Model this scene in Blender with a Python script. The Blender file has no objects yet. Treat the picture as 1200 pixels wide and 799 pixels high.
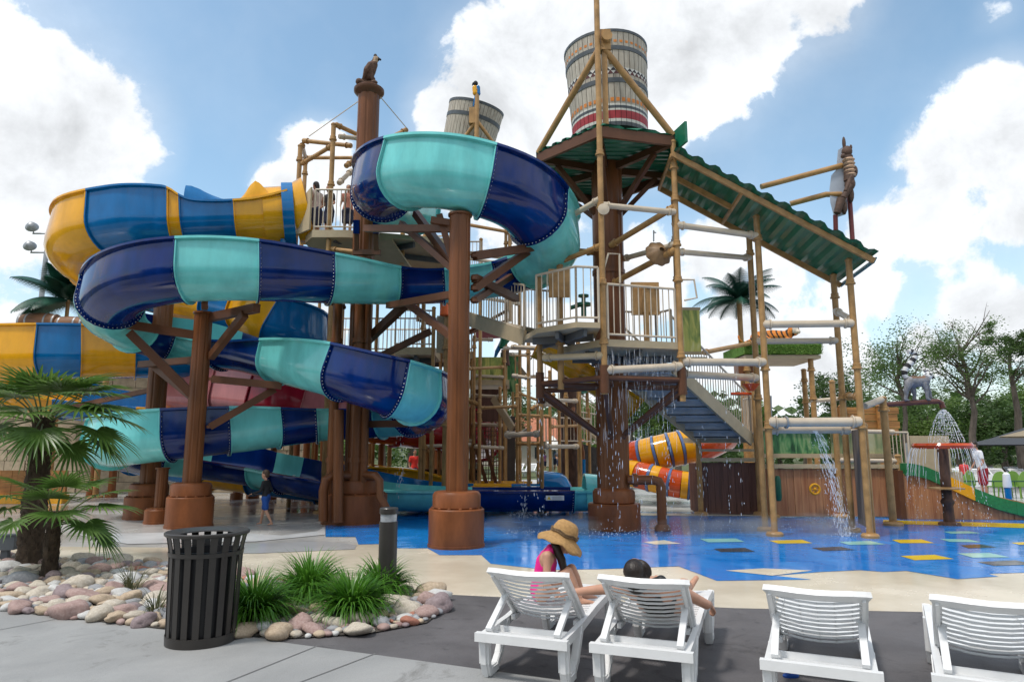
import bpy, bmesh, math, random
from math import radians as R, sin, cos, pi, sqrt, atan2
from mathutils import Vector as V, Matrix, noise, Quaternion

SC = bpy.context.scene
COL = SC.collection
rnd = random.Random(7)
CAMZ = 1.6
F = 800.0                       # focal length in pixels of the 1200 px wide photograph
TH = math.atan((525 - 399.5) / F)
CT, ST = cos(TH), sin(TH)

def ray(px, py):
    u = (px - 600) / F; v = (399.5 - py) / F
    return u, CT - v * ST, ST + v * CT

def W(px, py, Y):
    x, y, z = ray(px, py); k = Y / y
    return V((x * k, Y, CAMZ + z * k))

def WZ(px, py, z):
    x, y, dz = ray(px, py); k = (z - CAMZ) / dz
    return V((x * k, y * k, z))

def G(px, py): return WZ(px, py, 0.0)

# ------------------------------------------------------------------ materials
MATS = {}
def pm(name, col, rough=0.5, metal=0.0, var=0.0, vscale=3.0, bump=0.0, bscale=40.0, coat=0.0, spec=0.5,
       col2=None, stretch=None, alpha=1.0, trans=0.0, detail=4.0, ior=1.45, rvar=0.0):
    if name in MATS: return MATS[name]
    m = bpy.data.materials.new(name); m.use_nodes = True
    nt = m.node_tree; N = nt.nodes; L = nt.links
    b = N['Principled BSDF']
    b.inputs['Base Color'].default_value = (*col, 1)
    b.inputs['Roughness'].default_value = rough
    b.inputs['Metallic'].default_value = metal
    b.inputs['Coat Weight'].default_value = coat
    b.inputs['Coat Roughness'].default_value = 0.08
    b.inputs['Specular IOR Level'].default_value = spec
    b.inputs['Alpha'].default_value = alpha
    b.inputs['Transmission Weight'].default_value = trans
    b.inputs['IOR'].default_value = ior
    if var or bump or rvar:
        tc = N.new('ShaderNodeTexCoord'); mp = N.new('ShaderNodeMapping')
        L.new(tc.outputs['Object'], mp.inputs['Vector'])
        if stretch: mp.inputs['Scale'].default_value = stretch
    if var or rvar:
        nz = N.new('ShaderNodeTexNoise'); nz.inputs['Scale'].default_value = vscale
        nz.inputs['Detail'].default_value = detail; nz.inputs['Roughness'].default_value = 0.6
        L.new(mp.outputs[0], nz.inputs['Vector'])
        cr = N.new('ShaderNodeValToRGB')
        cr.color_ramp.elements[0].position = 0.3; cr.color_ramp.elements[1].position = 0.7
        c2 = col2 if col2 else tuple(min(1, c * (1 + var)) for c in col)
        c1 = col if col2 else tuple(c * (1 - var) for c in col)
        cr.color_ramp.elements[0].color = (*c1, 1); cr.color_ramp.elements[1].color = (*c2, 1)
        L.new(nz.outputs['Fac'], cr.inputs['Fac'])
        if var: L.new(cr.outputs['Color'], b.inputs['Base Color'])
        if rvar:
            mr = N.new('ShaderNodeMapRange'); mr.inputs['From Min'].default_value = 0.35; mr.inputs['From Max'].default_value = 0.65
            mr.inputs['To Min'].default_value = max(0.02, rough - rvar); mr.inputs['To Max'].default_value = rough + rvar
            L.new(nz.outputs['Fac'], mr.inputs['Value']); L.new(mr.outputs[0], b.inputs['Roughness'])
    if bump:
        nb = N.new('ShaderNodeTexNoise'); nb.inputs['Scale'].default_value = bscale; nb.inputs['Detail'].default_value = 5
        L.new(mp.outputs[0], nb.inputs['Vector'])
        bp = N.new('ShaderNodeBump'); bp.inputs['Strength'].default_value = bump; bp.inputs['Distance'].default_value = 0.02
        L.new(nb.outputs['Fac'], bp.inputs['Height']); L.new(bp.outputs[0], b.inputs['Normal'])
    MATS[name] = m
    return m

# ------------------------------------------------------------------ mesh builder
def frame(t):
    t = t.normalized()
    a = V((0, 0, 1)) if abs(t.z) < 0.95 else V((1, 0, 0))
    s = t.cross(a).normalized(); u = s.cross(t).normalized()
    return s, u

OFF = {}
class MB:
    def __init__(self): self.v = []; self.f = []; self.m = []; self.mi = 0
    def add(self, vs, fs):
        n = len(self.v); self.v.extend([tuple(p) for p in vs])
        for f in fs: self.f.append(tuple(i + n for i in f)); self.m.append(self.mi)
        return self
    def box(self, c, s, rz=0.0, rot=None):
        M = rot if rot is not None else Matrix.Rotation(rz, 3, 'Z')
        c = V(c); h = V(s) / 2
        vs = [c + M @ V((x * h.x, y * h.y, z * h.z)) for x in (-1, 1) for y in (-1, 1) for z in (-1, 1)]
        return self.add(vs, [(0,1,3,2),(4,6,7,5),(0,4,5,1),(2,3,7,6),(0,2,6,4),(1,5,7,3)])
    def bar(self, p0, p1, w, h, up=None):
        p0 = V(p0); p1 = V(p1); t = p1 - p0
        if up is None: s, u = frame(t)
        else:
            s = t.cross(V(up)).normalized(); u = s.cross(t).normalized()
        vs = []
        for p in (p0, p1):
            for a, b in ((-1,-1),(1,-1),(1,1),(-1,1)): vs.append(p + s * (a*w/2) + u * (b*h/2))
        return self.add(vs, [(3,2,1,0),(4,5,6,7),(0,1,5,4),(1,2,6,5),(2,3,7,6),(3,0,4,7)])
    def tube(self, p0, p1, r0, r1=None, n=10, cap=True):
        return self.path([p0, p1], [r0, r0 if r1 is None else r1], n, cap)
    def path(self, pts, r, n=8, cap=True, closed=False):
        pts = [V(p) for p in pts]; k = len(pts)
        rs = r if isinstance(r, (list, tuple)) else [r] * k
        vs = []; s = None
        for i, p in enumerate(pts):
            if closed: t = pts[(i+1) % k] - pts[i-1]
            else: t = pts[min(i+1, k-1)] - pts[max(i-1, 0)]
            if t.length < 1e-9: t = V((0,0,1))
            t.normalize()
            if s is None: s, u = frame(t)
            else:
                s = (s - t * s.dot(t))
                if s.length < 1e-6: s, u = frame(t)
                s.normalize(); u = s.cross(t).normalized()
            for j in range(n):
                a = 2 * pi * j / n
                vs.append(p + s * (cos(a) * rs[i]) + u * (sin(a) * rs[i]))
        fs = []
        for i in range(k if closed else k - 1):
            i2 = (i + 1) % k
            for j in range(n):
                j2 = (j + 1) % n
                fs.append((i*n+j, i*n+j2, i2*n+j2, i2*n+j))
        if cap and not closed:
            fs.append(tuple(range(n-1, -1, -1))); fs.append(tuple((k-1)*n + j for j in range(n)))
        return self.add(vs, fs)
    def lathe(self, prof, c=(0,0,0), n=20, cap=True, rot=None, sx=1.0, sy=1.0):
        c = V(c); vs = []
        for r, z in prof:
            for j in range(n):
                a = 2*pi*j/n; p = V((r*cos(a)*sx, r*sin(a)*sy, z))
                vs.append(c + (rot @ p if rot is not None else p))
        k = len(prof); fs = []
        for i in range(k-1):
            for j in range(n):
                j2 = (j+1) % n; fs.append((i*n+j, i*n+j2, (i+1)*n+j2, (i+1)*n+j))
        if cap:
            fs.append(tuple(range(n-1,-1,-1))); fs.append(tuple((k-1)*n+j for j in range(n)))
        return self.add(vs, fs)
    def ell(self, c, r, n=12, m=8, rot=None):
        if not isinstance(r, (tuple, list, V)): r = (r, r, r)
        c = V(c); vs = []; fs = []
        def P(x, y, z):
            p = V((x*r[0], y*r[1], z*r[2])); return c + (rot @ p if rot is not None else p)
        vs.append(P(0,0,1))
        for i in range(1, m):
            a = pi*i/m
            for j in range(n):
                b = 2*pi*j/n; vs.append(P(sin(a)*cos(b), sin(a)*sin(b), cos(a)))
        vs.append(P(0,0,-1)); last = len(vs)-1
        for j in range(n): fs.append((0, 1+j, 1+(j+1) % n))
        for i in range(m-2):
            for j in range(n):
                a = 1+i*n+j; b = 1+i*n+(j+1) % n; fs.append((a, a+n, b+n, b))
        o = 1+(m-2)*n
        for j in range(n): fs.append((last, o+(j+1) % n, o+j))
        return self.add(vs, fs)
    def prism(self, poly, d):
        d = V(d); poly = [V(p) for p in poly]; n = len(poly)
        return self.add(poly + [p + d for p in poly],
            [tuple(range(n-1,-1,-1)), tuple(range(n, 2*n))] + [(i, (i+1) % n, n+(i+1) % n, n+i) for i in range(n)])
    def build(self, name, mat, parent=None, sharp=38, smooth=True, off=None):
        me = bpy.data.meshes.new(name)
        o = V((0,0,0))
        if off is not None: o = V(off)
        elif parent is not None: o = OFF.get(parent.name, V((0,0,0)))
        me.from_pydata([(p[0]-o.x, p[1]-o.y, p[2]-o.z) for p in self.v], [], self.f)
        ms = mat if isinstance(mat, (list, tuple)) else [mat]
        for m in ms: me.materials.append(m)
        if len(ms) > 1: me.polygons.foreach_set('material_index', self.m)
        bm = bmesh.new(); bm.from_mesh(me); bmesh.ops.recalc_face_normals(bm, faces=bm.faces); bm.to_mesh(me); bm.free()
        if smooth:
            me.polygons.foreach_set('use_smooth', [True]*len(me.polygons))
            me.set_sharp_from_angle(angle=R(sharp))
        me.update()
        ob = bpy.data.objects.new(name, me); COL.objects.link(ob)
        if parent is not None: ob.parent = parent
        elif off is not None: ob.location = o
        OFF[ob.name] = o
        return ob

def tag(o, label=None, cat=None, group=None, kind=None):
    if label: o['label'] = label
    if cat: o['category'] = cat
    if group: o['group'] = group
    if kind: o['kind'] = kind
    return o

def thing(name, label, cat, loc=(0,0,0), group=None):
    o = bpy.data.objects.new(name, None); COL.objects.link(o); o.empty_display_size = 0.2
    o.location = loc; OFF[o.name] = V(loc)
    return tag(o, label, cat, group)

KIDS = {}
def kids(o): return [c for c in COL.objects if c.parent == o]
def dup(root, loc, rotz=0.0, label=None, group=None, scale=None):
    def cp(o, par):
        c = o.copy(); COL.objects.link(c); OFF[c.name] = OFF.get(o.name, V((0,0,0)))
        if par is not None: c.parent = par
        for k in kids(o): cp(k, c)
        return c
    r = cp(root, None); r.location = loc; r.rotation_euler = (0, 0, rotz)
    if scale is not None: r.scale = scale if isinstance(scale, (tuple, list)) else (scale,)*3
    if label: r['label'] = label
    if group: r['group'] = group
    return r

def catmull(P, t):
    n = len(P); i = max(0, min(n-2, int(math.floor(t)))); f = t - i
    p0 = P[max(i-1, 0)]; p1 = P[i]; p2 = P[i+1]; p3 = P[min(i+2, n-1)]
    return [0.5*((2*b) + (-a+c)*f + (2*a-5*b+4*c-d)*f*f + (-a+3*b-3*c+d)*f**3) for a, b, c, d in zip(p0, p1, p2, p3)]

# ------------------------------------------------------------------ shared materials
TAN   = pm('tan_pipe_paint', (0.375, 0.215, 0.085), 0.38, spec=0.35, var=0.26, vscale=5, bump=0.03, bscale=60)
TAN2  = pm('tan_deck_paint', (0.44, 0.345, 0.215), 0.5, var=0.12, vscale=3, bump=0.04)
CREAM = pm('cream_pipe_paint', (0.55, 0.46, 0.35), 0.4, var=0.10, vscale=4)
BROWN = pm('brown_column_paint', (0.165, 0.060, 0.022), 0.33, spec=0.3, var=0.42, vscale=3.2, bump=0.05, bscale=25, stretch=(1,1,0.14), detail=8)
BROWN2= pm('brown_beam_paint', (0.115, 0.048, 0.024), 0.42, spec=0.3, var=0.16, vscale=3, bump=0.03)
BASEB = pm('brown_base_paint', (0.19, 0.062, 0.021), 0.42, spec=0.3, var=0.40, vscale=3.2, bump=0.08, bscale=30, stretch=(1,1,.35), detail=9)
WHITE = pm('white_resin', (0.74, 0.745, 0.745), 0.36, var=0.05, vscale=5, bump=0.02, bscale=80)
BLACK = pm('black_rubber', (0.02, 0.02, 0.02), 0.5)
GREYM = pm('galvanised_steel', (0.32, 0.33, 0.34), 0.45, metal=0.5, var=0.15, vscale=6)
def fib(n, c, v=0.07): return pm(n, c, 0.13, var=v+.07, vscale=1.5, stretch=(1.6,1.6,.45), coat=0.22, spec=0.36, bump=0.02, bscale=3, rvar=0.06, detail=9)
NAVY  = fib('navy_fibreglass', (0.0008, 0.018, 0.125), 0.28)
MINT  = fib('mint_fibreglass', (0.15, 0.55, 0.54), 0.12)
YEL   = fib('yellow_fibreglass', (0.72, 0.34, 0.012), 0.1)
BLUE  = fib('blue_fibreglass', (0.003, 0.135, 0.36), 0.14)
REDF  = fib('red_fibreglass', (0.30, 0.012, 0.03), 0.14)
PINKF = fib('pink_fibreglass', (0.52, 0.18, 0.19), 0.12)
ORNG  = fib('orange_fibreglass', (0.52, 0.07, 0.015), 0.16)
BOLT  = pm('steel_bolt', (0.5, 0.52, 0.55), 0.35, metal=0.8)
DKGREY= pm('dark_underside', (0.10, 0.105, 0.11), 0.6, var=0.15)
SKIN  = pm('skin', (0.50, 0.27, 0.18), 0.5, var=0.08, vscale=14, bump=0.02, bscale=120)
SKIN2 = pm('skin_warm', (0.40, 0.20, 0.125), 0.5, var=0.08, vscale=14)
HAIR  = pm('dark_hair', (0.018, 0.011, 0.008), 0.4, var=0.5, vscale=60, bump=0.3, bscale=90, stretch=(1,1,0.12))
EYE   = pm('dark_feature', (0.04, 0.02, 0.02), 0.4)
# ------------------------------------------------------------------ camera, light, sky
cd = bpy.data.cameras.new('camera'); cam = bpy.data.objects.new('camera', cd); COL.objects.link(cam)
cam.location = (0, 0, CAMZ); cam.rotation_euler = (pi/2 + TH, 0, 0)
cd.sensor_width = 36; cd.sensor_fit = 'HORIZONTAL'; cd.lens = 24; cd.clip_start = 0.05; cd.clip_end = 5000
SC.camera = cam
SUN_EL, SUN_AZ = R(63), R(232)      # azimuth measured clockwise from +Y: behind the camera, to the left
sd = bpy.data.lights.new('sun', 'SUN'); sd.energy = 2.1; sd.angle = R(8); sd.color = (1, 0.95, 0.88)
so = bpy.data.objects.new('sun', sd); COL.objects.link(so)
sv = V((sin(SUN_AZ)*cos(SUN_EL), cos(SUN_AZ)*cos(SUN_EL), sin(SUN_EL)))
so.rotation_euler = sv.to_track_quat('Z', 'Y').to_euler(); so.location = sv * 60
SC.view_settings.view_transform = 'Standard'; SC.view_settings.look = 'None'
SC.view_settings.exposure = 0.32; SC.view_settings.gamma = 1.0; SC.view_settings.use_curve_mapping = False
w = bpy.data.worlds.new('World'); SC.world = w; w.use_nodes = True
nt = w.node_tree; N = nt.nodes; L = nt.links
bg = N['Background']; bg.inputs['Strength'].default_value = 0.1
sky = N.new('ShaderNodeTexSky'); sky.sky_type = 'NISHITA'; sky.sun_disc = False
sky.sun_elevation = SUN_EL; sky.sun_rotation = SUN_AZ; sky.dust_density = 1.5; sky.air_density = 1.0; sky.ozone_density = 1.2
hs = N.new('ShaderNodeHueSaturation'); hs.inputs['Saturation'].default_value = 0.98; hs.inputs['Hue'].default_value = 0.483; hs.inputs['Value'].default_value = 1.78
L.new(sky.outputs[0], hs.inputs['Color'])
geo = N.new('ShaderNodeTexCoord')
def mth(op, a, b=None, c=None):
    n = N.new('ShaderNodeMath'); n.operation = op
    for i, x in enumerate((a, b, c)):
        if x is None: continue
        if isinstance(x, (int, float)): n.inputs[i].default_value = x
        else: L.new(x, n.inputs[i])
    return n.outputs[0]
def noisew(scale, detail, rough, off=(0,0,0), dist=0.0):
    mp = N.new('ShaderNodeMapping'); mp.inputs['Location'].default_value = off
    L.new(geo.outputs['Generated'], mp.inputs['Vector'])
    n = N.new('ShaderNodeTexNoise'); n.inputs['Scale'].default_value = scale; n.inputs['Detail'].default_value = detail
    n.inputs['Roughness'].default_value = rough; n.inputs['Distortion'].default_value = dist
    L.new(mp.outputs[0], n.inputs['Vector']); return n.outputs['Fac']
# cumulus banks: directions on the sky dome with an angular radius (degrees) and a weight
CL = [(30,130,8.5,1),(105,145,6,1),(20,200,9,1),(95,225,5.5,1),(30,285,6,.7),(-80,130,13,1),(140,170,4,.9),(10,395,4,.9),(-120,330,9,.8),
      (375,190,4,1),(335,220,3,1),(415,225,4,1),(350,385,4.5,.9),(460,250,5,.9),
      (520,135,4,.95),(590,100,7,1),(640,45,7,1),(720,40,10,1),(800,60,9,1),(880,20,6.5,1),(960,0,4.5,1),(740,120,8,1),(650,170,8,1),(560,200,7,1),(790,-60,11,1),(620,270,7,.8),
      (1160,165,4.8,1),(1110,185,3.8,1),(1175,120,4,.95),(1195,245,4.2,.85),(1090,262,4.6,.9),(1030,275,3.6,.85),(1120,310,4,.6),(1250,180,4.6,.95),
      (840,300,4.5,.8),(760,330,6,.85),(700,420,7,.9),(870,400,6,.9),(950,430,6.5,.9),(920,320,4,.7),(1010,340,5,.75),(1150,365,4.2,.95),(1090,400,4.5,.7),(640,400,6,.9),(1190,370,4,.9),(1170,15,2.2,.35),(1300,330,7,.8)]
mask = None
for (px, py, rad, wt) in CL:
    d = V(ray(px, py)).normalized()
    vm = N.new('ShaderNodeVectorMath'); vm.operation = 'DISTANCE'; vm.inputs[1].default_value = d
    L.new(geo.outputs['Generated'], vm.inputs[0])
    mr = N.new('ShaderNodeMapRange'); mr.interpolation_type = 'SMOOTHSTEP'
    mr.inputs['From Min'].default_value = 2*sin(R(rad)*0.70); mr.inputs['From Max'].default_value = 0.0
    mr.inputs['To Min'].default_value = 0.0; mr.inputs['To Max'].default_value = wt
    L.new(vm.outputs['Value'], mr.inputs['Value'])
    mask = mr.outputs[0] if mask is None else mth('SMOOTH_MAX', mask, mr.outputs[0], 0.18)
# the rest of the dome (behind and beside the camera): broken cloud
sep = N.new('ShaderNodeSeparateXYZ'); L.new(geo.outputs['Generated'], sep.inputs[0])
beh = N.new('ShaderNodeMapRange'); beh.inputs['From Min'].default_value = 0.55; beh.inputs['From Max'].default_value = 0.25
L.new(sep.outputs['Y'], beh.inputs['Value'])
broad = mth('MULTIPLY', mth('MULTIPLY', noisew(2.2, 3, 0.5, (3, 1, 0)), 1.15), beh.outputs[0])
mask = mth('MAXIMUM', mask, broad)
n1 = noisew(7.0, 12, 0.62, (0,0,0), 0.3)
n1s = noisew(7.0, 12, 0.62, (0.03, 0.03, -0.05), 0.3)
n2 = noisew(26.0, 8, 0.6)
dens = mth('ADD', mask, mth('MULTIPLY', mth('SUBTRACT', n1, 0.5), 1.35))
dens = mth('ADD', dens, mth('MULTIPLY', mth('SUBTRACT', n2, 0.5), 0.55))
cov = N.new('ShaderNodeMapRange'); cov.interpolation_type = 'SMOOTHSTEP'
cov.inputs['From Min'].default_value = 0.36; cov.inputs['From Max'].default_value = 0.60
L.new(dens, cov.inputs['Value'])
wisp = N.new('ShaderNodeMapRange'); wisp.inputs['From Min'].default_value = 0.05; wisp.inputs['From Max'].default_value = 0.6
wisp.inputs['To Max'].default_value = 0.30
L.new(mth('ADD', mask, mth('MULTIPLY', mth('SUBTRACT', noisew(4, 6, 0.55, (5,2,1)), 0.5), 0.8)), wisp.inputs['Value'])
fac = mth('MAXIMUM', cov.outputs[0], wisp.outputs[0])
# cloud brightness: sunlit tops, greyer thick bases
emb = mth('MULTIPLY', mth('SUBTRACT', n1, n1s), 1.0)
thick = N.new('ShaderNodeMapRange'); thick.inputs['From Min'].default_value = 0.45; thick.inputs['From Max'].default_value = 1.35
thick.inputs['To Min'].default_value = 1.0; thick.inputs['To Max'].default_value = 0.76
L.new(dens, thick.inputs['Value'])
lum = mth('MULTIPLY', mth('ADD', thick.outputs[0], emb), 8.9)
ccol = N.new('ShaderNodeCombineXYZ')
L.new(mth('MULTIPLY', lum, 0.955), ccol.inputs[0]); L.new(mth('MULTIPLY', lum, 0.985), ccol.inputs[1]); L.new(mth('MULTIPLY', lum, 1.02), ccol.inputs[2])
mx = N.new('ShaderNodeMix'); mx.data_type = 'RGBA'
L.new(fac, mx.inputs['Factor']); L.new(hs.outputs[0], mx.inputs['A']); L.new(ccol.outputs[0], mx.inputs['B'])
L.new(mx.outputs['Result'], bg.inputs['Color'])

# ------------------------------------------------------------------ ground sheets
def sheet(name, pxs, z, mat, world=None):
    pts = world if world else [WZ(x, y, z) for x, y in pxs]
    b = MB(); b.add(pts, [tuple(range(len(pts)))])
    o = b.build(name, mat, smooth=False)
    for p in o.data.polygons:
        if p.normal.z < 0: o.data.flip_normals(); break
    return tag(o, kind='structure')
def wetmat(name, c, rough, var=0.1, bump=0.02, bscale=3.0, col2=None, rvar=0.05, vscale=0.8):
    return pm(name, c, rough, var=var, vscale=vscale, bump=bump, bscale=bscale, col2=col2, rvar=rvar, detail=6)
GRASSG = pm('park_ground', (0.07, 0.09, 0.035), 0.9, var=0.3, vscale=0.5, col2=(0.11, 0.13, 0.05))
b = MB(); b.add([(-1500,-300,-0.02),(1500,-300,-0.02),(1500,2500,-0.02),(-1500,2500,-0.02)], [(0,1,2,3)])
tag(b.build('ground', GRASSG, smooth=False), kind='structure')
WETC = wetmat('wet_grey_concrete', (0.36, 0.355, 0.345), 0.2, var=0.3, col2=(0.52, 0.51, 0.49), bump=0.05, rvar=0.13, vscale=0.45)
sheet('wet_deck', None, 0.0, WETC, world=[(-26,3,0),(28,3,0),(34,38,0),(-30,34,0)])
BEIGE = wetmat('beige_deck_coating', (0.60, 0.53, 0.41), 0.2, var=0.1, bump=0.06, rvar=0.14, vscale=0.6, col2=(0.69, 0.62, 0.50))
sheet('pool_deck', [(-420,640),(60,640),(300,642),(420,637),(700,634),(1700,634),(1900,740),(900,735),(500,720),(100,690),(-420,690)], 0.004, BEIGE)
PAD = wetmat('blue_pad_coating', (0.004, 0.18, 0.60), 0.11, var=0.28, bump=0.12, bscale=5, rvar=0.09, vscale=1.6, col2=(0.010, 0.245, 0.70))
sheet('splash_pad', [(381.6,615.6),(381.6,628.5),(416.5,628.5),(420,637.5),(446,637),(467,642),(501,642),(515,650),(564,650),(575,660),(640,667),
   (702,666.5),(795,663),(840,680),(951,678.6),(908,674),(963,669.6),(1008,667.5),(1035,669.6),(1062,668.4),(1122,678),(1170,675),(1158,672),(1200,670.5),(1500,668),
   (1500,600),(1150,601),(1010,599),(820,600),(700,600),(560,597),(440,599),(440,610)], 0.008, PAD)
def blotchy(name, c0, c1, c2, rough, sc=0.8, bump=.2):
    m = bpy.data.materials.new(name); m.use_nodes = True; nt = m.node_tree; N = nt.nodes; L = nt.links; p = N['Principled BSDF']
    tc = N.new('ShaderNodeTexCoord')
    def nz(s, d, r=.6, dist=0.0):
        n = N.new('ShaderNodeTexNoise'); n.inputs['Scale'].default_value = s; n.inputs['Detail'].default_value = d; n.inputs['Roughness'].default_value = r; n.inputs['Distortion'].default_value = dist; L.new(tc.outputs['Object'], n.inputs['Vector']); return n.outputs['Fac']
    def ramp(f, a, b, ca, cb):
        r = N.new('ShaderNodeValToRGB'); r.color_ramp.elements[0].position = a; r.color_ramp.elements[1].position = b; r.color_ramp.elements[0].color = (*ca,1); r.color_ramp.elements[1].color = (*cb,1); L.new(f, r.inputs['Fac']); return r.outputs[0]
    def mix(a, b, f, mode='MIX', k=1.0):
        x = N.new('ShaderNodeMix'); x.data_type = 'RGBA'; x.blend_type = mode
        if f is None: x.inputs['Factor'].default_value = k
        else: L.new(f, x.inputs['Factor'])
        L.new(a, x.inputs['A']); L.new(b, x.inputs['B']); return x.outputs['Result']
    base = ramp(nz(sc, 9, .62, .4), .35, .65, c0, c1)
    st = ramp(nz(sc*2.3, 12, .72, 1.2), .56, .68, (0,0,0), (1,1,1)); stc = ramp(nz(sc*.7,3), .3, .7, c2, c2)
    out = mix(base, stc, st)
    g = ramp(nz(180, 3, .7), .3, .7, (.80,.80,.80), (1.15,1.15,1.15)); out = mix(out, g, None, 'MULTIPLY', 1.0)
    L.new(out, p.inputs['Base Color'])
    rr_ = N.new('ShaderNodeMapRange'); rr_.inputs['From Min'].default_value = .3; rr_.inputs['From Max'].default_value = .7; rr_.inputs['To Min'].default_value = rough-.15; rr_.inputs['To Max'].default_value = rough+.1; L.new(nz(sc*1.7, 6), rr_.inputs['Value']); L.new(rr_.outputs[0], p.inputs['Roughness'])
    bp = N.new('ShaderNodeBump'); bp.inputs['Strength'].default_value = bump; bp.inputs['Distance'].default_value = .01; L.new(nz(90, 5), bp.inputs['Height']); L.new(bp.outputs[0], p.inputs['Normal']); return m
DARK = blotchy('worn_charcoal_paving', (0.082,0.077,0.080), (0.128,0.121,0.125), (0.045,0.042,0.044), .72, 1.1, .35)
DARK0 = pm('charcoal_rubber_paving', (0.085, 0.080, 0.083), 0.75, var=0.25, vscale=1.6, bump=0.3, bscale=120, rvar=0.12, detail=12, col2=(0.135,0.128,0.132))
sheet('paved_walk', [(470,690),(520,696),(860,712),(1200,719),(1700,727),(1700,1000),(900,860),(690,803),(480,775),(290,752),(380,740)], 0.008, DARK)
CONC0 = pm('broom_finished_concrete', (0.235, 0.250, 0.262), 0.8, var=0.12, vscale=1.3, bump=0.2, bscale=90, detail=14, col2=(0.31,0.325,0.333))
g0, g1, g2 = WZ(-420,672,.012), WZ(0,715,.012), WZ(300,748,.012)
g3 = WZ(690,801,.012); ex = g3 + (g3-g2)*2.2
CONC = blotchy('stained_concrete', (0.255,0.258,0.256), (0.335,0.337,0.332), (0.195,0.193,0.186), .8)
sheet('pavement', None, .012, CONC, world=[g0, g1, WZ(150,732,.012), g2, WZ(480,772,.012), g3, ex, V((ex.x, -4, .012)), V((-16,-4,.012)), V((-16, g0.y, .012))])
# saw-cut joints in the concrete: thin dark strips laid on the slab
JO = pm('joint_dark_fill', (0.17, 0.17, 0.17), 0.9)
for (a, c) in (((372,756),(262,800)),((440,765),(340,803)),((64,725),(-120,760)),((690,801),(560,860))):
    p, q = WZ(*a,.016), WZ(*c,.016); t = (q-p).normalized(); s = V((-t.y,t.x,0))*0.006; q = q+t*1.5
    sheet('pavement_joint', None, 0, JO, world=[p+s,p-s,q-s,q+s])
SQ = {'mint': wetmat('mint_pad_square', (0.28,0.62,0.58),0.12), 'yellow': wetmat('yellow_pad_square',(0.80,0.55,0.02),0.14),
      'black': wetmat('black_pad_square',(0.025,0.03,0.045),0.12), 'white': wetmat('white_pad_square',(0.75,0.73,0.62),0.12), 'beige': BEIGE}
for c, q in [('mint',[(820,631),(862,630.5),(873,634.5),(830,635)]),('black',[(836,642.5),(873,641.5),(885,646),(845,646.5)]),
  ('yellow',[(901,633),(940,632),(952,636),(912,636.5)]),('black',[(951,641.5),(985,640),(1002,644),(965,645)]),
  ('mint',[(983,634.5),(1020,633.5),(1038,637.5),(995,638)]),('yellow',[(1045,632),(1080,631.5),(1095,636),(1055,636)]),
  ('yellow',[(1055,651),(1095,649.5),(1118,654.5),(1072,656)]),('mint',[(1101,631),(1135,631.5),(1150,635),(1113,634.5)]),
  ('mint',[(1122,648),(1160,647.5),(1183,652.5),(1140,653)]),('black',[(1145,658),(1190,656),(1215,661),(1165,662.5)]),
  ('black',[(1125,638.5),(1150,637.5),(1168,641),(1135,642)]),('yellow',[(1185,635.5),(1215,634),(1225,637),(1195,638)]),
  ('mint',[(1105,622.5),(1135,622),(1150,624.5),(1115,625)]),('white',[(754,634.8),(778,632.5),(799,636.7),(767,637.6)]),
  ('beige',[(850,668),(895,665.5),(952,668),(905,674)]),('yellow',[(1035,609),(1200,613),(1330,616),(1330,623),(1190,618),(1035,613)]),
  ('beige',[(700,600.5),(985,602),(985,605),(700,603.5)])]:
    sheet('pad_marking', q, 0.012, SQ[c])
WC = wetmat('pale_wet_concrete', (0.62,0.63,0.64), 0.22)
sheet('pad_marking', [(90,626),(250,622),(330,627),(372,622),(381,616),(381,626),(300,634),(150,637)], .010, WC)
sheet('pad_marking', [(200,640),(381,634),(418,638),(416,643),(300,648),(200,648)], .010, wetmat('grey_wet_concrete',(0.45,0.455,0.46),0.12))
SOIL = pm('planting_soil', (0.06,0.05,0.042), 0.95, var=0.35, vscale=8, bump=0.6, bscale=30)
BED = [(-160,648),(0,655),(150,657),(260,672),(330,682),(440,690),(500,694),(520,702),(521,713),(500,729),(430,742),(340,747),(190,736),(0,714),(-160,696)]
sheet('planting_bed', BED, 0.020, SOIL)

# ------------------------------------------------------------------ open flumes swept along a path
def flume_profile(w, hl, hr, th=0.035):
    """closed ring (s,t): outer skin then inner skin; s>0 is to the right of travel"""
    a = []; b = min(w*0.85, 0.48)
    def side(h, sg):
        pts = []
        top = max(h, b+0.02)
        pts.append((sg*(w+0.12), top-0.05)); pts.append((sg*(w+0.12), top)); pts.append((sg*(w+0.03), top+0.012))
        pts.append((sg*(w+0.02), (top*0.6+b*0.4)))
        return pts
    left = side(hl, -1); right = side(hr, 1)
    inner = left[2:] + [(-w*cos(q), b - b*sin(q)) for q in [i*pi/12 for i in range(0, 13)]] + right[2:][::-1]
    outer_r = [(w+0.12, right[1][1]), (w+0.12, right[0][1]), (w+0.05, right[0][1]-0.01)]
    outer_l = [(-w-0.05, left[0][1]-0.01), (-w-0.12, left[0][1]), (-w-0.12, left[1][1])]
    o = [((w+th)*cos(q), b - (b+th)*sin(q)) for q in [i*pi/12 for i in range(0, 13)]]
    return inner + outer_r + o + outer_l

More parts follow.
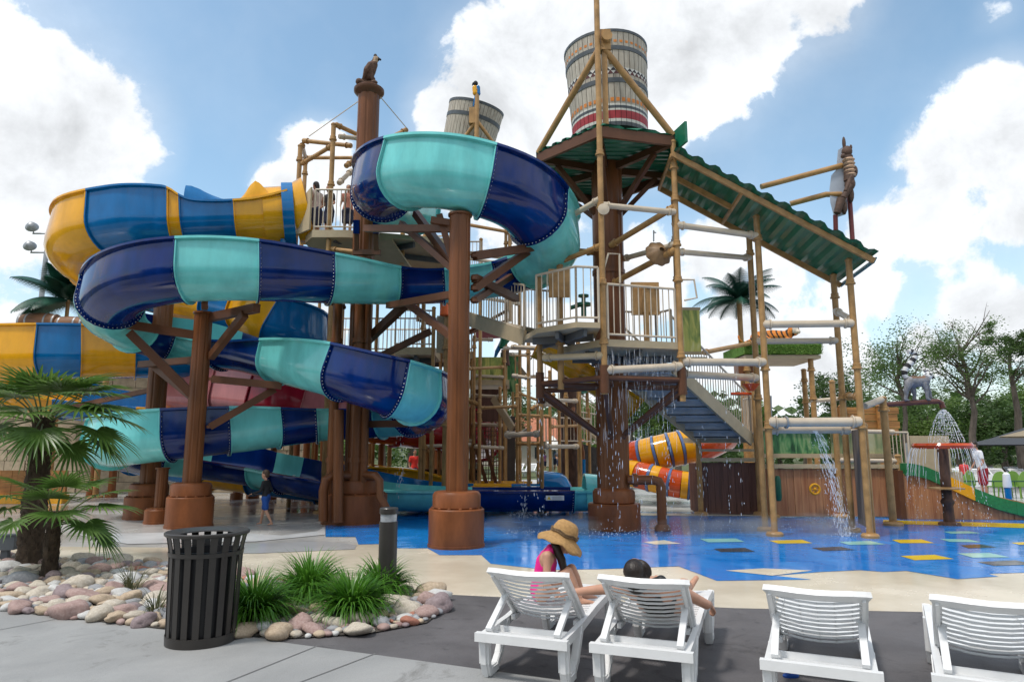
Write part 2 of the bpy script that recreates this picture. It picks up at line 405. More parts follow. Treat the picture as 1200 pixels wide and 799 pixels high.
def flume(name, label, C, secs, w=0.55, mats=None, cat='water slide', bolts=True, flange=True, part='flume_section'):
    """C: control points (x,y,z,hl,hr,bank deg); secs: [(t0,t1,colour)]"""
    root = thing(name, label, cat, (C[len(C)//2][0], C[len(C)//2][1], 0))
    P = [list(c) for c in C]
    def fr(t):
        p = catmull(P, t); e = 0.02
        a = catmull(P, max(0, t-e)); c = catmull(P, min(len(P)-1, t+e))
        T = V((c[0]-a[0], c[1]-a[1], c[2]-a[2])).normalized()
        s = T.cross(V((0,0,1))).normalized(); u = s.cross(T).normalized()
        q = R(p[5]); s2 = s*cos(q) + u*sin(q); u2 = u*cos(q) - s*sin(q)
        return V(p[:3]), s2, u2, T, p[3], p[4]
    for (t0, t1, colr) in secs:
        n = max(3, int((t1-t0)*9)); b = MB(); rings = []
        for i in range(n+1):
            t = t0 + (t1-t0)*i/n
            o, s, u, T, hl, hr = fr(t)
            rings.append([o + s*x + u*y for x, y in flume_profile(w, hl, hr)])
        k = len(rings[0]); vs = [p for r in rings for p in r]; fs = []
        for i in range(n):
            for j in range(k):
                j2 = (j+1) % k; fs.append((i*k+j, i*k+j2, (i+1)*k+j2, (i+1)*k+j))
        b.add(vs, fs)
        # end caps of the ring (thin strip between skins) and the joint flanges
        if flange:
            for e, t in ((0, t0), (1, t1)):
                o, s, u, T, hl, hr = fr(t)
                d = 0.004 if e == 0 else -0.004
                top = (w+0.035)
                bb = min(w*0.85, 0.48)
                ol = [(-top-0.005, max(hl,bb+.02)-0.06)] + [((top)*-cos(q), bb-(bb+.035)*sin(q)) for q in [i*pi/12 for i in range(13)]] + [(top+0.005, max(hr,bb+.02)-0.06)]
                mid = V((0,0,0)); vs2 = []
                for (x, y) in ol:
                    vs2.append((x, y))
                m = len(ol); A = []; 
                for dd in (d, d + (0.022 if e == 0 else -0.022)):
                    for (x, y) in vs2: A.append(o + T*dd + s*x + u*y)
                    for i, (x, y) in enumerate(vs2):
                        cx, cy = x, y - bb
                        if y > bb: q = (x + (0.06 if x > 0 else -0.06), y)
                        else:
                            l = sqrt(cx*cx+cy*cy) or 1; q = (x + cx/l*0.06, y + cy/l*0.06)
                        A.append(o + T*dd + s*q[0] + u*q[1])
                ff = []
                for i in range(m-1):
                    ff += [(i, i+1, m+i+1, m+i), (2*m+i, 3*m+i, 3*m+i+1, 2*m+i+1), (m+i, m+i+1, 3*m+i+1, 3*m+i)]
                b.add(A, ff)
                if bolts and colr == 'N':
                    b.mi = 1
                    pts = [A[m+i]*0.5 + A[i]*0.5 for i in range(m)]
                    for i in range(m-1):
                        nsub = 4 if (pts[i+1]-pts[i]).length > 0.25 else 2
                        for q in range(nsub):
                            pp = pts[i].lerp(pts[i+1], q/nsub) + T*(0.024 if e == 0 else -0.024)
                            b.ell(pp, 0.013, 6, 4)
                            b.ell(pp - T*(0.044 if e == 0 else -0.044), 0.013, 6, 4)
                    b.mi = 0
        ob = b.build(part, [mats[colr], BOLT], root, sharp=50)
        ob['label'] = {'N':'navy blue flume section','M':'mint green flume section','Y':'yellow flume section','B':'bright blue flume section','P':'pink flume section','R':'dark red flume section','O':'orange flume section'}[colr]
    return root

FM = {'N': NAVY, 'M': MINT, 'Y': YEL, 'B': BLUE, 'P': PINKF, 'R': REDF, 'O': ORNG}
hi, lo = 0.97, 0.56
FA = [(-2.3,16.0,6.8,.7,.7,0),(-2.75,14.4,6.45,.65,1.0,4),(-2.65,12.9,6.2,lo,1.0,9),(-1.95,11.85,6.0,lo,1.0,10),(-.9,11.5,5.8,lo,1.0,10),
 (.2,11.95,5.55,lo,1.0,10),(.85,13.1,5.08,lo,1.05,10),(.3,14.2,4.95,.62,1.05,8),(-.9,14.6,4.82,.6,.8,3),(-2.2,14.4,4.7,.6,.75,0),
 (-3.6,13.8,4.6,.8,.65,-4),(-5.2,13.0,4.5,hi,lo,-8),(-6.6,12.75,4.4,hi,lo,-10),(-7.8,13.2,4.22,hi,lo,-10),(-8.6,14.2,3.95,hi,lo,-10),
 (-8.55,15.6,3.75,hi,lo,-9),(-7.7,16.3,3.6,1.05,.62,-7),(-6.4,16.0,3.4,.8,.65,0),(-4.9,14.9,2.98,.65,.9,6),(-3.7,13.9,2.66,lo,hi,10),
 (-2.6,13.6,2.32,lo,hi,10),(-1.85,14.5,2.1,lo,hi,10),(-2.1,15.9,1.95,lo,1.05,8),(-3.2,16.5,1.88,.65,.8,3),(-4.6,16.3,1.78,.7,.65,-2),
 (-6.0,15.6,1.56,.9,.6,-6),(-7.4,15.0,1.38,hi,lo,-9),(-8.7,15.25,1.25,hi,lo,-10),(-9.5,16.3,1.15,hi,lo,-10),(-9.2,17.4,1.0,hi,lo,-9),
 (-8.0,17.9,.85,1.0,.55,-6),(-6.4,17.6,.66,.8,.5,-3),(-4.8,17.0,.4,.8,.5,0),(-3.2,16.9,.16,.6,.48,0),(-1.0,16.9,.13,.5,.46,0),(.8,16.9,.13,.5,.46,0),(1.9,16.9,.13,.5,.46,0)]
SA = [(0,1.5,'M'),(1.5,2.85,'N'),(2.85,4.3,'M'),(4.3,5.3,'N'),(5.3,6.75,'M'),(6.75,7.4,'N'),(7.4,8.45,'M'),(8.45,9.2,'N'),(9.2,10.1,'M'),(10.1,10.86,'N'),
 (10.86,11.73,'M'),(11.73,13.5,'N'),(13.5,14.7,'M'),(14.7,15.4,'N'),(15.4,16.6,'M'),(16.6,17.75,'N'),(17.75,19.1,'M'),(19.1,20.15,'N'),(20.15,20.75,'M'),
 (20.75,22.2,'N'),(22.2,22.9,'M'),(22.9,23.8,'N'),(23.8,24.0,'M'),(24.0,24.55,'N'),(24.55,25.22,'M'),(25.22,26.0,'N'),(26.0,27.6,'M'),(27.6,29.3,'N'),
 (29.3,30,'M'),(30,31.0,'N'),(31.0,31.45,'M'),(31.45,32.9,'N'),(32.9,34.0,'M'),(34.0,35.5,'N'),(35.5,36,'M')]
slideA = flume('water_slide', 'long winding navy and mint open water slide looping around the two front brown columns', FA, SA, mats=FM)
# rounded hood closing the end of the run-out
def hood(c, mat, parent, name, s=1.0, label=None):
    b = MB(); n = 14; m = 8; vs = []
    for i in range(n+1):
        a = pi*i/n
        for j in range(m+1):
            q = j/m
            x = q*0.9*s; k = 1.0 if q < 0.55 else sqrt(max(0, 1-((q-0.55)/0.46)**2))
            vs.append(V(c) + V((x, -cos(a)*0.64*s, -0.12 + (0.72*s*k)*sin(a)**0.7 + 0.10*s*(1-q))))
    fs = [(i*(m+1)+j, i*(m+1)+j+1, (i+1)*(m+1)+j+1, (i+1)*(m+1)+j) for i in range(n) for j in range(m)]
    vs2 = [V(v) - V((0,0,0.03)) + (V(c)-V(v))*0.03 for v in vs]
    k = len(vs); b.add(vs + vs2, fs + [tuple(k+i for i in f[::-1]) for f in fs])
    edge = [i*(m+1) for i in range(n+1)]
    for e0, e1 in zip(edge, edge[1:]): b.add([vs[e0], vs[e1], vs2[e1], vs2[e0]], [(0,1,2,3)])
    b.box(V(c)+V((0.45*s,-0.64*s,-0.02)), (0.86*s,0.02,0.34)); b.box(V(c)+V((0.45*s,0.64*s,-0.02)), (0.86*s,0.02,0.34))
    o = b.build(name, mat, parent, sharp=60)
    if label: o['label'] = label
    return o
hood((1.75,16.9,.30), MINT, slideA, 'end_hood', label='mint rounded end hood')
# warning stickers on the run-out
WST = pm('sticker_white', (0.72,0.72,0.70), 0.4); YST = pm('sticker_yellow', (0.75,0.5,0.02), 0.4); TXT = pm('sticker_grey', (0.25,0.25,0.25), 0.5)
def sticker(c, wd, ht, parent, rz=0.0, name='warning_sticker'):
    b = MB(); c = V(c); X = V((cos(rz), sin(rz), 0)); Nn = V((sin(rz), -cos(rz), 0))
    def q(x0,x1,z0,z1,d): b.add([c+X*x0+V((0,0,z0))+Nn*d, c+X*x1+V((0,0,z0))+Nn*d, c+X*x1+V((0,0,z1))+Nn*d, c+X*x0+V((0,0,z1))+Nn*d], [(0,1,2,3)])
    q(-wd/2,wd/2,-ht/2,ht/2,0.0)
    b.mi = 1; b.add([c+X*(-wd*.45)+V((0,0,-ht*.32))+Nn*.004, c+X*(-wd*.22)+V((0,0,-ht*.32))+Nn*.004, c+X*(-wd*.335)+V((0,0,ht*.36))+Nn*.004], [(0,1,2)])
    b.mi = 2
    for k in range(4): q(-wd*.15, wd*(.44 if k % 2 else .36), ht*(.28-.2*k-.07), ht*(.28-.2*k), .004)
    return b.build(name, [WST,YST,TXT], parent, smooth=False)
sticker((1.0,16.245,.46), .42, .11, slideA)

FB = [(-5.2,16.5,6.75,1.15,1.15,0),(-6.3,16.2,6.62,.86,.9,0),(-7.5,15.9,6.48,.84,.7,-3),(-8.0,15.78,6.42,1.12,.7,-4),(-8.35,15.7,6.39,1.2,.7,-5),(-9.1,15.5,6.3,1.2,lo,-8),(-10.4,15.75,6.1,1.2,lo,-10),(-11.1,16.9,5.85,1.3,lo,-10),
 (-10.7,18.4,5.55,1.2,lo,-9),(-9.3,19.0,5.2,1.0,.65,-4),(-7.4,18.3,4.75,.7,1.1,6),(-6.5,17.6,4.25,lo,1.2,10),(-5.6,18.3,3.95,lo,1.2,10),(-6.1,19.7,3.8,.65,1.0,6),
 (-8,19.9,3.7,.9,.65,-4),(-10.6,18.6,3.55,1.2,lo,-8),(-12.2,17.7,3.42,1.25,lo,-9),(-14.4,17.7,3.3,1.25,lo,-9),(-15.8,19,3.1,1.25,lo,-9),(-15,20.6,2.8,1.2,lo,-8),
 (-12.4,20.8,2.35,1.0,.6,-5),(-9.4,20.6,2.1,.9,.6,0),(-7.5,21.8,1.9,.8,.6,0)]
SB = [(0.35,1.3,'Y'),(1.3,2.5,'B'),(2.5,3.2,'Y'),(3.2,5.4,'B'),(5.4,7.3,'Y'),(7.3,8.6,'B'),(8.6,9.5,'Y'),(9.5,10,'B'),(10,11,'Y'),(11,12.2,'B'),(12.2,13.2,'Y'),(13.2,14.3,'B'),
 (14.3,14.9,'B'),(14.9,15.53,'Y'),(15.53,16.0,'B'),(16.0,17.6,'Y'),(17.6,18.6,'B'),(18.6,19.6,'Y'),(19.6,20.5,'B'),(20.5,21.3,'Y'),(21.3,22,'B')]
slideB = flume('water_slide', 'yellow and blue open water slide curling down from the high platform at the left', FB, SB, w=0.62, mats=FM)
# covered start: a tube, a blue coupling ring and the flared crest
def ringtube(p0, p1, r0, r1, mat, name, label, parent, n=26, th=0.03, flange=True):
    b = MB(); p0 = V(p0); p1 = V(p1); T = (p1-p0).normalized(); s, u = frame(T)
    prof = [(r0, 0), (r1, 1)]
    seq = [(r0, p0), (r1, p1), (r1-th, p1), (r0-th, p0)]
    vs = []
    for r, p in seq:
        for j in range(n): a = 2*pi*j/n; vs.append(p + s*(r*cos(a)) + u*(r*sin(a)))
    fs = []
    for i in range(4):
        for j in range(n): fs.append((i*n+j, i*n+(j+1) % n, ((i+1) % 4)*n+(j+1) % n, ((i+1) % 4)*n+j))
    b.add(vs, fs)
    o = b.build(name, mat, parent, sharp=50); o['label'] = label; return o
ctr = lambda t: V(catmull([list(c) for c in FB], t)[:3]) + V((0,0,.62))
ringtube(ctr(0)+V((.1,0,.1)), ctr(.32)+V((0,0,.03)), .88, .74, YEL, 'tube_section', 'yellow flared entry tube', slideB)
ringtube(ctr(.30), ctr(.52), .83, .83, BLUE, 'coupling_ring', 'bright blue ring around the entry tube', slideB)
ringtube(ctr(.52), ctr(.85), .74, .72, YEL, 'tube_section', 'yellow entry tube', slideB)
b = MB()
for dy in (-.3, .3):
    b.path([ctr(.41)+V((0,dy,-.7)), ctr(.41)+V((-.05,dy,-1.15)), ctr(.41)+V((-.2,dy,-1.45))], .09, 8)
b.build('tube_support', BLUE, slideB)
# crest shields rising above the near wall between the tube and the open curve
def wall_top(t, out=.06, dz=0.0):
    p = catmull([list(c) for c in FB], t); a = catmull([list(c) for c in FB], max(0,t-.02)); c = catmull([list(c) for c in FB], t+.02)
    T = V((c[0]-a[0],c[1]-a[1],c[2]-a[2])).normalized(); sd = T.cross(V((0,0,1))).normalized()
    return V(p[:3]) - sd*(.62+out) + V((0,0,p[3]-.02+dz)), -sd
def crest(t0, t1, hs, mat, label):
    b = MB(); n = 14; vs = []
    for i in range(n+1):
        f = i/n; q, o = wall_top(t0+(t1-t0)*f); k = f*(len(hs)-1); k0 = min(int(k), len(hs)-2); h = hs[k0]+(hs[k0+1]-hs[k0])*(k-k0)
        for d in (0,.33,.66,1.0): vs.append(q - o*(.10*d*d) + V((0,0,h*d)))
        for d in (1.0,.66,.33,0): vs.append(q - o*(.10*d*d+.035) + V((0,0,h*d)))
    b.add(vs, [(8*i+j,8*i+(j+1)%8,8*i+8+(j+1)%8,8*i+8+j) for i in range(n) for j in range(8)]+[tuple(range(8)),tuple(8*n+7-j for j in range(8))])
    o = b.build('crest_shield', mat, slideB, sharp=40); o['label'] = label
crest(.75,1.29,(.10,.26,.42,.50,.40,.18,.05), YEL, 'yellow pointed crest shield'); crest(1.32,2.48,(.03,.10,.22,.34,.36,.30), BLUE, 'bright blue crest shield')

FC = [(-10.2,20.6,2.7,1.3,1.0,0),(-8.2,19.6,2.5,1.0,1.3,5),(-6,18.9,2.15,lo,1.45,9),(-4.4,19.2,1.85,lo,1.4,9),(-2.9,20.2,1.65,lo,1.35,8),(-1.5,21.9,1.45,.7,1.2,5),(-1.2,24,1.2,.7,1,0)]
SCs = [(0,1.0,'P'),(1.0,1.5,'P'),(1.5,2.15,'R'),(2.15,3.0,'P'),(3.0,3.7,'R'),(3.7,4.6,'R'),(4.6,6,'R')]
slideC = flume('water_slide', 'pink and dark red water slide running low behind the navy and mint flume', FC, SCs, w=0.7, mats=FM)

# neighbouring run-outs behind: bright blue with a hood, and a yellow one
FD = [(-11,20.2,.9,.9,.6,0),(-8.6,19.0,.62,.95,.6,0),(-6.2,18.45,.35,1.0,.55,0),(-4.4,18.45,.16,.95,.5,0),(-2,18.45,.13,.55,.5,0),(1.0,18.45,.13,.5,.5,0)]
slideD = flume('water_slide', 'bright blue slide run-out lying just behind the mint and navy run-out', FD, [(0,1.2,'B'),(1.2,1.7,'Y'),(1.7,2.6,'B'),(2.6,3.55,'B'),(3.55,4.3,'B'),(4.3,4.6,'Y'),(4.6,5,'B')], mats=FM, bolts=False)
hood((.75,18.45,.32), BLUE, slideD, 'end_hood', label='blue rounded end hood')
sticker((-5.35,17.83,.86), .55, .13, slideD, rz=.0)
sticker((-5.0,17.83,.66), .62, .13, slideD, rz=.0)
FE = [(-6.5,21.5,.5,.75,.5,0),(-4.4,20.2,.35,.75,.75,0),(-2.6,20.0,.2,.7,.8,0),(-1.0,20.0,.14,.35,.35,0),(.6,20.0,.12,.25,.25,0)]
flume('water_slide', 'plain yellow slide run-out ending behind the bright blue run-out', FE, [(0,1.5,'Y'),(1.5,2.7,'Y'),(2.7,4,'Y')], w=.7, mats=FM, bolts=False)

# orange, yellow and blue ringed slide beside the plank cabin
FS = [(3.0,21.2,1.15),(3.6,20.5,1.3),(4.6,20.1,1.55),(5.6,20.2,1.75),(6.4,20.9,2.0)]
def ringslide(pts, r, secs, name, label):
    root = thing(name, label, 'water slide', (pts[0][0], pts[0][1], 0))
    for (t0, t1, c) in secs:
        n = max(2, int((t1-t0)*8)); p = [catmull([list(q) for q in pts], t0+(t1-t0)*i/n) for i in range(n+1)]
        b = MB(); rr = r*1.05 if c == 'B' else r
        b.path([V(q) for q in p], rr, 18, cap=True)
        b.build('tube_ring', {'Y':YEL,'R':ORNG,'B':fib('blue_ring_gelcoat',(0.10,0.16,0.34))}[c], root)
    return root
rs = [(0,.25,'Y'),(.25,.3,'B'),(.3,.55,'Y'),(.55,1.0,'R'),(1.0,1.06,'B'),(1.06,1.25,'R'),(1.25,1.31,'B'),(1.31,1.6,'Y'),(1.6,1.66,'B'),(1.66,1.95,'Y'),(1.95,2.01,'B'),(2.01,2.25,'Y'),(2.25,2.31,'B'),(2.31,2.6,'Y'),(2.6,2.66,'B'),(2.66,4,'R')]
ringslide(FS, .5, rs, 'ringed_slide', 'upper coil of a tube slide ringed in orange, yellow and blue')
FS2 = [(2.9,20.6,1.0),(3.6,19.8,.85),(4.6,19.3,.62),(5.4,19.2,.55),(6.4,19.4,.5)]
ringslide(FS2, .38, [(0,.3,'Y'),(.3,.36,'B'),(.36,.7,'Y'),(.7,.76,'B'),(.76,1.0,'Y'),(1.0,1.3,'R'),(1.3,1.36,'B'),(1.36,1.55,'Y'),(1.55,1.75,'R'),(1.75,1.81,'B'),(1.81,2.1,'R'),(2.1,2.3,'Y'),(2.3,2.36,'B'),(2.36,2.7,'R'),(2.7,2.95,'Y'),(2.95,4,'Y')], 'ringed_slide', 'lower orange coil of a ringed tube slide with a yellow end, by the ground')

# ------------------------------------------------------------------ brown slide columns with pedestals and brackets
def column(px, Yb, ztop, r, label, ped=(0.46,0.40,0.62,0.9), arms=(), posts=(), name='slide_column', pxtop=None, wbase=None):
    g = wbase if wbase else V((G(px, 600).x, 0, 0))
    u = (px-600)/F
    if wbase is None:
        # position from the pixel column at ground level
        x, y, z = ray(px, 399.5 + 200); 
        k = Yb
        # iterate on ground py for this depth
        tanp = -CAMZ/Yb; v = (tanp*CT-ST)/(CT+tanp*ST)
        g = V((u*Yb/(CT-v*ST), Yb, 0))
    t = thing(name, label, 'column', g)
    rp, rc, zp, zc = ped
    b = MB(); b.lathe([(rp-.02,0),(rp,.02),(rp,zp-.02),(rp-.02,zp),(r*.6,zp)], g, 32); [b.lathe([(.028,zp-.005),(.028,zp+.018),(.018,zp+.026)], g+V(((rp-.06)*cos(k*pi/7),(rp-.06)*sin(k*pi/7),0)), 6) for k in range(14)]; b.lathe([(rp+.012,.0),(rp+.012,.05),(rp-.01,.055)], g, 32); b.build('pedestal', BASEB, t)
    b = MB(); b.lathe([(rc-.02,zp),(rc,zp+.02),(rc,zc-.06),(rc-.03,zc-.015),(rc-.08,zc),(r*.7,zc)], g, 32); cob = b.build('collar', BASEB, t); cob.parent = [k for k in kids(t) if k.name.startswith('pedestal')][0]
    b = MB(); n = 16; prof = []
    vs = []; fs = []
    ring = []
    for j in range(n*4):
        a = 2*pi*j/(n*4); k = 0.94 if j % 8 in (0, 1) else 1.0
        ring.append((r*k*cos(a), r*k*sin(a)))
    m = len(ring)
    for z in (zc-.01, ztop): vs += [g + V((x, y, z)) for x, y in ring]
    fs = [(j, (j+1) % m, m+(j+1) % m, m+j) for j in range(m)] + [tuple(m+j for j in range(m))]
    b.add(vs, fs)
    b.lathe([(r*.6,ztop),(r+.03,ztop),(r+.03,ztop+.035),(r*.6,ztop+.035)], g, 24)
    b.build('shaft', BROWN, t, sharp=30)
    for (p0, p1, wd) in arms:
        b = MB(); b.bar(p0, p1, wd, wd*1.15)
        b.lathe([(0.07,-.03),(0.07,.03)], p0, 10)
        b.build('bracket_arm', BROWN2, t)
    return t, g
Y3 = 11.63
col3, g3c = column(534.5, Y3, 5.66, .185, 'front brown slide column under the top mint section, between the loops', arms=[
  (W(532,312,Y3), W(487,250,13.3), .12), (W(532,312,Y3), W(515,252,11.7), .10), (W(530,268,Y3), W(428,268,12.9), .11), (W(532,316,Y3), W(470,262,12.9), .10),
  (W(556,300,Y3), W(646,287,12.9), .13), (W(556,338,Y3), W(622,292,12.8), .12), (W(556,326,Y3), W(605,350,13.6), .12),(W(556,352,Y3), W(602,322,13.9),.10),
  (W(531,345,Y3), W(455,358,13.9), .11), (W(531,395,Y3), W(478,356,14.0), .11), (W(531,262,Y3), W(505,258,11.6), .1)])
Y1 = 14.45
col1, g1c = column(221, Y1, W(243,368,Y1).z, .185, 'brown slide column at the left with the orange pedestal, behind the litter bin', arms=[
  (W(237,394,Y1), W(122,376,13.9), .15), (W(233,470,Y1), W(152,390,14.1), .15), (W(236,421,Y1), W(164,427,15.4), .12), (W(234,472,Y1), W(182,430,15.4), .12),
  (W(247,372,Y1), W(301,361,13.2), .15), (W(247,418,Y1), W(287,368,13.4), .13), (W(248,444,Y1), W(330,452,14.8), .13), (W(246,500,Y1), W(322,456,15.0), .13),(W(240,360,Y1),W(240,352,13.2),.12)])
colL, _ = column(172, 16.25, W(185,352,16.25).z, .215, 'dark brown slide column standing in shade behind the leftmost mint section', ped=(.5,.42,.5,.8), arms=[
  (W(185,384,16.25), W(118,376,16.0), .14), (W(186,455,16.2), W(60,482,19.2), .1)])
cB, _ = column(186, 15.2, 1.15, .12, 'short thin brown column under the lowest navy slide section', ped=(.3,.26,.3,.34))
# clustered mast carrying the carved eagle
Y2 = 15.35
mast2, g2c = column(415, Y2, W(436,108,Y2).z, .255, 'tall brown mast beside the slide platform topped by a carved eagle', ped=(.70,.55,.62,.92), name='eagle_mast', arms=[
  (W(424,405,Y2), W(480,352,14.5), .15), (W(424,428,Y2), W(505,388,15.2), .12), (W(424,460,Y2), W(505,452,14.4), .13), (W(424,497,Y2), W(508,496,15.2), .13), (W(424,445,Y2), W(505,505,15.2), .12),
  (W(400,330,Y2), W(375,316,14.0), .13), (W(402,360,Y2), W(355,335,13.9), .11), (W(424,345,Y2), W(520,330,14.4), .12)])
b = MB(); top = W(436,108,Y2); zt = top.z; gx = g2c
b.lathe([(.255,zt-.12),(.33,zt-.06),(.36,zt-.02),(.36,zt+.05),(.31,zt+.09),(.2,zt+.11)], (gx.x,gx.y,0), 26); b.build('cap', BROWN2, mast2)
for pxo, topy, rr in ((399,300,.105),(425,302,.12),(434,318,.08)):
    tp = W(pxo, topy, 15.0)
    bb = MB(); gb = (tp.x, 14.95 if pxo != 438 else 15.3, 0); bb.lathe([(rr,0.02),(rr,tp.z)], gb, 14); bb.lathe([(rr*1.5,0),(rr*1.5,.25)], gb, 14)
    for z in (1.3, 2.6, 3.9): bb.lathe([(rr*1.25,z),(rr*1.25,z+.1)], gb, 14)
    bb.build('post', BROWN, mast2)
# drain pipes at the foot of the mast
b = MB(); b.path([W(379,610,14.6)*1, W(379,575,14.6), W(382,562,14.6), W(392,556,14.7), W(415,557,15)], .10, 12); b.build('drain_pipe', BROWN, mast2)
b = MB(); b.path([W(396,612,14.5), W(397,480,14.5)], .11, 12); b.build('drain_pipe', BROWN, mast2)
b = MB(); b.path([W(425,556,15), W(440,557,14.7), W(445,563,14.7), W(445,582,14.7), W(450,590,14.7), W(455,600,14.7), W(456,612,14.7)], .085, 12); b.build('drain_pipe', BROWN, mast2)
# ------------------------------------------------------------------ helpers for pipe work
def pipe(p0, p1, r, mat, parent, name='pipe', fit=True, n=12):
    b = MB(); p0 = V(p0); p1 = V(p1); b.tube(p0, p1, r, n=n)
    if fit:
        d = (p1-p0).normalized(); l = (p1-p0).length
        for e in (0.02, l-0.12): b.tube(p0+d*e, p0+d*(e+.1), r*1.22, n=n)
        for e in (0.13, l-0.16): b.tube(p0+d*e, p0+d*(e+.025), r*1.45, n=n)
    return b.build(name, mat, parent)
def post(x, y, z0, z1, r, mat, parent, name='post', foot=True, rings=()):
    b = MB(); b.lathe([(r,z0),(r,z1)], (x,y,0), 14)
    if foot: b.lathe([(r*2.6,z0),(r*2.6,z0+.05),(r*2.2,z0+.08),(r*1.1,z0+.09)], (x,y,0), 20)
    for z in rings: b.lathe([(r,z-.05),(r*1.55,z-.04),(r*1.55,z-.01),(r*1.25,z+.0),(r*1.25,z+.06),(r,z+.07)], (x,y,0), 14)
    b.lathe([(r,z1),(r*1.15,z1),(r*1.15,z1+.03),(r*.6,z1+.06)], (x,y,0), 14)
    return b.build(name, mat, parent)
def railing(pts, h, parent, mat=CREAM, sp=0.125, r=0.011, name='railing', low=0.09, rr=0.024):
    pts = [V(p) for p in pts]; b = MB()
    b.path([p+V((0,0,h)) for p in pts], rr, 8); b.path([p+V((0,0,low)) for p in pts], rr*.85, 8)
    for p, q in zip(pts, pts[1:]):
        l = (q-p).length; n = max(1, int(l/sp))
        for i in range(n+1):
            c = p.lerp(q, i/n); R0 = rr if i in (0, n) else r
            b.tube(c+V((0,0,0.0 if i in (0,n) else low)), c+V((0,0,h)), R0, n=6, cap=False)
    return b.build(name, mat, parent)
def deck(poly, z, th, parent, top=TAN2, name='deck'):
    b = MB(); b.prism([(x, y, z-th) for x, y in poly], (0,0,th))
    c = V((sum(p[0] for p in poly)/len(poly), sum(p[1] for p in poly)/len(poly), 0))
    b.mi = 1
    for i in range(len(poly)):                    # steel joists under the deck
        p = V((*poly[i],0)); q = V((*poly[(i+1) % len(poly)],0))
        m = p.lerp(q, .5); m = m.lerp(c, .12)
        b.bar(V((m.x,m.y,z-th-.07)), V((c.x,c.y,z-th-.07)), .07, .13)
    return b.build(name, [top, DKGREY], parent)

# ------------------------------------------------------------------ tipping-bucket tower
MX, MY = 2.04, 14.0
Nn_, R1_, R2_, F_, L2_, L_ = (1.66,12.2), (3.15,12.6), (3.55,14.35), (2.1,15.9), (.65,15.1), (.55,13.4)
HEX = [Nn_, R1_, R2_, F_, L2_, L_]; ZR = 7.6
tower = thing('bucket_tower', 'tall brown mast tower with a green hexagonal roof and railed platform in the blue pad', 'play tower', (MX, MY, 0))
b = MB(); b.lathe([(.50,0),(.52,.02),(.52,.50),(.50,.52),(.3,.52)], (MX,MY,0), 36); tped = b.build('pedestal', BASEB, tower)
b = MB(); b.lathe([(.40,.52),(.42,.54),(.42,.74),(.38,.80),(.32,.82)], (MX,MY,0), 36); b.build('collar', BASEB, tped)
b = MB(); ring = [(.325*(0.955 if j % 7 == 0 else 1)*cos(2*pi*j/56), .325*(0.955 if j % 7 == 0 else 1)*sin(2*pi*j/56)) for j in range(56)]
b.add([(MX+x, MY+y, z) for z in (.8, 7.7) for x, y in ring], [(j,(j+1)%56,56+(j+1)%56,56+j) for j in range(56)])
for z in (3.0, 5.2): b.lathe([(.3,z),(.345,z),(.345,z+.09),(.3,z+.09)], (MX,MY,0), 36)
b.build('mast', BROWN, tower, sharp=30)
b = MB(); b.path([(MX+.25,MY-.2,.98),(MX+.75,MY-.25,.98),(MX+.86,MY-.25,.95),(MX+.9,MY-.25,.86),(MX+.9,MY-.25,.03)],.095,14); b.lathe([(.16,0),(.16,.05),(.11,.12)],(MX+.9,MY-.25,.01),16); b.lathe([(.11,-.04),(.13,-.04),(.13,.04),(.11,.04)],(MX+.4,MY-.22,.98),16,rot=Matrix.Rotation(R(90),3,'Y')); b.build('drain_pipe', BROWN, tower)
# roof frame
GREEN = pm('green_roof_sheet', (0.009,0.15,0.083), 0.35, var=0.2, vscale=4, coat=0.2)
def hexx(y, poly):
    xs = []
    for i in range(len(poly)):
        (x0,y0),(x1,y1) = poly[i], poly[(i+1) % len(poly)]
        if (y0-y)*(y1-y) < 0: xs.append(x0+(x1-x0)*(y-y0)/(y1-y0))
    return (min(xs), max(xs)) if len(xs) >= 2 else None
b = MB(); big = [(MX+(x-MX)*1.035, MY+(y-MY)*1.035) for x, y in HEX]
ys = [p[1] for p in big]; y = min(ys)+.01; k = 0; prev = None
while y < max(ys):
    hx = hexx(y, big)
    if hx:
        z = ZR + (.075 if (k % 4) in (1,2) else .03)
        cur = [V((hx[0],y,z)), V((hx[1],y,z))]
        if prev: b.add([prev[0],prev[1],cur[1],cur[0]], [(0,1,2,3)]); 
        prev = cur
    y += (.07 if k % 2 else .028); k += 1
b.v += [(p[0],p[1],p[2]+.012) for p in b.v]; n = len(b.v)//2; b.f += [tuple(n+i for i in f[::-1]) for f in b.f]; b.m += b.m[:]
b.build('roof_sheet', GREEN, tower, sharp=20)
b = MB(); b.box((R1_[0]+.12,R1_[1]+.1,ZR+.02),(.05,.7,.42),rz=.25); b.build('roof_lip', GREEN, tower)
for i in range(6):
    p = HEX[i]; q = HEX[(i+1) % 6]; b = MB(); b.bar((*p,ZR-.07),(*q,ZR-.07),.07,.2,up=(0,0,1)); b.build('fascia_beam', BROWN2, tower)
    b = MB(); b.bar((MX,MY,ZR-.09),(*p,ZR-.09),.10,.14,up=(0,0,1)); b.build('roof_beam', BROWN2, tower)
    pv = V((MX,MY,0)).lerp(V((*p,0)), .74)
    b = MB(); b.bar((MX+(p[0]-MX)*.14, MY+(p[1]-MY)*.14, 6.45),(pv.x,pv.y,ZR-.16),.09,.10); b.build('roof_brace', BROWN2, tower)
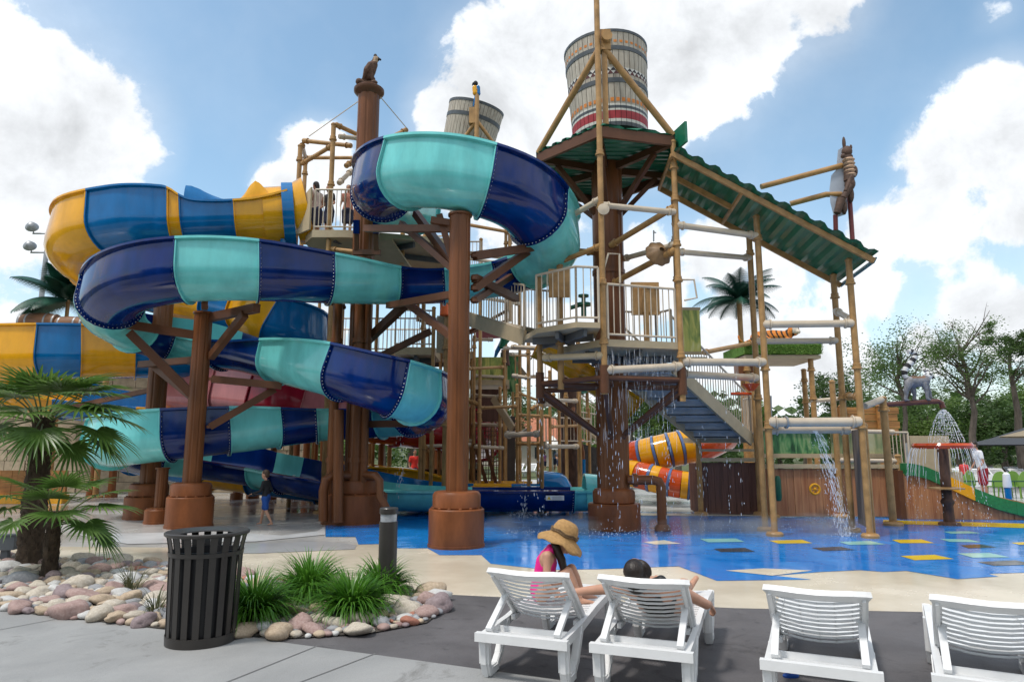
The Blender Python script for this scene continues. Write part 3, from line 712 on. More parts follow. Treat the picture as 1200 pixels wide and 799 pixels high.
# corner posts
for (x, y), z0, z1, rg in ((Nn_,2.55,11.9,(3.5,4.6,6.05,7.1)),(R1_,2.45,7.5,(3.3,4.75,5.45,6.35,7.0)),(L_,2.7,7.4,(3.9,5.2,6.1)),(F_,2.7,7.4,(5.2,6.1)),(R2_,2.6,7.4,(5.2,6.1))):
    post(x, y, z0, z1, .056, TAN, tower, foot=False, rings=rg)
post(.93,12.95,2.7,5.1,.06,TAN,tower,foot=False,rings=(3.6,))
# brown outrigger brackets under the deck
for (x, y) in (Nn_, R1_, R2_, L_, L2_, F_):
    d = V((x-MX,y-MY,0)); m = V((MX,MY,0))
    for zz in (2.85,):
        b = MB(); b.tube(m+d*.12+V((0,0,zz)), m+d+V((0,0,zz)), .06, n=8); b.tube(m+d+V((0,0,zz-.28)), m+d+V((0,0,zz+.22)), .085, n=10); b.build('outrigger', BROWN2, tower)
    b = MB(); b.tube(m+d*.16+V((0,0,1.85)), m+d*.97+V((0,0,2.72)), .055, n=8); b.ell(m+d*.16+V((0,0,1.85)), .09, 8, 6); b.build('outrigger_strut', BROWN2, tower)
b = MB(); b.tube((*Nn_,2.85),(*L_,2.85),.05,n=8); b.build('outrigger', BROWN2, tower)
b = MB(); b.tube((*Nn_,2.85),(*R1_,2.85),.05,n=8); b.build('outrigger', BROWN2, tower)
# decks
tdk = deck([Nn_, R1_, R2_, (3.2,15.0), (2.0,14.55), (1.2,13.9), (.95,13.2)], 3.55, .13, tower)
LD = [(.46,12.6),(1.15,11.95),(1.58,12.02),(1.62,13.2),(.9,13.9),(.2,13.7)]
ldk = deck(LD, 3.82, .10, tower)
railing([(Nn_[0]+.08,Nn_[1],3.55),(R1_[0]-.08,R1_[1],3.55)], 1.02, tdk)
railing([(R2_[0]-.1,R2_[1]+.2,3.55),(3.2,14.95,3.55),(2.45,14.75,3.55)], 1.02, tdk)
railing([(.46,12.62,3.82),(1.15,11.98,3.82),(1.56,12.05,3.82)], 1.02, ldk)
b = MB(); b.path([(*Nn_,4.75),(Nn_[0]+.12,Nn_[1]+.02,5.15),(Nn_[0]+.33,Nn_[1]+.05,5.15),(Nn_[0]+.33,Nn_[1]+.05,4.6)],.02,6); b.build('handrail_loop', CREAM, tower); b = MB(); b.path([(*R1_,4.75),(R1_[0]+.3,R1_[1],4.75),(R1_[0]+.34,R1_[1],4.4),(R1_[0]+.1,R1_[1],4.35)],.02,6); b.build('handrail_loop', CREAM, tower)
# control box on the railing and a small green pump
b = MB(); pc = W(756,350,12.55); b.box(pc, (.52,.08,.62)); b.box(pc+V((0,-.06,-.02)), (.14,.05,.5)); b.tube(pc+V((0,-.05,-.9)), pc+V((0,-.05,.1)), .055); b.build('control_panel', TAN, tower)
b = MB(); pc = W(655,332,12.75); b.box(pc, (.4,.06,.55)); b.build('control_panel', TAN, tower)
b = MB(); pc = W(684,362,12.6); b.lathe([(.05,-.15),(.05,.05),(.14,.06),(.14,.11),(.04,.12),(.04,.22),(.1,.23),(.1,.27)], pc, 12); b.tube(pc+V((0,0,.1)), pc+V((-.25,0,.02)), .04); b.build('water_nozzle', pm('green_nozzle',(0.01,0.10,0.055),.35), tower)
# pipes round the tower
for p, q, r, m in (((*Nn_,6.08),(*R1_,6.08),.055,CREAM),((MX,MY-.3,5.75),(*R1_,6.2),.06,TAN),((MX+.3,MY,5.55),(*R1_,5.45),.055,CREAM),((MX,MY-.2,4.95),(*R1_,5.35),.06,TAN),
    ((*Nn_,6.2),(*L_,5.9),.055,CREAM),((MX-.3,MY,5.7),(*L_,5.6),.06,TAN),((*Nn_,5.3),(*L_,5.15),.05,TAN),((*Nn_,2.98),(*R1_,3.1),.07,CREAM),((*Nn_,3.25),(.6,12.9,3.3),.06,TAN2),
    ((MX,MY+.2,6.1),(*F_,6.1),.06,TAN),((*R1_,5.9),(*R2_,5.9),.06,TAN)):
    pipe(p, q, r, m, tower)
b = MB(); p = W(707,246,12.15); b.lathe([(.0,0),(.1,.01),(.11,.04),(.02,.06)], p, 14, rot=Matrix.Rotation(R(90),3,'X')); b.build('shower_head', CREAM, tower)
b = MB(); p = V((MX-.9,MY-.3,5.55)); b.path([p,p+V((-.03,-.1,-.02)),p+V((-.03,-.14,-.1)),p+V((-.03,-.14,-.26))],.03,8); b.build('spout', GREYM, tower)
# A-frame that carries the bucket
AX = V((1.74,12.25,9.35))
for e in (L_, R1_):
    pipe(AX, (e[0],e[1],ZR+.05), .066, TAN, tower, 'bucket_brace', fit=False)
b = MB(); b.bar((1.80,12.3,ZR),(1.80,12.3,9.5),.1,.1); b.box((1.82,12.3,9.45),(.2,.2,.42)); b.tube((1.84,12.1,9.47),(1.84,12.5,9.47),.10,n=14); b.tube((1.84,12.4,9.47),(2.1,13.2,9.47),.05); b.build('bucket_bearing', TAN, tower)
for e in (F_,):
    pipe((2.2,15.5,9.3), (e[0]-.9,e[1]-.5,ZR+.05), .066, TAN, tower, 'bucket_brace', fit=False); pipe((2.2,15.5,9.3),(3.3,14.9,ZR+.05),.066,TAN,tower,'bucket_brace',fit=False)
b = MB(); b.path([(1.66,12.2,11.9),(1.72,12.5,12.3),(1.9,13.2,12.2),(1.92,13.4,11.65)],.06,10); b.build('feed_pipe', TAN, tower)

# ------------------------------------------------------------------ painted tipping buckets
WOOD  = pm('weathered_bucket_stave', (0.30,0.255,0.20), .6, var=.3, vscale=5, stretch=(3,3,.4), bump=.2, bscale=20, col2=(0.52,0.47,0.39))
BANDM = pm('bucket_band', (0.075,0.085,0.095), .5, var=.3, vscale=10)
PR = pm('bucket_red', (0.36,0.03,0.04), .55, var=.2, vscale=8); PO = pm('bucket_orange',(0.62,0.2,0.03),.55,var=.2,vscale=8)
PW = pm('bucket_white',(0.62,0.60,0.55),.6,var=.1,vscale=8); PD = pm('bucket_dark',(0.035,0.03,0.035),.6); PM = pm('bucket_maroon',(0.10,0.03,0.03),.6)
def bucket(c, r0, r1, h, tilt, name, label, paint=True, parent=None, n=44):
    root = thing(name, label, 'bucket', c)
    rot = tilt if tilt is not None else Matrix.Identity(3)
    b = MB(); b.lathe([(r0-.03,.02),(r1-.03,h),(r1-.05,h),(r0-.06,.1)], c, n, rot=rot); b.build('liner', PD, root)
    b = MB()
    def P(a, f, out=0.0):
        r = r0+(r1-r0)*f+out; return V(c)+rot @ V((r*cos(a), r*sin(a), h*f))
    def cell(i, f0, f1, m, i0=.04, i1=.96, out=0.0, tri=None):
        b.mi = m; a0 = 2*pi*(i+i0)/n; a1 = 2*pi*(i+i1)/n
        if tri == 'up': b.add([P(a0,f0,out),P(a1,f0,out),P((a0+a1)/2,f1,out)], [(0,1,2)])
        else: b.add([P(a0,f0,out),P(a1,f0,out),P(a1,f1,out),P(a0,f1,out)], [(0,1,2,3)])
    mats = [WOOD,BANDM,PR,PO,PW,PD,PM]
    for i in range(n):
        if paint:
            for f0, f1, m in ((0,.04,1),(.04,.07,4),(.07,.155,2),(.155,.175,4),(.175,.205,1),(.205,.225,4),(.225,.245,0),(.245,.29,0),(.29,.44,0),(.49,.53,0),(.60,.78,0),(.825,.86,0),(.89,.97,0)): cell(i,f0,f1,m)
            cell(i,.245,.285,3,.25,.85,.004); cell(i,.86,.885,3,.3,.8,.003); cell(i,.86,.89,0)
            cell(i,.53,.60,4,0,1); cell(i,.53,.57,6,0,1,.003,'up'); cell(i,.565,.60,5,.5,1.5,.003,'up')
        else:
            cell(i,0,.97,0)
    stv = b.build('stave_wall', mats, root, smooth=False)
    for f0, f1 in (((.44,.49),(.78,.825),(.97,1.0)) if paint else ((.70,.77),(.95,1.0),(.1,.16))):
        b = MB(); b.lathe([(r0+(r1-r0)*f0+.0, h*f0),(r0+(r1-r0)*f0+.012, h*f0+.003),(r0+(r1-r0)*f1+.012,h*f1-.003),(r0+(r1-r0)*f1,h*f1),(r0+(r1-r0)*f1-.02,h*f1),(r0+(r1-r0)*f0-.02,h*f0)], c, n, rot=rot, cap=False); b.build('hoop', BANDM, stv)
    return root
bucket((2.13,13.9,8.12), .80, .90, 2.08, Matrix.Rotation(R(-2),3,'Y'), 'tipping_bucket', 'huge painted stave bucket with red and orange bands on the green roof deck')

# ------------------------------------------------------------------ sloping green roofed chute on four tan posts
chute = thing('roofed_chute', 'long sloping green corrugated chute on tan posts right of the bucket tower', 'water chute', (5.0,13,0))
A0 = V((3.12,12.45,7.25)); A1 = V((6.75,12.35,5.12)); wv = V((.06,1.45,-.12))
ax = A1-A0; L0 = ax.length; dx = ax/L0; nz = V((-dx.z,0,dx.x)).normalized()
if nz.z < 0: nz = -nz
b = MB(); n = int(L0/.09); vs = []
for i in range(n+1):
    z = .06 if i % 4 in (1,2) else .0
    p = A0 + dx*(L0*i/n) + nz*z
    vs += [p - wv*.10, p + wv*1.08]
b.add(vs, [(2*i,2*i+1,2*i+3,2*i+2) for i in range(n)]); k = len(b.v)
b.v += [tuple(V(p)+nz*.012) for p in b.v]; b.f += [tuple(k+i for i in f[::-1]) for f in b.f]; b.m += b.m[:]
for s in (0, 2*n): b.add([b.v[s],b.v[s+1],b.v[k+s+1],b.v[k+s]], [(0,1,2,3)])
b.build('corrugated_roof', GREEN, chute, sharp=20)
for s in (0, 1):
    b = MB(); q = wv*s; b.bar(A0+q-nz*.06, A1+q-nz*.06+dx*.04, .06, .10, up=nz); b.build('edge_beam', TAN, chute)
b = MB(); q = wv*.5; b.bar(A0+q-nz*.07, A0+q-nz*.07+dx*L0*.36, .06, .1, up=nz); b.build('edge_beam', TAN, chute)
for f in (.0,.36):
    b = MB(); c = A0+ax*f-nz*.09; b.bar(c, c+wv, .05, .07); b.build('cross_beam', TAN, chute)
b = MB(); c = A1+dx*.05-nz*.03; b.bar(c, c+wv, .03, .12, up=nz); b.build('end_trim', pm('teal_trim',(0.02,0.16,0.22),.3), chute)
PN = []
def gx(px, Y): 
    t = -CAMZ/Y; v = (t*CT-ST)/(CT+t*ST); return (px-600)/F*Y/(CT-v*ST)
for px, Yp in ((908,12.95),(1020,12.7),(897,13.75),(999,13.6)):
    x = gx(px, Yp); f = (x-A0.x)/(A1.x-A0.x); zt = (A0+ax*f).z - .15
    post(x, Yp, 0, zt, .06, TAN, chute, rings=(zt-.42,)+((3.1,2.0) if Yp < 13.2 else (2.6,)))
    PN.append((x, Yp))
(pa, pb, pc_, pd) = PN
for p, q, r, m in (((R1_[0],R1_[1],5.83),(pa[0],pa[1],5.72),.06,CREAM),((R1_[0],R1_[1],5.3),(pc_[0],pc_[1],5.5),.055,CREAM),
   ((R1_[0],R1_[1],3.18),(pa[0],pa[1],3.22),.072,CREAM),((R1_[0],R1_[1]+.2,2.98),(pc_[0],pc_[1],3.0),.07,CREAM),
   ((pa[0],pa[1],3.95),(pb[0],pb[1],3.93),.07,CREAM),((pc_[0],pc_[1],3.75),(pd[0],pd[1],3.74),.06,CREAM),((pb[0],pb[1],3.98),(pd[0],pd[1],4.35),.06,CREAM),
   ((pa[0],pa[1],2.08),(pb[0],pb[1],2.08),.085,CREAM),((pa[0]+.1,pa[1]+.25,1.95),(pb[0]-.1,pb[1]+.25,1.95),.075,CREAM),((pb[0],pb[1],2.55),(pd[0]+.1,pd[1],2.62),.06,TAN)):
    pipe(p, q, r, m, chute)
b = MB(); p = V((pa[0]+.05,pa[1],2.08)); b.tube(p, p+V((.02,0,.5)), .025); b.lathe([(.12,.0),(.12,.03)], p+V((.25,-.05,0)), 12, rot=Matrix.Rotation(R(90),3,'Y')); b.build('valve', GREYM, chute)
b = MB(); p = V((pa[0]-.15,pa[1]+.4,2.6)); b.lathe([(.05,0),(.16,.12),(.17,.14),(.04,.14)], p+V((0,0,.1)), 14); b.tube(p+V((-.4,0,.05)), p+V((0,0,.05)), .03); b.build('spray_cup', ORNG, chute)
# dark weathered panel between the right-hand posts
b = MB(); q0 = V((pd[0]+.12,pd[1]-.05,0)); q1 = V((pb[0]+.02,pb[1]+.12,0))
for i in range(7):
    a = q0.lerp(q1, i/7); c = q0.lerp(q1, (i+.92)/7); b.bar(a.lerp(c,.5)+V((0,0,.18)), a.lerp(c,.5)+V((0,0,1.95)), (c-a).length, .03, up=(q1-q0).cross(V((0,0,1))))
b.build('plank_panel', pm('weathered_plank',(0.16,0.125,0.10),.8,var=.3,vscale=3,stretch=(4,4,.3)), chute)
post(q1.x+.08, q1.y-.05, .05, 2.0, .04, TAN, chute, foot=False)

# carved animal cut-out standing over the chute
tot = thing('totem_sign', 'grey backed carved monkey cut-out on red rods above the end of the green chute', 'sign', W(988,245,12.9))
TB = pm('totem_grey',(0.42,0.46,0.53),.6,var=.1); TBR = pm('totem_brown',(0.09,0.05,0.035),.7,var=.4,vscale=10); TL = pm('totem_rope',(0.45,0.30,0.2),.7,var=.2)
YT = 12.95
o = [W(x,y,YT) for x, y in ((982,176),(990,171),(994,190),(995,212),(993,232),(986,250),(977,253),(973,238),(972,222),(974,206),(980,199),(981,186))]
b = MB(); b.prism(o, (.12,.07,0)); b.build('backing_panel', TB, tot, smooth=False)
b = MB()
b.ell(W(992.5,178,YT-.10), (.10,.10,.12), 12, 8); b.ell(W(989,168,YT-.06), (.035,.04,.14), 8, 6); b.ell(W(997,173,YT-.12), (.025,.04,.06), 8, 6); b.ell(W(988,183,YT-.18),(.05,.05,.05),8,6)
b.tube(W(994,183,YT-.1), W(995,212,YT-.1), .085, .10); b.ell(W(1000.5,201,YT-.1), (.07,.09,.13), 10, 8); b.ell(W(996,216,YT-.1), (.10,.11,.13), 10, 8)
b.tube(W(997,218,YT-.15), W(988,232,YT-.15), .075, .06); b.ell(W(997,228,YT-.12), (.06,.07,.17), 8, 6); b.tube(W(986,233,YT-.12), W(981,250,YT-.12), .085, .065); b.ell(W(989,243,YT-.10),(.06,.07,.15),8,6); b.tube(W(998,206,YT-.16),W(991,224,YT-.18),.05,.04)
b.build('monkey_body', TBR, tot)
for i in range(5):
    b = MB(); c = W(994.3+i*.5,188+i*4.4,YT-.1); b.lathe([(.09,-.035),(.118,0),(.09,.035)], c, 14); b.build('rope_wrap', TL, tot)
RRD = pm('red_rod',(0.16,0.03,0.03),.4)
for a, c in (((979,252),(979.5,272)),((995,222),(999,281))):
    b = MB(); b.tube(W(*a,12.9), W(*c,12.95), .045); b.build('rod', RRD, tot)
b = MB(); b.tube(W(892,219,12.85), W(987,194,12.95), .055); b.build('support_pipe', TAN, tot)
b = MB(); b.path([W(926,239,13.2), W(968,228,13.0), W(986,228,12.95)], .055, 10); b.build('support_pipe', TAN, tot)
# brown fluted dish
dish = thing('tipping_dish', 'round brown fluted dish hanging off a pipe beside the bucket tower mast', 'dish', W(772,297,12.9))
b = MB(); rot = Matrix.Rotation(R(75),3,'X') @ Matrix.Rotation(R(12),3,'Y')
vs=[];n=36
prof=[(.0,.10),(.08,.09),(.16,.05),(.255,-.02),(.265,-.02),(.255,.0),(.16,.10),(.05,.15)]
for r,z in prof:
    for j in range(n):
        k = r*(1+.05*cos(9*2*pi*j/n)*(r/.26)); vs.append(W(772,297,12.9)+rot@V((k*cos(2*pi*j/n),k*sin(2*pi*j/n),z)))
b.add(vs,[(i*n+j,i*n+(j+1)%n,(i+1)*n+(j+1)%n,(i+1)*n+j) for i in range(len(prof)-1) for j in range(n)])
b.build('bowl', pm('dish_brown',(0.25,0.15,0.075),.5,var=.25,vscale=8), dish)
b = MB(); b.tube(W(766,283,12.85),W(766,270,12.85),.015); b.path([W(766,272,12.85),W(769,273,12.85)],.012,6); b.build('hook', GREYM, dish)

# ------------------------------------------------------------------ stairs, landing and walkway
STG = pm('stair_steel', (0.46, 0.455, 0.44), .6, var=.18, vscale=3, spec=.25)
def stairs(p0r, p0l, p1r, p1l, n, name, label, rails='rl', mat=STG, cat='stairs', str_mat=TAN2):
    root = thing(name, label, cat, V(p1r).lerp(V(p1l), .5))
    p0r, p0l, p1r, p1l = map(V, (p0r, p0l, p1r, p1l)); b = MB()
    for i in range(n):
        a = p0r.lerp(p1r, i/n); c = p0l.lerp(p1l, i/n); a2 = p0r.lerp(p1r, (i+1)/n); c2 = p0l.lerp(p1l, (i+1)/n)
        zt = a2.z
        t = [V((a.x,a.y,zt)), V((c.x,c.y,zt)), V((c2.x,c2.y,zt)), V((a2.x,a2.y,zt))]
        b.prism(t, (0,0,-.025)); b.prism([V((a.x,a.y,a.z-.02)),V((c.x,c.y,a.z-.02)),V((c.x,c.y,zt-.03)),V((a.x,a.y,zt-.03))], (p1r-p0r).normalized()*.012)
    b.build('treads', mat, root, smooth=False)
    for (p, q) in ((p0r,p1r),(p0l,p1l)):
        b = MB(); b.bar(p-V((0,0,.08)), q-V((0,0,.08)), .06, .30, up=(0,0,1)); b.build('stringer', str_mat, root)
    if 'r' in rails: railing([p0r, p1r], 1.0, root, sp=.14, mat=CREAM)
    if 'l' in rails: railing([p0l, p1l], 1.0, root, sp=.14, mat=CREAM)
    return root
st = stairs((3.36,14.15,3.35),(2.1,14.15,3.35),(5.9,17.0,1.88),(4.64,17.0,1.88), 9, 'staircase', 'grey steel staircase dropping from the bucket tower deck to the plank cabinet', rails='rl')
railing([(5.9,17.0,1.88),(6.15,17.0,1.88),(6.15,18.2,1.88)], 1.0, st)
walk = stairs((-1.15,16.2,4.78),(-.6,17.3,4.78),(.25,13.5,3.86),(1.0,14.1,3.86), 8, 'staircase', 'tan railed stair bridge rising left from the bucket tower to the slide platform', rails='rl', mat=DKGREY)
# plank cabinet under the landing
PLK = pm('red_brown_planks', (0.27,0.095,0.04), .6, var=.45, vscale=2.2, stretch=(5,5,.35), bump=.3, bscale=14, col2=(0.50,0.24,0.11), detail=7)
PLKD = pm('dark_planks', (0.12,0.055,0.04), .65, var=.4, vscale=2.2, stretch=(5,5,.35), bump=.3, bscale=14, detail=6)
def planks(p, q, z0, z1, parent, mat, name='plank_wall', n=None, th=.06, ztop=None, seed=1):
    p = V((*p[:2],0)); q = V((*q[:2],0)); L = (q-p).length; n = n or max(2,int(L/.16)); rr = random.Random(seed); b = MB()
    d = (q-p)/L; nn = V((d.y,-d.x,0))
    for i in range(n):
        f0 = i/n; f1 = (i+.965)/n; a = p+d*L*f0; c = p+d*L*f1; j = nn*rr.uniform(-.008,.008)
        t0 = ztop(f0) if ztop else z1; t1 = ztop(f1) if ztop else z1
        b.prism([a+j+V((0,0,z0)),c+j+V((0,0,z0)),c+j+V((0,0,t1)),a+j+V((0,0,t0))], -nn*th)
    b.prism([p-nn*(th+.001)+V((0,0,z0)),q-nn*(th+.001)+V((0,0,z0)),q-nn*(th+.001)+V((0,0,(ztop(1) if ztop else z1)-.02)),p-nn*(th+.001)+V((0,0,(ztop(0) if ztop else z1)-.02))], -nn*.03)
    return b.build(name, mat, parent, smooth=False)
cab = thing('plank_cabinet', 'dark plank cabinet with a landing on top at the foot of the grey staircase', 'cabinet', (5.25,17.5,0))
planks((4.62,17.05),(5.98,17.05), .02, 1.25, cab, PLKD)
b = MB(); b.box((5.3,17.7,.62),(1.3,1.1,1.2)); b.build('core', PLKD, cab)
b = MB(); b.box((5.3,17.65,1.80),(1.5,1.3,.13)); b.build('landing', TAN2, cab)
for x in (4.58, 6.02): post(x, 16.98, 0, 1.75 if x < 5 else 3.4, .065, TAN, cab)
b = MB(); b.bar((4.6,17.0,1.32),(6.0,17.0,1.32),.09,.09); b.bar((4.6,17.0,1.55),(6.0,17.0,1.55),.06,.06); b.build('cross_rail', TAN2, cab)
# ------------------------------------------------------------------ people: one continuous remeshed body, clothes and hair as children
def bake(mb, voxel, it=3, name='body'):
    me = bpy.data.meshes.new(name+'_t'); me.from_pydata(mb.v, [], mb.f)
    bm = bmesh.new(); bm.from_mesh(me); bmesh.ops.recalc_face_normals(bm, faces=bm.faces); bm.to_mesh(me); bm.free()
    o = bpy.data.objects.new(name+'_t', me); COL.objects.link(o)
    m = o.modifiers.new('r', 'REMESH'); m.mode = 'VOXEL'; m.voxel_size = voxel
    if it: s = o.modifiers.new('s', 'SMOOTH'); s.iterations = it; s.factor = .5
    dg = bpy.context.evaluated_depsgraph_get(); dg.update()
    r = bpy.data.meshes.new_from_object(o.evaluated_get(dg)); bpy.data.objects.remove(o); bpy.data.meshes.remove(me)
    return r
def limb(b, pts, rs, n=10):
    """chain of capsules through pts"""
    for i in range(len(pts)-1): b.tube(pts[i], pts[i+1], rs[i], rs[i+1], n=n)
    for p, r in zip(pts, rs): b.ell(p, r, n, 8)
def hand(b, wr, d, up, s, curl=.35, fine=True):
    d = V(d).normalized(); up = V(up); sd = d.cross(up).normalized(); up = sd.cross(d).normalized()
    M = Matrix((sd, d, up)).transposed()
    b.ell(V(wr)+d*.045*s, (.036*s, .052*s, .016*s), 10, 8, rot=M)
    if not fine: return
    for k, (off, ln) in enumerate(((-.027,.066),(-.009,.076),(.009,.070),(.026,.055))):
        p0 = V(wr)+d*.08*s+sd*off*s; p1 = p0+(d*cos(curl)-up*sin(curl))*ln*.5*s; p2 = p1+(d*cos(curl*2.2)-up*sin(curl*2.2))*ln*.5*s
        limb(b, [p0,p1,p2], [.0092*s,.0086*s,.0072*s], 8)
    p0 = V(wr)+d*.03*s-sd*.03*s; limb(b, [p0, p0+(d*.6-sd*.7-up*.2).normalized()*.032*s, p0+(d*.9-sd*.75-up*.4).normalized()*.06*s], [.0115*s,.0105*s,.008*s], 8)
def figure(label, J, s, skin, hair=None, top=None, bottom=None, voxel=.02, fine=False, cat='person', group=None, kid=1.0, hair_long=False, shoes=None, loc=None):
    """J: joint dictionary in world metres"""
    root = thing('person', label, cat, loc if loc else (J['pel'][0], J['pel'][1], J.get('z0', min(J['anL'][2], J['anR'][2])-.08*s)), group)
    J = {k: (V(v) if isinstance(v, (tuple, list, V)) else v) for k, v in J.items()}
    k = s
    def torso(b, g=1.0, low=True):
        for a in ('L','R'):
            limb(b, [J['hip'+a], J['pel'].lerp(J['chest'],.5).lerp(J['sh'+a],.18), J['sh'+a].lerp(J['chest'],.45), ], [.092*k*g,.083*k*g,.088*k*g])
        limb(b, [J['pel'], J['pel'].lerp(J['chest'],.5), J['chest']], [.105*k*g,.10*k*g,.11*k*g])
        limb(b, [J['shL'], J['chest'].lerp(J['neck'],.5), J['shR']], [.052*k*g,.075*k*g,.052*k*g])
    b = MB(); torso(b)
    limb(b, [J['chest'].lerp(J['neck'],.4), J['neck'], J['head']], [.07*k,.048*k,.046*k])
    hk = k*kid; fd = V(J['face']).normalized(); hu = (J['head']-J['neck']); hu = (hu - fd*hu.dot(fd)).normalized(); sd = fd.cross(hu).normalized()
    M = Matrix((sd, fd, hu)).transposed(); h = J['head']
    b.ell(h+hu*.03*hk, (.074*hk,.092*hk,.095*hk), 16, 12, rot=M); b.ell(h-hu*.045*hk+fd*.028*hk, (.052*hk,.06*hk,.068*hk), 12, 10, rot=M)
    b.ell(h+fd*.094*hk-hu*.012*hk, (.014*hk,.02*hk,.024*hk), 8, 6, rot=M)
    for q in (-1,1): b.ell(h+sd*.075*hk*q-hu*.005*hk, (.012*hk,.02*hk,.032*hk), 8, 6, rot=M)
    for a in ('L','R'):
        limb(b, [J['sh'+a], J['el'+a], J['wr'+a]], [.050*k,.038*k,.027*k])
        limb(b, [J['sh'+a].lerp(J['el'+a],.15), J['sh'+a].lerp(J['el'+a],.6)], [.049*k,.043*k])
        hd = J.get('hd'+a, J['wr'+a]-J['el'+a]); hand(b, J['wr'+a], hd, J.get('hu'+a, fd), k, J.get('curl'+a,.35), fine)
        limb(b, [J['hip'+a], J['kn'+a], J['kn'+a].lerp(J['an'+a],.35), J['an'+a]], [.083*k,.054*k,.055*k,.036*k])
        limb(b, [J['an'+a]-V((0,0,.03*k)), J['toe'+a]], [.036*k,.024*k]); b.ell(J['an'+a]-V(J['toe'+a]-J['an'+a]).normalized()*.02*k-V((0,0,.035*k)), .035*k, 8, 6)
    me = bake(b, voxel, 3)
    me.materials.append(skin); me.materials.append(EYE)
    eyes = [h+fd*.085*hk+hu*.02*hk+sd*.03*hk*q for q in (-1,1)]; mouth = h+fd*.085*hk-hu*.055*hk
    for p in me.polygons:
        c = p.center
        if any((c-e).length < .0135*hk for e in eyes) or (abs((c-mouth).dot(hu)) < .007*hk and (c-mouth).length < .026*hk): p.material_index = 1
    me.transform(Matrix.Translation(-OFF[root.name])); me.polygons.foreach_set('use_smooth', [True]*len(me.polygons))
    body = bpy.data.objects.new('body', me); COL.objects.link(body); body.parent = root
    def child(b, name, mat, vx=None, it=2):
        m2 = bake(b, vx or voxel, it); m2.materials.append(mat); m2.transform(Matrix.Translation(-OFF[root.name])); m2.polygons.foreach_set('use_smooth', [True]*len(m2.polygons))
        o = bpy.data.objects.new(name, m2); COL.objects.link(o); o.parent = root; return o
    g = 1.0 + .012/(.1*k) + voxel*.6
    if top:
        mat, kind = top; b = MB()
        if kind == 'swimsuit':
            for a in ('L','R'):
                limb(b, [J['hip'+a].lerp(J['pel'],.35), J['pel'].lerp(J['chest'],.5).lerp(J['sh'+a],.18), J['sh'+a].lerp(J['chest'],.55)], [.094*k*g,.086*k*g,.08*k*g])
                limb(b, [J['chest'], J['sh'+a].lerp(J['neck'],.45)+V((0,0,.035*k))], [.1*k*g,.038*k*g])
            limb(b, [J['pel'], J['pel'].lerp(J['chest'],.5), J['chest']], [.105*k*g,.10*k*g,.105*k*g])
        else:
            torso(b, g)
            e = {'tee':.55,'long':1.0}.get(kind)
            if e:
                for a in ('L','R'):
                    if kind == 'tee': limb(b, [J['sh'+a], J['sh'+a].lerp(J['el'+a],e)], [.064*k,.060*k])
                    else: limb(b, [J['sh'+a], J['el'+a], J['el'+a].lerp(J['wr'+a],.88)], [.062*k,.05*k,.04*k])
        child(b, {'swimsuit':'swimsuit','tee':'shirt','long':'rash_guard','tank':'top'}[kind], mat)
    if bottom:
        mat, e = bottom; b = MB()
        limb(b, [J['hipL'], J['pel']+V((0,0,.03*k)), J['hipR']], [.1*k*g,.115*k*g,.1*k*g])
        for a in ('L','R'): limb(b, [J['hip'+a], J['hip'+a].lerp(J['kn'+a],e)], [.098*k*g,.082*k*g])
        child(b, 'shorts', mat)
    if hair:
        b = MB(); b.ell(h+hu*.045*hk-fd*.014*hk, (.083*hk,.092*hk,.09*hk), 16, 12, rot=M); b.ell(h-fd*.05*hk, (.074*hk,.05*hk,.08*hk), 12, 10, rot=M)
        if hair_long: limb(b, [h-fd*.06*hk, h-fd*.08*hk-hu*.12*hk, h-fd*.08*hk-hu*.24*hk], [.065*hk,.05*hk,.03*hk])
        child(b, 'hair', hair, it=1)
    return root
def stand(p, ht, az, lean=0.0, stride=0.0, arms=.15, kid=False):
    """joints of a standing or walking figure; az = heading (radians from +Y, clockwise)"""
    s = ht/1.75; f = V((sin(az), cos(az), 0)); r = V((cos(az), -sin(az), 0)); p = V(p); Z = V((0,0,1)); up = (Z+f*lean).normalized()
    pel = p+Z*.93*s; ch = pel+up*.40*s; nk = ch+up*.17*s; hd = nk+up*.14*s+f*.02*s
    J = dict(pel=pel, chest=ch, neck=nk, head=hd, face=f-Z*lean*.6, z0=p.z)
    for a, q in (('L',-1),('R',1)):
        J['hip'+a] = pel+r*.085*s*q-Z*.03*s; st = stride*q
        J['kn'+a] = J['hip'+a]+f*(.13*st*s+.02*s)-Z*.43*s; J['an'+a] = J['kn'+a]+f*(.14*st*s-.03*s - (.08*s if st < 0 else 0))-Z*.39*s
        J['toe'+a] = J['an'+a]+f*.14*s-Z*.055*s
        J['sh'+a] = ch+up*.10*s+r*.175*s*q; J['el'+a] = J['sh'+a]-Z*.29*s+r*.05*s*q-f*(.12*st*s+.03*s); J['wr'+a] = J['el'+a]-Z*.2*s*(1-arms)+f*(.1+.3*arms-.1*st)*s
    return J, s

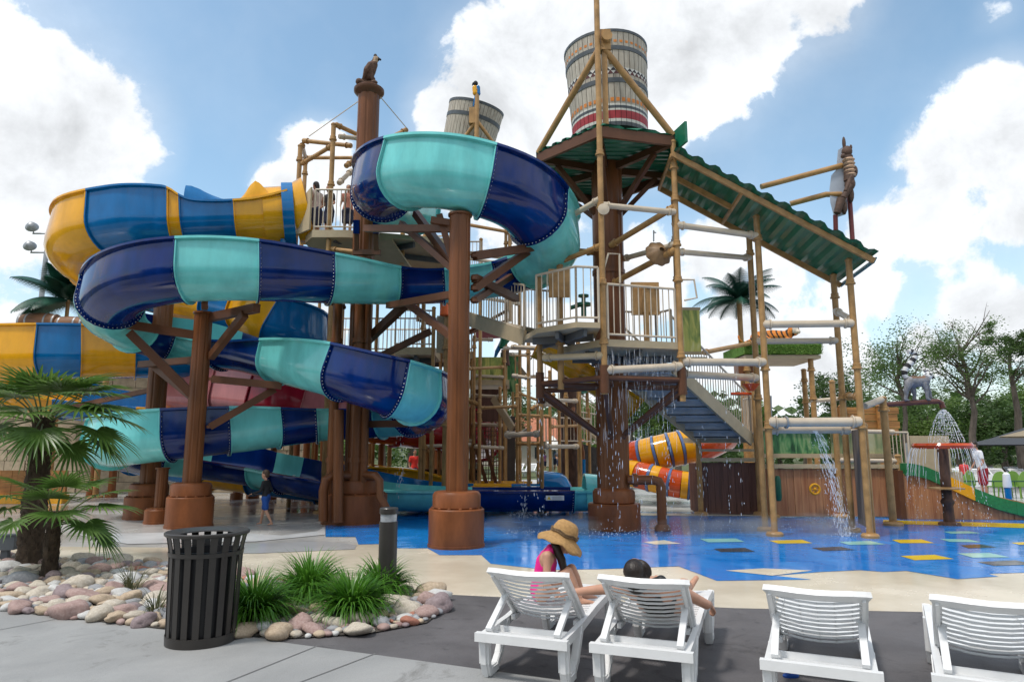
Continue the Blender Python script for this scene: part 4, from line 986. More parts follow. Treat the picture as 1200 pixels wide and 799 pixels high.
# ------------------------------------------------------------------ white sun loungers
def lounger():
    root = thing('sun_lounger', 'white slatted sun lounger with a girl in a pink swimsuit sitting on it', 'sun lounger', (0,0,0), 'white loungers in the front row')
    hw = .29
    for q in (-1,1):
        b = MB(); pts = [(q*hw,0.0,.285),(q*hw,.5,.30),(q*hw,.9,.335),(q*hw,1.4,.355),(q*hw,1.75,.34),(q*hw,1.9,.30)]
        for a, c in zip(pts, pts[1:]): b.bar(V(a), V(c)+(V(c)-V(a)).normalized()*.012, .042, .06, up=(0,0,1))
        b.bar((q*(hw-.045),.5,.315),(q*(hw-.045),1.86,.335),.03,.03,up=(0,0,1))
        b.build('side_rail', WHITE, root)
        for y0, dy, zt in ((.05,.30,.29),(1.42,.30,.34)):
            b = MB(); c = [(q*hw,y0,zt),(q*hw,y0+.015,.12),(q*hw,y0+.05,.035),(q*hw,y0+dy*.62,.035),(q*hw,y0+dy*.9,.10),(q*hw,y0+dy+.10,zt)]
            wd = [.075,.065,.06,.05,.055,.06]
            for i in range(len(c)-1): b.bar(V(c[i]), V(c[i+1])+(V(c[i+1])-V(c[i])).normalized()*.018, .042, wd[i], up=(1,0,0))
            for i in range(len(c)-1): b.bar(V(c[i]), V(c[i+1])+(V(c[i+1])-V(c[i])).normalized()*.018, wd[i], .036, up=(1,0,0.001))
            b.box((q*hw,y0+.10,.009),(.05,.09,.018)); b.box((q*hw,y0+dy*.5,.011),(.045,.05,.022))
            b.build('leg', WHITE, root)
    b = MB(); b.bar((-.335,.0,.292),(.335,.0,.292),.05,.058,up=(0,0,1)); b.build('rear_bar', WHITE, root)
    b = MB(); b.bar((-.29,.2,.275),(.29,.2,.275),.17,.02,up=(0,.25,1)); b.bar((-.29,.125,.262),(.29,.125,.262),.018,.05,up=(0,0,1)); b.bar((-.29,.285,.285),(.29,.285,.285),.018,.04,up=(0,0,1)); b.build('prop_plate', WHITE, root)
    # backrest: curved frame and slats
    H = V((0,.66,.315)); T = V((0,.12,.735)); ax = (T-H); Ln = ax.length; d = ax/Ln; nrm = V((0,-d.z,d.y))       # nrm points to the rear/below
    if nrm.z > 0: nrm = -nrm
    b = MB()
    for q in (-1,1): 
        pts = [H+V((q*.262,0,0)), H+d*Ln*.5+V((q*.268,0,0)), H+d*(Ln-.04)+V((q*.268,0,0))]
        for a, c in zip(pts, pts[1:]): b.bar(a, c, .05, .036, up=nrm)
        b.bar(pts[0]+nrm*.02, pts[2]+nrm*.02, .02, .05, up=nrm)
    tp = [H+d*(Ln-.05)+V((x,0,0))-nrm*.0+d*(.03-.03*(abs(x)/.285)**4) + nrm*.035*(1-(x/.31)**2) for x in [-.293,-.27,-.2,-.1,0,.1,.2,.27,.293]]
    for a, c in zip(tp, tp[1:]): b.bar(a, c+(c-a).normalized()*.006, .075, .036, up=nrm)
    b.build('backrest_frame', WHITE, root)
    b = MB(); n = 10
    for i in range(n):
        f = .035+(Ln-.125)*i/(n-.4)
        xs = [-.245,-.2,-.1,0,.1,.2,.245]
        P = [H+d*(f+.024)+V((x,0,0))+nrm*(.045*(1-(x/.275)**2)) for x in xs]
        for a, c in zip(P, P[1:]):
            e = (c-a).normalized()*.003
            b.bar(a, c+e, .043, .009, up=(nrm*.93-d*.36))
            b.bar(a+d*.019+nrm*.010, c+e+d*.019+nrm*.010, .007, .014, up=nrm)
    b.build('backrest_slats', WHITE, root)
    b = MB(); n = 17
    for i in range(n):
        y = .72+1.12*i/(n-1); zz = .338+.02*sin(pi*(y-.5)/1.5)
        P = [V((x,y,zz-.018*(1-(x/.28)**2))) for x in (-.275,-.14,0,.14,.275)]
        for a, c in zip(P, P[1:]): b.bar(a, c+(c-a).normalized()*.003, .052, .012, up=(0,0,1))
    b.build('seat_slats', WHITE, root)
    for q in (-1,1):
        b = MB(); p0 = H+d*Ln*.52+V((q*.25,0,0))+nrm*.03; p1 = V((q*.25,.025,.335)); b.bar(p0, p1, .03, .042, up=(1,0,0)); b.tube(p0-V((.03,0,0)), p0+V((.03,0,0)), .018, n=8); b.build('prop_arm', WHITE, root)
    return root
LZ = .008
HEAD = R(-20.8)
lg = lounger(); lg.location = (.06,4.93,LZ); lg.rotation_euler = (0,0,HEAD); OFF[lg.name] = V((0,0,0))
for (x, y), lb, a in (((.83,4.67),'white slatted resin sun lounger with a dark haired woman lying on it', HEAD),
    ((1.825,4.30),'empty white slatted sun lounger standing between the dark haired woman and the frame edge', HEAD-R(3.5)),
    ((2.69,3.99),'empty white slatted sun lounger cut off by the right edge of the photo', HEAD-R(8))):
    dup(lg, (x,y,LZ), a, label=lb)
def LL(o, x, y, z):       # lounger-local to world
    c, s = cos(HEAD), sin(HEAD); return V((o[0]+x*c-y*s, o[1]+x*s+y*c, LZ+z))

# girl on the first lounger
PINKS = pm('hot_pink_lycra', (0.80,0.012,0.25), .5, var=.08, vscale=10)
gj = dict(pel=(.235,5.86,.455), chest=(.285,5.86,.665), neck=(.345,5.86,.765), head=(.415,5.86,.825), face=(.62,0,-.78),
  shL=(.30,6.0,.735), shR=(.285,5.725,.74), elL=(.36,6.05,.53), wrL=(.47,5.98,.47), elR=(.275,5.69,.52), wrR=(.40,5.70,.43),
  hipL=(.24,5.93,.43), hipR=(.24,5.79,.43), knL=(.50,5.95,.605), knR=(.455,5.775,.61), anL=(.585,5.97,.405), anR=(.545,5.78,.405), toeL=(.70,5.97,.365), toeR=(.66,5.77,.365), z0=.36)
girl = figure('girl in a hot pink swimsuit and straw hat sitting hunched with knees up', gj, .74, SKIN, hair=HAIR, top=(PINKS,'swimsuit'), voxel=.0065, fine=True, kid=1.22, loc=(.235,5.86,.36))
for q, yy in ((-1,5.775),(1,5.945),(.3,5.80)):
    b = MB(); limb(b, [V((.36,yy,.80)), V((.405,yy-.01*q,.70)), V((.43,yy-.02*q,.60)), V((.425,yy-.02*q,.53))], [.035,.034,.026,.012], 8); b.build('hair_lock', HAIR, girl, sharp=80)
STRAW = pm('woven_straw', (0.36,0.20,0.075), .8, var=.4, vscale=40, bump=.6, bscale=160, col2=(0.52,0.31,0.12))
hc = V((.430,5.855,.885)); hrot = Matrix.Rotation(R(25),3,'Y')
b = MB(); n = 40; prof = [(.02,.125),(.06,.12),(.092,.095),(.108,.05),(.113,.0),(.122,-.012),(.15,-.024),(.18,-.042),(.198,-.056)]
vs = []
for i, (r, z) in enumerate(prof):
    for j in range(n):
        a = 2*pi*j/n; wv_ = (.020*sin(3*a+.6)+.012*sin(7*a))*max(0,(r-.113)/.11); dr = -.035*max(0,(r-.113)/.11)
        vs.append(hc+hrot @ V((r*cos(a), r*.96*sin(a), z+wv_+dr)))
fs = [(i*n+j, i*n+(j+1) % n, (i+1)*n+(j+1) % n, (i+1)*n+j) for i in range(len(prof)-1) for j in range(n)]; fs.append(tuple(range(n-1,-1,-1)))
b.add(vs, fs); hat = b.build('straw_hat', STRAW, None, sharp=60, off=hc-V((0,0,.03)))
tag(hat, 'wide brimmed woven straw sun hat worn by the girl in pink', 'hat')
sm = hat.modifiers.new('thick','SOLIDIFY'); sm.thickness = .006
b = MB(); b.path([hc+hrot @ V((.116*cos(2*pi*j/24), .112*sin(2*pi*j/24), .012+.006*sin(5*2*pi*j/24))) for j in range(24)], .010, 6, closed=True); b.path([hc+hrot @ V((.12*cos(2*pi*j/24), .116*sin(2*pi*j/24), .026+.006*cos(6*2*pi*j/24))) for j in range(24)], .007, 6, closed=True); b.build('hat_band', pm('braided_hat_band',(0.14,0.085,0.04),.7,var=.5,vscale=60), hat)

# woman lying on the second lounger
O2 = (.83,4.67)
wl = lambda x, y, z: LL(O2, x, y, z)
fdir = (wl(0,1,0)-wl(0,0,0))
wj = dict(pel=wl(.02,.78,.455), chest=wl(.0,.46,.56), neck=wl(-.02,.32,.665), head=wl(-.05,.235,.735), face=fdir*.8+V((-.05,0,.62)),
  shL=wl(-.17,.40,.61), shR=wl(.185,.38,.63), elL=V((.60,5.27,.565)), wrL=V((.43,5.38,.525)), elR=wl(.36,.66,.48), wrR=wl(.365,.86,.44),
  hdR=fdir*.75+V((.25,-.1,-.55)), huR=V((.5,-.3,.6)), curlR=.5, hdL=V((-.9,.3,-.3)), huL=V((0,.2,1)), curlL=.25,
  hipL=wl(-.09,.80,.44), hipR=wl(.11,.80,.44), knL=wl(-.12,1.24,.50), knR=wl(.13,1.24,.50), anL=wl(-.12,1.64,.42), anR=wl(.12,1.64,.42), toeL=wl(-.17,1.75,.45), toeR=wl(.18,1.75,.47), z0=.40)
wom = figure('dark haired woman in black swimsuit lying on a lounger, arm stretched to the girl', wj, .93, SKIN, hair=HAIR, top=(pm('black_lycra',(0.012,0.012,0.013),.55),'swimsuit'), voxel=.0075, fine=True, loc=wl(.02,.78,.36))
b = MB(); hh = wl(-.05,.235,.745); b.ell(hh, (.092,.088,.082), 16, 12); b.ell(hh+wl(0,-.03,-.05)-wl(0,0,0)-V((0,0,LZ)), (.085,.07,.08), 12, 10); b.build('hair_bun', HAIR, wom)
b = MB(); wh = hh+V((0,.03,.02))
for i in range(240):
    a = rnd.uniform(0,2*pi); p1 = rnd.uniform(.15,.6); P = []
    for j in range(6):
        ph = p1+j*.24; P.append(hh+V((.096*sin(ph)*cos(a+.12*j), .092*sin(ph)*sin(a+.12*j), .087*cos(ph))))
    b.path(P, [.0015,.0028,.003,.003,.0024,.001], 4)
b.build('hair_strands', HAIR, wom)

sl_ = WZ(927,793,LZ); b = MB(); b.lathe([(.055,0),(.06,.012),(.05,.022)], sl_, 14, sx=1.0, sy=.45); b.path([sl_+V((-.02,-.02,.02)), sl_+V((.0,0,.05)), sl_+V((-.02,.02,.02))], .007, 6); o = b.build('flip_flop', pm('blue_foam',(0.01,0.07,0.34),.7), None, off=sl_); tag(o, 'small blue flip flop lying on the dark paving under an empty lounger', 'sandal')
# ------------------------------------------------------------------ litter bin
IRON = pm('brown_black_powder_coat', (0.036,0.032,0.029), .42, var=.12, vscale=6, bump=.05, bscale=120, coat=.1)
tx, ty, tz = -2.60, 6.02, .012
tb = thing('litter_bin', 'dark brown slatted steel litter bin with a flared rim on the concrete', 'litter bin', (tx,ty,tz))
n = 19
def tr(z): return .272+.022*(z/.78) + (.030*((z-.72)/.17)**1.4 if z > .72 else 0)
b = MB()
for i in range(n):
    a = 2*pi*i/n; da = .56*pi/n
    zs = [.05,.2,.4,.6,.72,.78,.83,.87]; ring = []
    for z in zs:
        r = tr(z)
        for aa, rr in ((a-da,r),(a+da,r),(a+da,r-.008),(a-da,r-.008)): ring.append((tx+rr*cos(aa), ty+rr*sin(aa), tz+z))
    m = len(zs); b.add(ring, [(4*k+j, 4*k+(j+1) % 4, 4*k+4+(j+1) % 4, 4*k+4+j) for k in range(m-1) for j in range(4)]+[(3,2,1,0),(4*m-4,4*m-3,4*m-2,4*m-1)])
b.build('slats', IRON, tb)
for z0, z1, nm in ((0.0,.075,'base_band'),(.70,.735,'upper_band')):
    b = MB(); b.lathe([(tr(z0)+.004,z0+.002),(tr(z1)+.006,z1),(tr(z1)-.012,z1),(tr(z0)-.012,z0+.002),(tr(z0)+.004,z0+.002)], (tx,ty,tz), 48, cap=False); b.build(nm, IRON, tb)
b = MB(); b.lathe([(.328,.862),(.338,.872),(.338,.888),(.328,.895),(.27,.888),(.215,.872),(.212,.862),(.26,.868)], (tx,ty,tz), 56, cap=False); b.lathe([(.328,.862),(.26,.868)],(tx,ty,tz),56,cap=False); b.build('rim_lid', IRON, tb)
b = MB(); b.lathe([(.235,.04),(.25,.60),(.262,.74),(.235,.74),(.22,.06)], (tx,ty,tz), 40); b.build('liner', pm('black_plastic_liner',(0.012,0.012,0.014),.5), tb)

# ------------------------------------------------------------------ bollard light
bx, by = -1.335, 7.6
bo = thing('bollard_light', 'slim dark brown bollard light with a glass band standing among the grass clumps', 'bollard light', (bx,by,.02))
b = MB(); b.lathe([(.098,.0),(.098,.80)], (bx,by,.02), 32); b.lathe([(.11,0),(.11,.015),(.098,.02)], (bx,by,.02), 32); b.build('post', IRON, bo)
b = MB(); b.lathe([(.098,.88),(.100,.89),(.100,.935),(.092,.945),(.02,.948)], (bx,by,.02), 32); b.build('cap', IRON, bo)
b = MB(); b.lathe([(.088,.80),(.088,.88)], (bx,by,.02), 32); b.build('lens', pm('ribbed_glass',(0.62,0.66,0.70),.12,trans=.5,var=.2,vscale=25), bo)
b = MB(); b.lathe([(.05,.80),(.02,.85),(.05,.88)], (bx,by,.02), 16); b.build('reflector', GREYM, [k for k in kids(bo) if k.name.startswith('lens')][0])
# small grey utility box at the left edge
ux = G(5,660); ux = V((ux.x, ux.y, .02)); ub = thing('utility_box', 'small grey electrical box on a stub post beside the palm trunk', 'electrical box', ux)
b = MB(); b.box(ux+V((0,0,.27)), (.26,.16,.2), rz=.2); b.box(ux+V((0,-.0,.375)), (.28,.18,.012), rz=.2); b.build('housing', pm('grey_box',(0.13,0.145,0.16),.6), ub)
b = MB(); b.box(ux+V((0,0,.09)), (.09,.09,.18), rz=.2); b.build('stub_post', pm('grey_box',(0.13,0.145,0.16),.6), ub)

# ------------------------------------------------------------------ river rocks
def inpoly(x, y, P):
    c = False; n = len(P); j = n-1
    for i in range(n):
        if (P[i][1] > y) != (P[j][1] > y) and x < (P[j][0]-P[i][0])*(y-P[i][1])/(P[j][1]-P[i][1])+P[i][0]: c = not c
        j = i
    return c
BW = [tuple(WZ(x,y,.02)[:2]) for x, y in BED]
RC = [('grey',(0.23,0.235,0.25),(0.36,0.365,0.375)),('pale cream',(0.40,0.345,0.27),(0.60,0.545,0.46)),('pinkish',(0.29,0.185,0.165),(0.44,0.32,0.29)),('tan',(0.36,0.27,0.185),(0.55,0.44,0.32)),('brick red',(0.30,0.115,0.075),(0.42,0.19,0.13)),('white grey',(0.48,0.475,0.46),(0.62,0.615,0.60)),('mauve',(0.20,0.15,0.155),(0.32,0.255,0.26))]
protos = []
for ci, (cn, c1, c2) in enumerate(RC):
    m = pm('river_rock_'+cn.replace(' ','_'), c1, .72, var=.3, vscale=7, col2=c2, bump=.35, bscale=45, detail=9)
    for k in range(3):
        bm = bmesh.new(); bmesh.ops.create_icosphere(bm, subdivisions=3, radius=1); sd_ = V((ci*7.3+k*3.1, k*5.7, ci*2.2))
        for v in bm.verts:
            q = v.co.copy(); d = noise.noise(q*.8+sd_)*.35 + noise.noise(q*1.9+sd_)*.12 + noise.noise(q*5+sd_)*.03
            # flatten a facet or two so they read as broken cobble
            f1 = V((sin(ci+k), cos(ci*2+k), .5)).normalized(); e = q.dot(f1)
            s = 1+d-(max(0, e-.62)*.7)
            v.co = V((q.x*s, q.y*s*.82, q.z*s*.50))
        me = bpy.data.meshes.new('river_rock'); bm.to_mesh(me); bm.free(); me.materials.append(m); me.polygons.foreach_set('use_smooth',[True]*len(me.polygons)); protos.append((cn, me))
placed = []; rr = random.Random(11)
avoid = [(G(35,662).x,G(35,662).y,.2),(G(57,674).x,G(57,674).y,.12),(bx,by,.12)]
for clsz, tries in ((.15,60),(.12,330),(.098,1100),(.08,2800),(.06,6000)):
    for _ in range(tries):
        if len(placed) >= 296: break
        px = rr.uniform(-25,525); py = rr.uniform(652,746); g = WZ(px,py,.02)
        if not inpoly(g.x,g.y,BW): continue
        r = clsz*rr.uniform(.8,1.2)
        if any((g.x-q[0])**2+(g.y-q[1])**2 < ((r+q[2])*.74)**2 for q in placed) or any((g.x-q[0])**2+(g.y-q[1])**2 < (r*.7+q[2])**2 for q in avoid): continue
        placed.append((g.x,g.y,r))
for (x, y, r) in placed:
    k = rr.choices(range(7), weights=[3.4,5.5,2.4,4,.5,2.4,1.6])[0]; cn, me = protos[k*3+rr.randrange(3)]
    o = bpy.data.objects.new('river_rock', me); COL.objects.link(o); o.location = (x,y,.02+r*.30); o.scale = (r*rr.uniform(1.0,1.25), r*rr.uniform(.9,1.15), r*rr.uniform(.85,1.2)); o.rotation_euler = (rr.uniform(-.25,.25), rr.uniform(-.25,.25), rr.uniform(0,6.28))
    tag(o, 'smooth rounded %s river rock lying in the planting bed' % cn, 'rock', 'river rocks filling the planting bed')

# smaller stones wedged between the cobbles: past three hundred, so one object
b = MB(); fillers = 0
for _ in range(9000):
    if fillers > 900: break
    g = WZ(rr.uniform(-55,525), rr.uniform(652,748), .02)
    if not inpoly(g.x,g.y,BW): continue
    r = rr.uniform(.030,.062)
    if any((g.x-q[0])**2+(g.y-q[1])**2 < ((r+q[2])*.70)**2 for q in placed) or any((g.x-q[0])**2+(g.y-q[1])**2 < (r*.7+q[2])**2 for q in avoid): continue
    placed.append((g.x,g.y,r)); fillers += 1; b.mi = rr.choices(range(7), weights=[3.4,5.5,2.4,4,.5,2.4,1.6])[0]; k0 = len(b.v)
    b.ell((g.x,g.y,.02+r*.3),(r*rr.uniform(1,1.35),r*rr.uniform(.8,1.1),r*rr.uniform(.5,.7)),10,7,rot=Matrix.Rotation(rr.uniform(0,6.28),3,'Z'))
    for i in range(k0,len(b.v)): v = V(b.v[i]); d = noise.noise(v*18)*.25*r; b.v[i] = tuple(v+V((d,d*.7,d*.5)))
o = b.build('river_pebbles', [MATS['river_rock_'+c[0].replace(' ','_')] for c in RC], None, off=WZ(200,700,.02), sharp=80); tag(o,'small mixed river pebbles wedged between the larger bed rocks','pebbles',kind='stuff')

# ------------------------------------------------------------------ grass clumps in the bed
def blades(b, c, n, h, spread, wd, rg, droop=1.0):
    for _ in range(n):
        a = rg.uniform(0,2*pi); t = rg.random()**.7; L = h*rg.uniform(.7,1.25); out = V((cos(a),sin(a),0)); sd = V((-sin(a),cos(a),0))
        p = V(c)+out*spread*.25*rg.random()+sd*rg.uniform(-.02,.02); pts = [p]; el = R(88-48*t*rg.uniform(.6,1.1)); k = 6
        w0 = wd*rg.uniform(.7,1.2)
        for i in range(k):
            d = out*cos(el)+V((0,0,1))*sin(el); p = p+d*L/k; pts.append(p); el -= R(15+27*t)*droop*(.4+i/k)*.75
        vs = []
        for i, q in enumerate(pts): ww = w0*(1-(i/k)**2.2)*.5+.0006; vs += [q-sd*ww, q+sd*ww]
        b.add(vs, [(2*i,2*i+1,2*i+3,2*i+2) for i in range(k)])
def leafmat(name, c, c2, rough=.45, tl=.25, vs=3.0):
    if name in MATS: return MATS[name]
    m = bpy.data.materials.new(name); m.use_nodes = True; nt = m.node_tree; N = nt.nodes; L = nt.links; p = N['Principled BSDF']
    p.inputs['Roughness'].default_value = rough
    tc = N.new('ShaderNodeTexCoord'); nz = N.new('ShaderNodeTexNoise'); nz.inputs['Scale'].default_value = vs; nz.inputs['Detail'].default_value = 3; L.new(tc.outputs['Object'], nz.inputs['Vector'])
    cr = N.new('ShaderNodeValToRGB'); cr.color_ramp.elements[0].color = (*c,1); cr.color_ramp.elements[1].color = (*c2,1); cr.color_ramp.elements[0].position = .3; cr.color_ramp.elements[1].position = .7
    L.new(nz.outputs['Fac'], cr.inputs['Fac']); L.new(cr.outputs[0], p.inputs['Base Color'])
    if tl:
        t = N.new('ShaderNodeBsdfTranslucent'); L.new(cr.outputs[0], t.inputs['Color']); mx = N.new('ShaderNodeMixShader'); mx.inputs[0].default_value = tl
        L.new(p.outputs[0], mx.inputs[1]); L.new(t.outputs[0], mx.inputs[2]); L.new(mx.outputs[0], N['Material Output'].inputs['Surface'])
    MATS[name] = m; return m
GRS = leafmat('lily_grass', (0.042,0.15,0.014), (0.135,0.32,0.035), .35, .42, 9)
GRS2 = leafmat('dry_grass', (0.06,0.085,0.03), (0.16,0.15,0.07), .5, .25, 9)
for (px, py, h, n, sp, lb) in ((296,731,.46,420,.34,'bushy green lily grass clump right beside the litter bin'),(362,706,.50,400,.34,'bushy green lily grass clump at the back of the bed, the tallest'),
      (412,724,.44,440,.36,'wide bushy green lily grass clump left of the bollard light at the front'),(447,700,.42,330,.34,'bushy green lily grass clump behind and around the bollard light')):
    g = WZ(px,py,.02); b = MB(); blades(b, g, int(n*1.8), h*1.08, sp*1.0, .024, random.Random(px)); o = b.build('grass_clump', GRS, None, off=g); tag(o, lb, 'plant', 'lily grass clumps in the bed')
for (px, py, h, n, lb) in ((154,692,.36,60,'thin wispy grass tuft among rocks left of the litter bin, with tall stalks'),(182,719,.30,55,'low wispy grass tuft just left of the litter bin')):
    g = WZ(px,py,.04); b = MB(); blades(b, g, n, h, .3, .009, random.Random(px), .8); o = b.build('grass_tuft', GRS2, None, off=g); tag(o, lb, 'plant', 'wispy grass tufts in the bed')

# ------------------------------------------------------------------ windmill fan palms
PALM = leafmat('fan_palm_leaf', (0.048,0.115,0.020), (0.15,0.26,0.055), .34, .35, 2.2)
PET = pm('palm_petiole', (0.13,0.16,0.05), .5); FIB = pm('palm_trunk_fibre', (0.075,0.052,0.035), .95, var=.5, vscale=14, bump=1.0, bscale=40, stretch=(1,1,.5))
def fan_palm(base, trunk_h, r0, leaves, name, label, seed):
    rg = random.Random(seed); base = V(base); t = thing(name, label, 'palm', base)
    b = MB(); n = 18; k = int(trunk_h/.045); vs = []
    for i in range(k+1):
        z = trunk_h*i/k
        for j in range(n):
            a = 2*pi*j/n; r = r0*(1.0+.18*noise.noise(V((cos(a)*2,sin(a)*2,z*5+seed)))+.10*((i*1.0+j*.5) % 3 < 1)); r *= 1.15-.25*(z/trunk_h)+.25*max(0,z/trunk_h-.75)
            vs.append(base+V((r*cos(a), r*sin(a), z)))
    b.add(vs, [(i*n+j,i*n+(j+1) % n,(i+1)*n+(j+1) % n,(i+1)*n+j) for i in range(k) for j in range(n)]+[tuple(k*n+j for j in range(n))])
    for _ in range(int(260*trunk_h)):                   # loose hanging fibres and leaf bases
        a = rg.uniform(0,6.28); z = rg.uniform(.05,trunk_h); r = r0*1.1; p = base+V((r*cos(a),r*sin(a),z)); q = p+V((cos(a)*.035,sin(a)*.035,rg.uniform(.0,.07))); s = V((-sin(a),cos(a),0))*.009
        b.add([p-s,p+s,q], [(0,1,2)])
    b.build('trunk', FIB, t)
    bl = MB(); bp = MB(); top = base+V((0,0,trunk_h))
    for (az, el, lp, rb, droop) in leaves:
        az = R(az)+rg.uniform(-.15,.15); el = R(el); o = V((sin(az),-cos(az),0)); d = o*cos(el)+V((0,0,1))*sin(el)
        p0 = top+o*.06-V((0,0,rg.uniform(0,.15))); pts = [p0]; e = el
        for i in range(4): dd = o*cos(e)+V((0,0,1))*sin(e); pts.append(pts[-1]+dd*lp/4); e -= R(7)
        bp.path(pts, [.016,.013,.011,.010,.009], 6)
        hub = pts[-1]; fw = o*cos(e-R(12))+V((0,0,1))*sin(e-R(12)); sd = V((o.y,-o.x,0)); nr = sd.cross(fw).normalized()
        if nr.z < 0: nr = -nr
        ns = 22
        for i in range(ns):
            a = R(-108+216*i/(ns-1))+rg.uniform(-.02,.02); dr = fw*cos(a)+sd*sin(a); Ls = rb*(.86+.22*cos(a))*rg.uniform(.85,1.15); w0 = .027*rb/.55
            ls = (fw*-sin(a)+sd*cos(a)); P = []; z = 0; q = hub; m = 6; g = 0
            for j in range(m+1):
                P.append(q); st = Ls/m; g += R(1.5+17*droop*(j/m)**3); q = q+(dr*cos(g)-V((0,0,1))*sin(g)+nr*.12*(1-j/m))*st
            vs = []
            for j, q in enumerate(P):
                f = j/m; ww = w0*(f/.35 if f < .35 else (1-(f-.35)/.65)**.8)+.001; fold = ww*.55
                vs += [q-ls*ww+nr*fold*.6, q-nr*fold*.2, q+ls*ww+nr*fold*.6]
            bl.add(vs, [f for j in range(m) for f in ((3*j,3*j+1,3*j+4,3*j+3),(3*j+1,3*j+2,3*j+5,3*j+4))])
    bp.build('petioles', PET, t); bl.build('crown', PALM, t, sharp=20)
    return t
gp = WZ(33,664,.02)
L1 = [(-10,82,.5,.55,.5),(45,72,.55,.56,.5),(95,64,.6,.56,.6),(140,70,.5,.55,.5),(-70,66,.55,.56,.5),(75,40,.78,.56,.9),(112,20,.78,.56,1.0),(-125,30,.6,.55,.9),(25,-14,.5,.48,1.3),(82,4,.80,.58,1.1),(60,22,.75,.58,.9),(103,-6,.72,.52,1.2),(38,2,.6,.5,1.1),(15,30,.5,.52,.9),(-20,52,.5,.55,.6),(-48,20,.6,.55,1.0),(-75,34,.65,.58,.8),(-98,6,.75,.55,1.1),(125,34,.65,.56,.8),(165,58,.55,.52,.6),(60,64,.5,.58,.5),(100,50,.62,.56,.7),(-100,62,.5,.58,.5),(5,74,.45,.55,.4),(86,26,.85,.56,1.0),(-20,-8,.5,.46,1.3),(70,-22,.6,.48,1.4)]
fan_palm(gp, 2.0, .135, L1, 'fan_palm', 'tall fan palm with a shaggy trunk and full crown at the left edge', 3)
gp2 = WZ(57,676,.02)
L2x = [(40,74,.42,.44,.5),(-35,66,.42,.44,.5),(100,50,.5,.46,.7),(84,34,.52,.48,.8),(64,8,.5,.44,1.2),(-60,38,.5,.46,.8),(-86,16,.52,.45,1.0),(15,62,.4,.46,.5),(150,58,.4,.42,.6),(100,-12,.52,.42,1.3),(-30,6,.42,.42,1.2),(35,30,.45,.45,.9)]
fan_palm(gp2, .80, .080, L2x, 'fan_palm', 'short fan palm standing in front of the tall palm in the rock bed', 5)
# ------------------------------------------------------------------ plank fort walls, murals, sign
def mural(name, base, c1, c2, c3, sc=3.0):
    if name in MATS: return MATS[name]
    m = bpy.data.materials.new(name); m.use_nodes = True; nt = m.node_tree; N = nt.nodes; L = nt.links; p = N['Principled BSDF']; p.inputs['Roughness'].default_value = .45
    tc = N.new('ShaderNodeTexCoord'); mp = N.new('ShaderNodeMapping'); mp.inputs['Scale'].default_value = (2.2,2.2,.55); L.new(tc.outputs['Object'], mp.inputs['Vector'])
    nz = N.new('ShaderNodeTexNoise'); nz.inputs['Scale'].default_value = sc; nz.inputs['Detail'].default_value = 6; nz.inputs['Distortion'].default_value = 1.2; L.new(mp.outputs[0], nz.inputs['Vector'])
    cr = N.new('ShaderNodeValToRGB'); e = cr.color_ramp.elements; e[0].position = .32; e[0].color = (*base,1); e[1].position = .68; e[1].color = (*c3,1)
    a = e.new(.45); a.color = (*c1,1); a = e.new(.55); a.color = (*c2,1)
    L.new(nz.outputs['Fac'], cr.inputs['Fac']); L.new(cr.outputs[0], p.inputs['Base Color']); MATS[name] = m; return m
MUR = mural('jungle_mural', (0.015,0.06,0.02), (0.04,0.15,0.05), (0.10,0.26,0.09), (0.26,0.36,0.16))
MURY = mural('bamboo_mural', (0.12,0.17,0.04), (0.30,0.36,0.08), (0.55,0.52,0.12), (0.68,0.66,0.32), 2.2)
MURL = mural('meadow_mural', (0.10,0.16,0.07), (0.22,0.26,0.12), (0.34,0.34,0.18), (0.42,0.42,0.26), 2.0)
fw = thing('fort_wall', 'red brown plank wall with a green jungle mural above, behind the chute posts', 'fort wall', (7.5,16.4,0))
planks((6.0,16.45),(9.1,16.35), .03, 1.12, fw, PLK, seed=2)
b = MB(); b.bar((6.0,16.45,1.18),(9.1,16.35,1.18),.16,.09,up=(0,0,1)); b.build('cap_rail', TAN2, fw)
b = MB(); b.bar((6.0,16.7,1.42),(9.1,16.6,1.42),.10,.10,up=(0,0,1)); b.bar((6.0,16.7,2.05),(8.0,16.6,2.05),.07,.07,up=(0,0,1)); b.build('mural_frame', TAN2, fw)
b = MB(); b.bar((6.1,16.72,1.75),(7.62,16.67,1.75),.03,.60,up=(0,0,1)); b.build('jungle_mural_panel', MUR, fw)
b = MB(); b.bar((7.72,16.70,1.62),(9.0,16.65,1.62),.03,.70,up=(0,0,1)); b.build('meadow_mural_panel', MURL, fw)
for x, z in ((6.05,2.2),(7.66,3.15),(9.1,1.4)): post(x, 16.33 if x > 9 else 16.3, 0, z, .065, TAN, fw)
pipe((7.66,16.3,2.0),(9.1,16.4,1.98),.05,CREAM,fw); pipe((7.66,16.3,1.32),(9.1,16.35,1.30),.05,CREAM,fw)
b = MB(); c = W(955,573,16.2); b.path([c+V((.11*cos(2*pi*i/20),0,.11*sin(2*pi*i/20))) for i in range(20)], .028, 8, closed=True); b.ell(c,.04,8,6)
for a in (0,1.05,2.1): b.bar(c-V((.1*cos(a),0,.1*sin(a))), c+V((.1*cos(a),0,.1*sin(a))), .02,.02)
b.build('hand_wheel', YEL, fw)
b = MB(); c = W(912,572,15.9); b.lathe([(.05,-.28),(.07,-.2),(.07,.2),(.04,.28)], c, 12); b.build('green_paddle', MATS['green_nozzle'], fw)
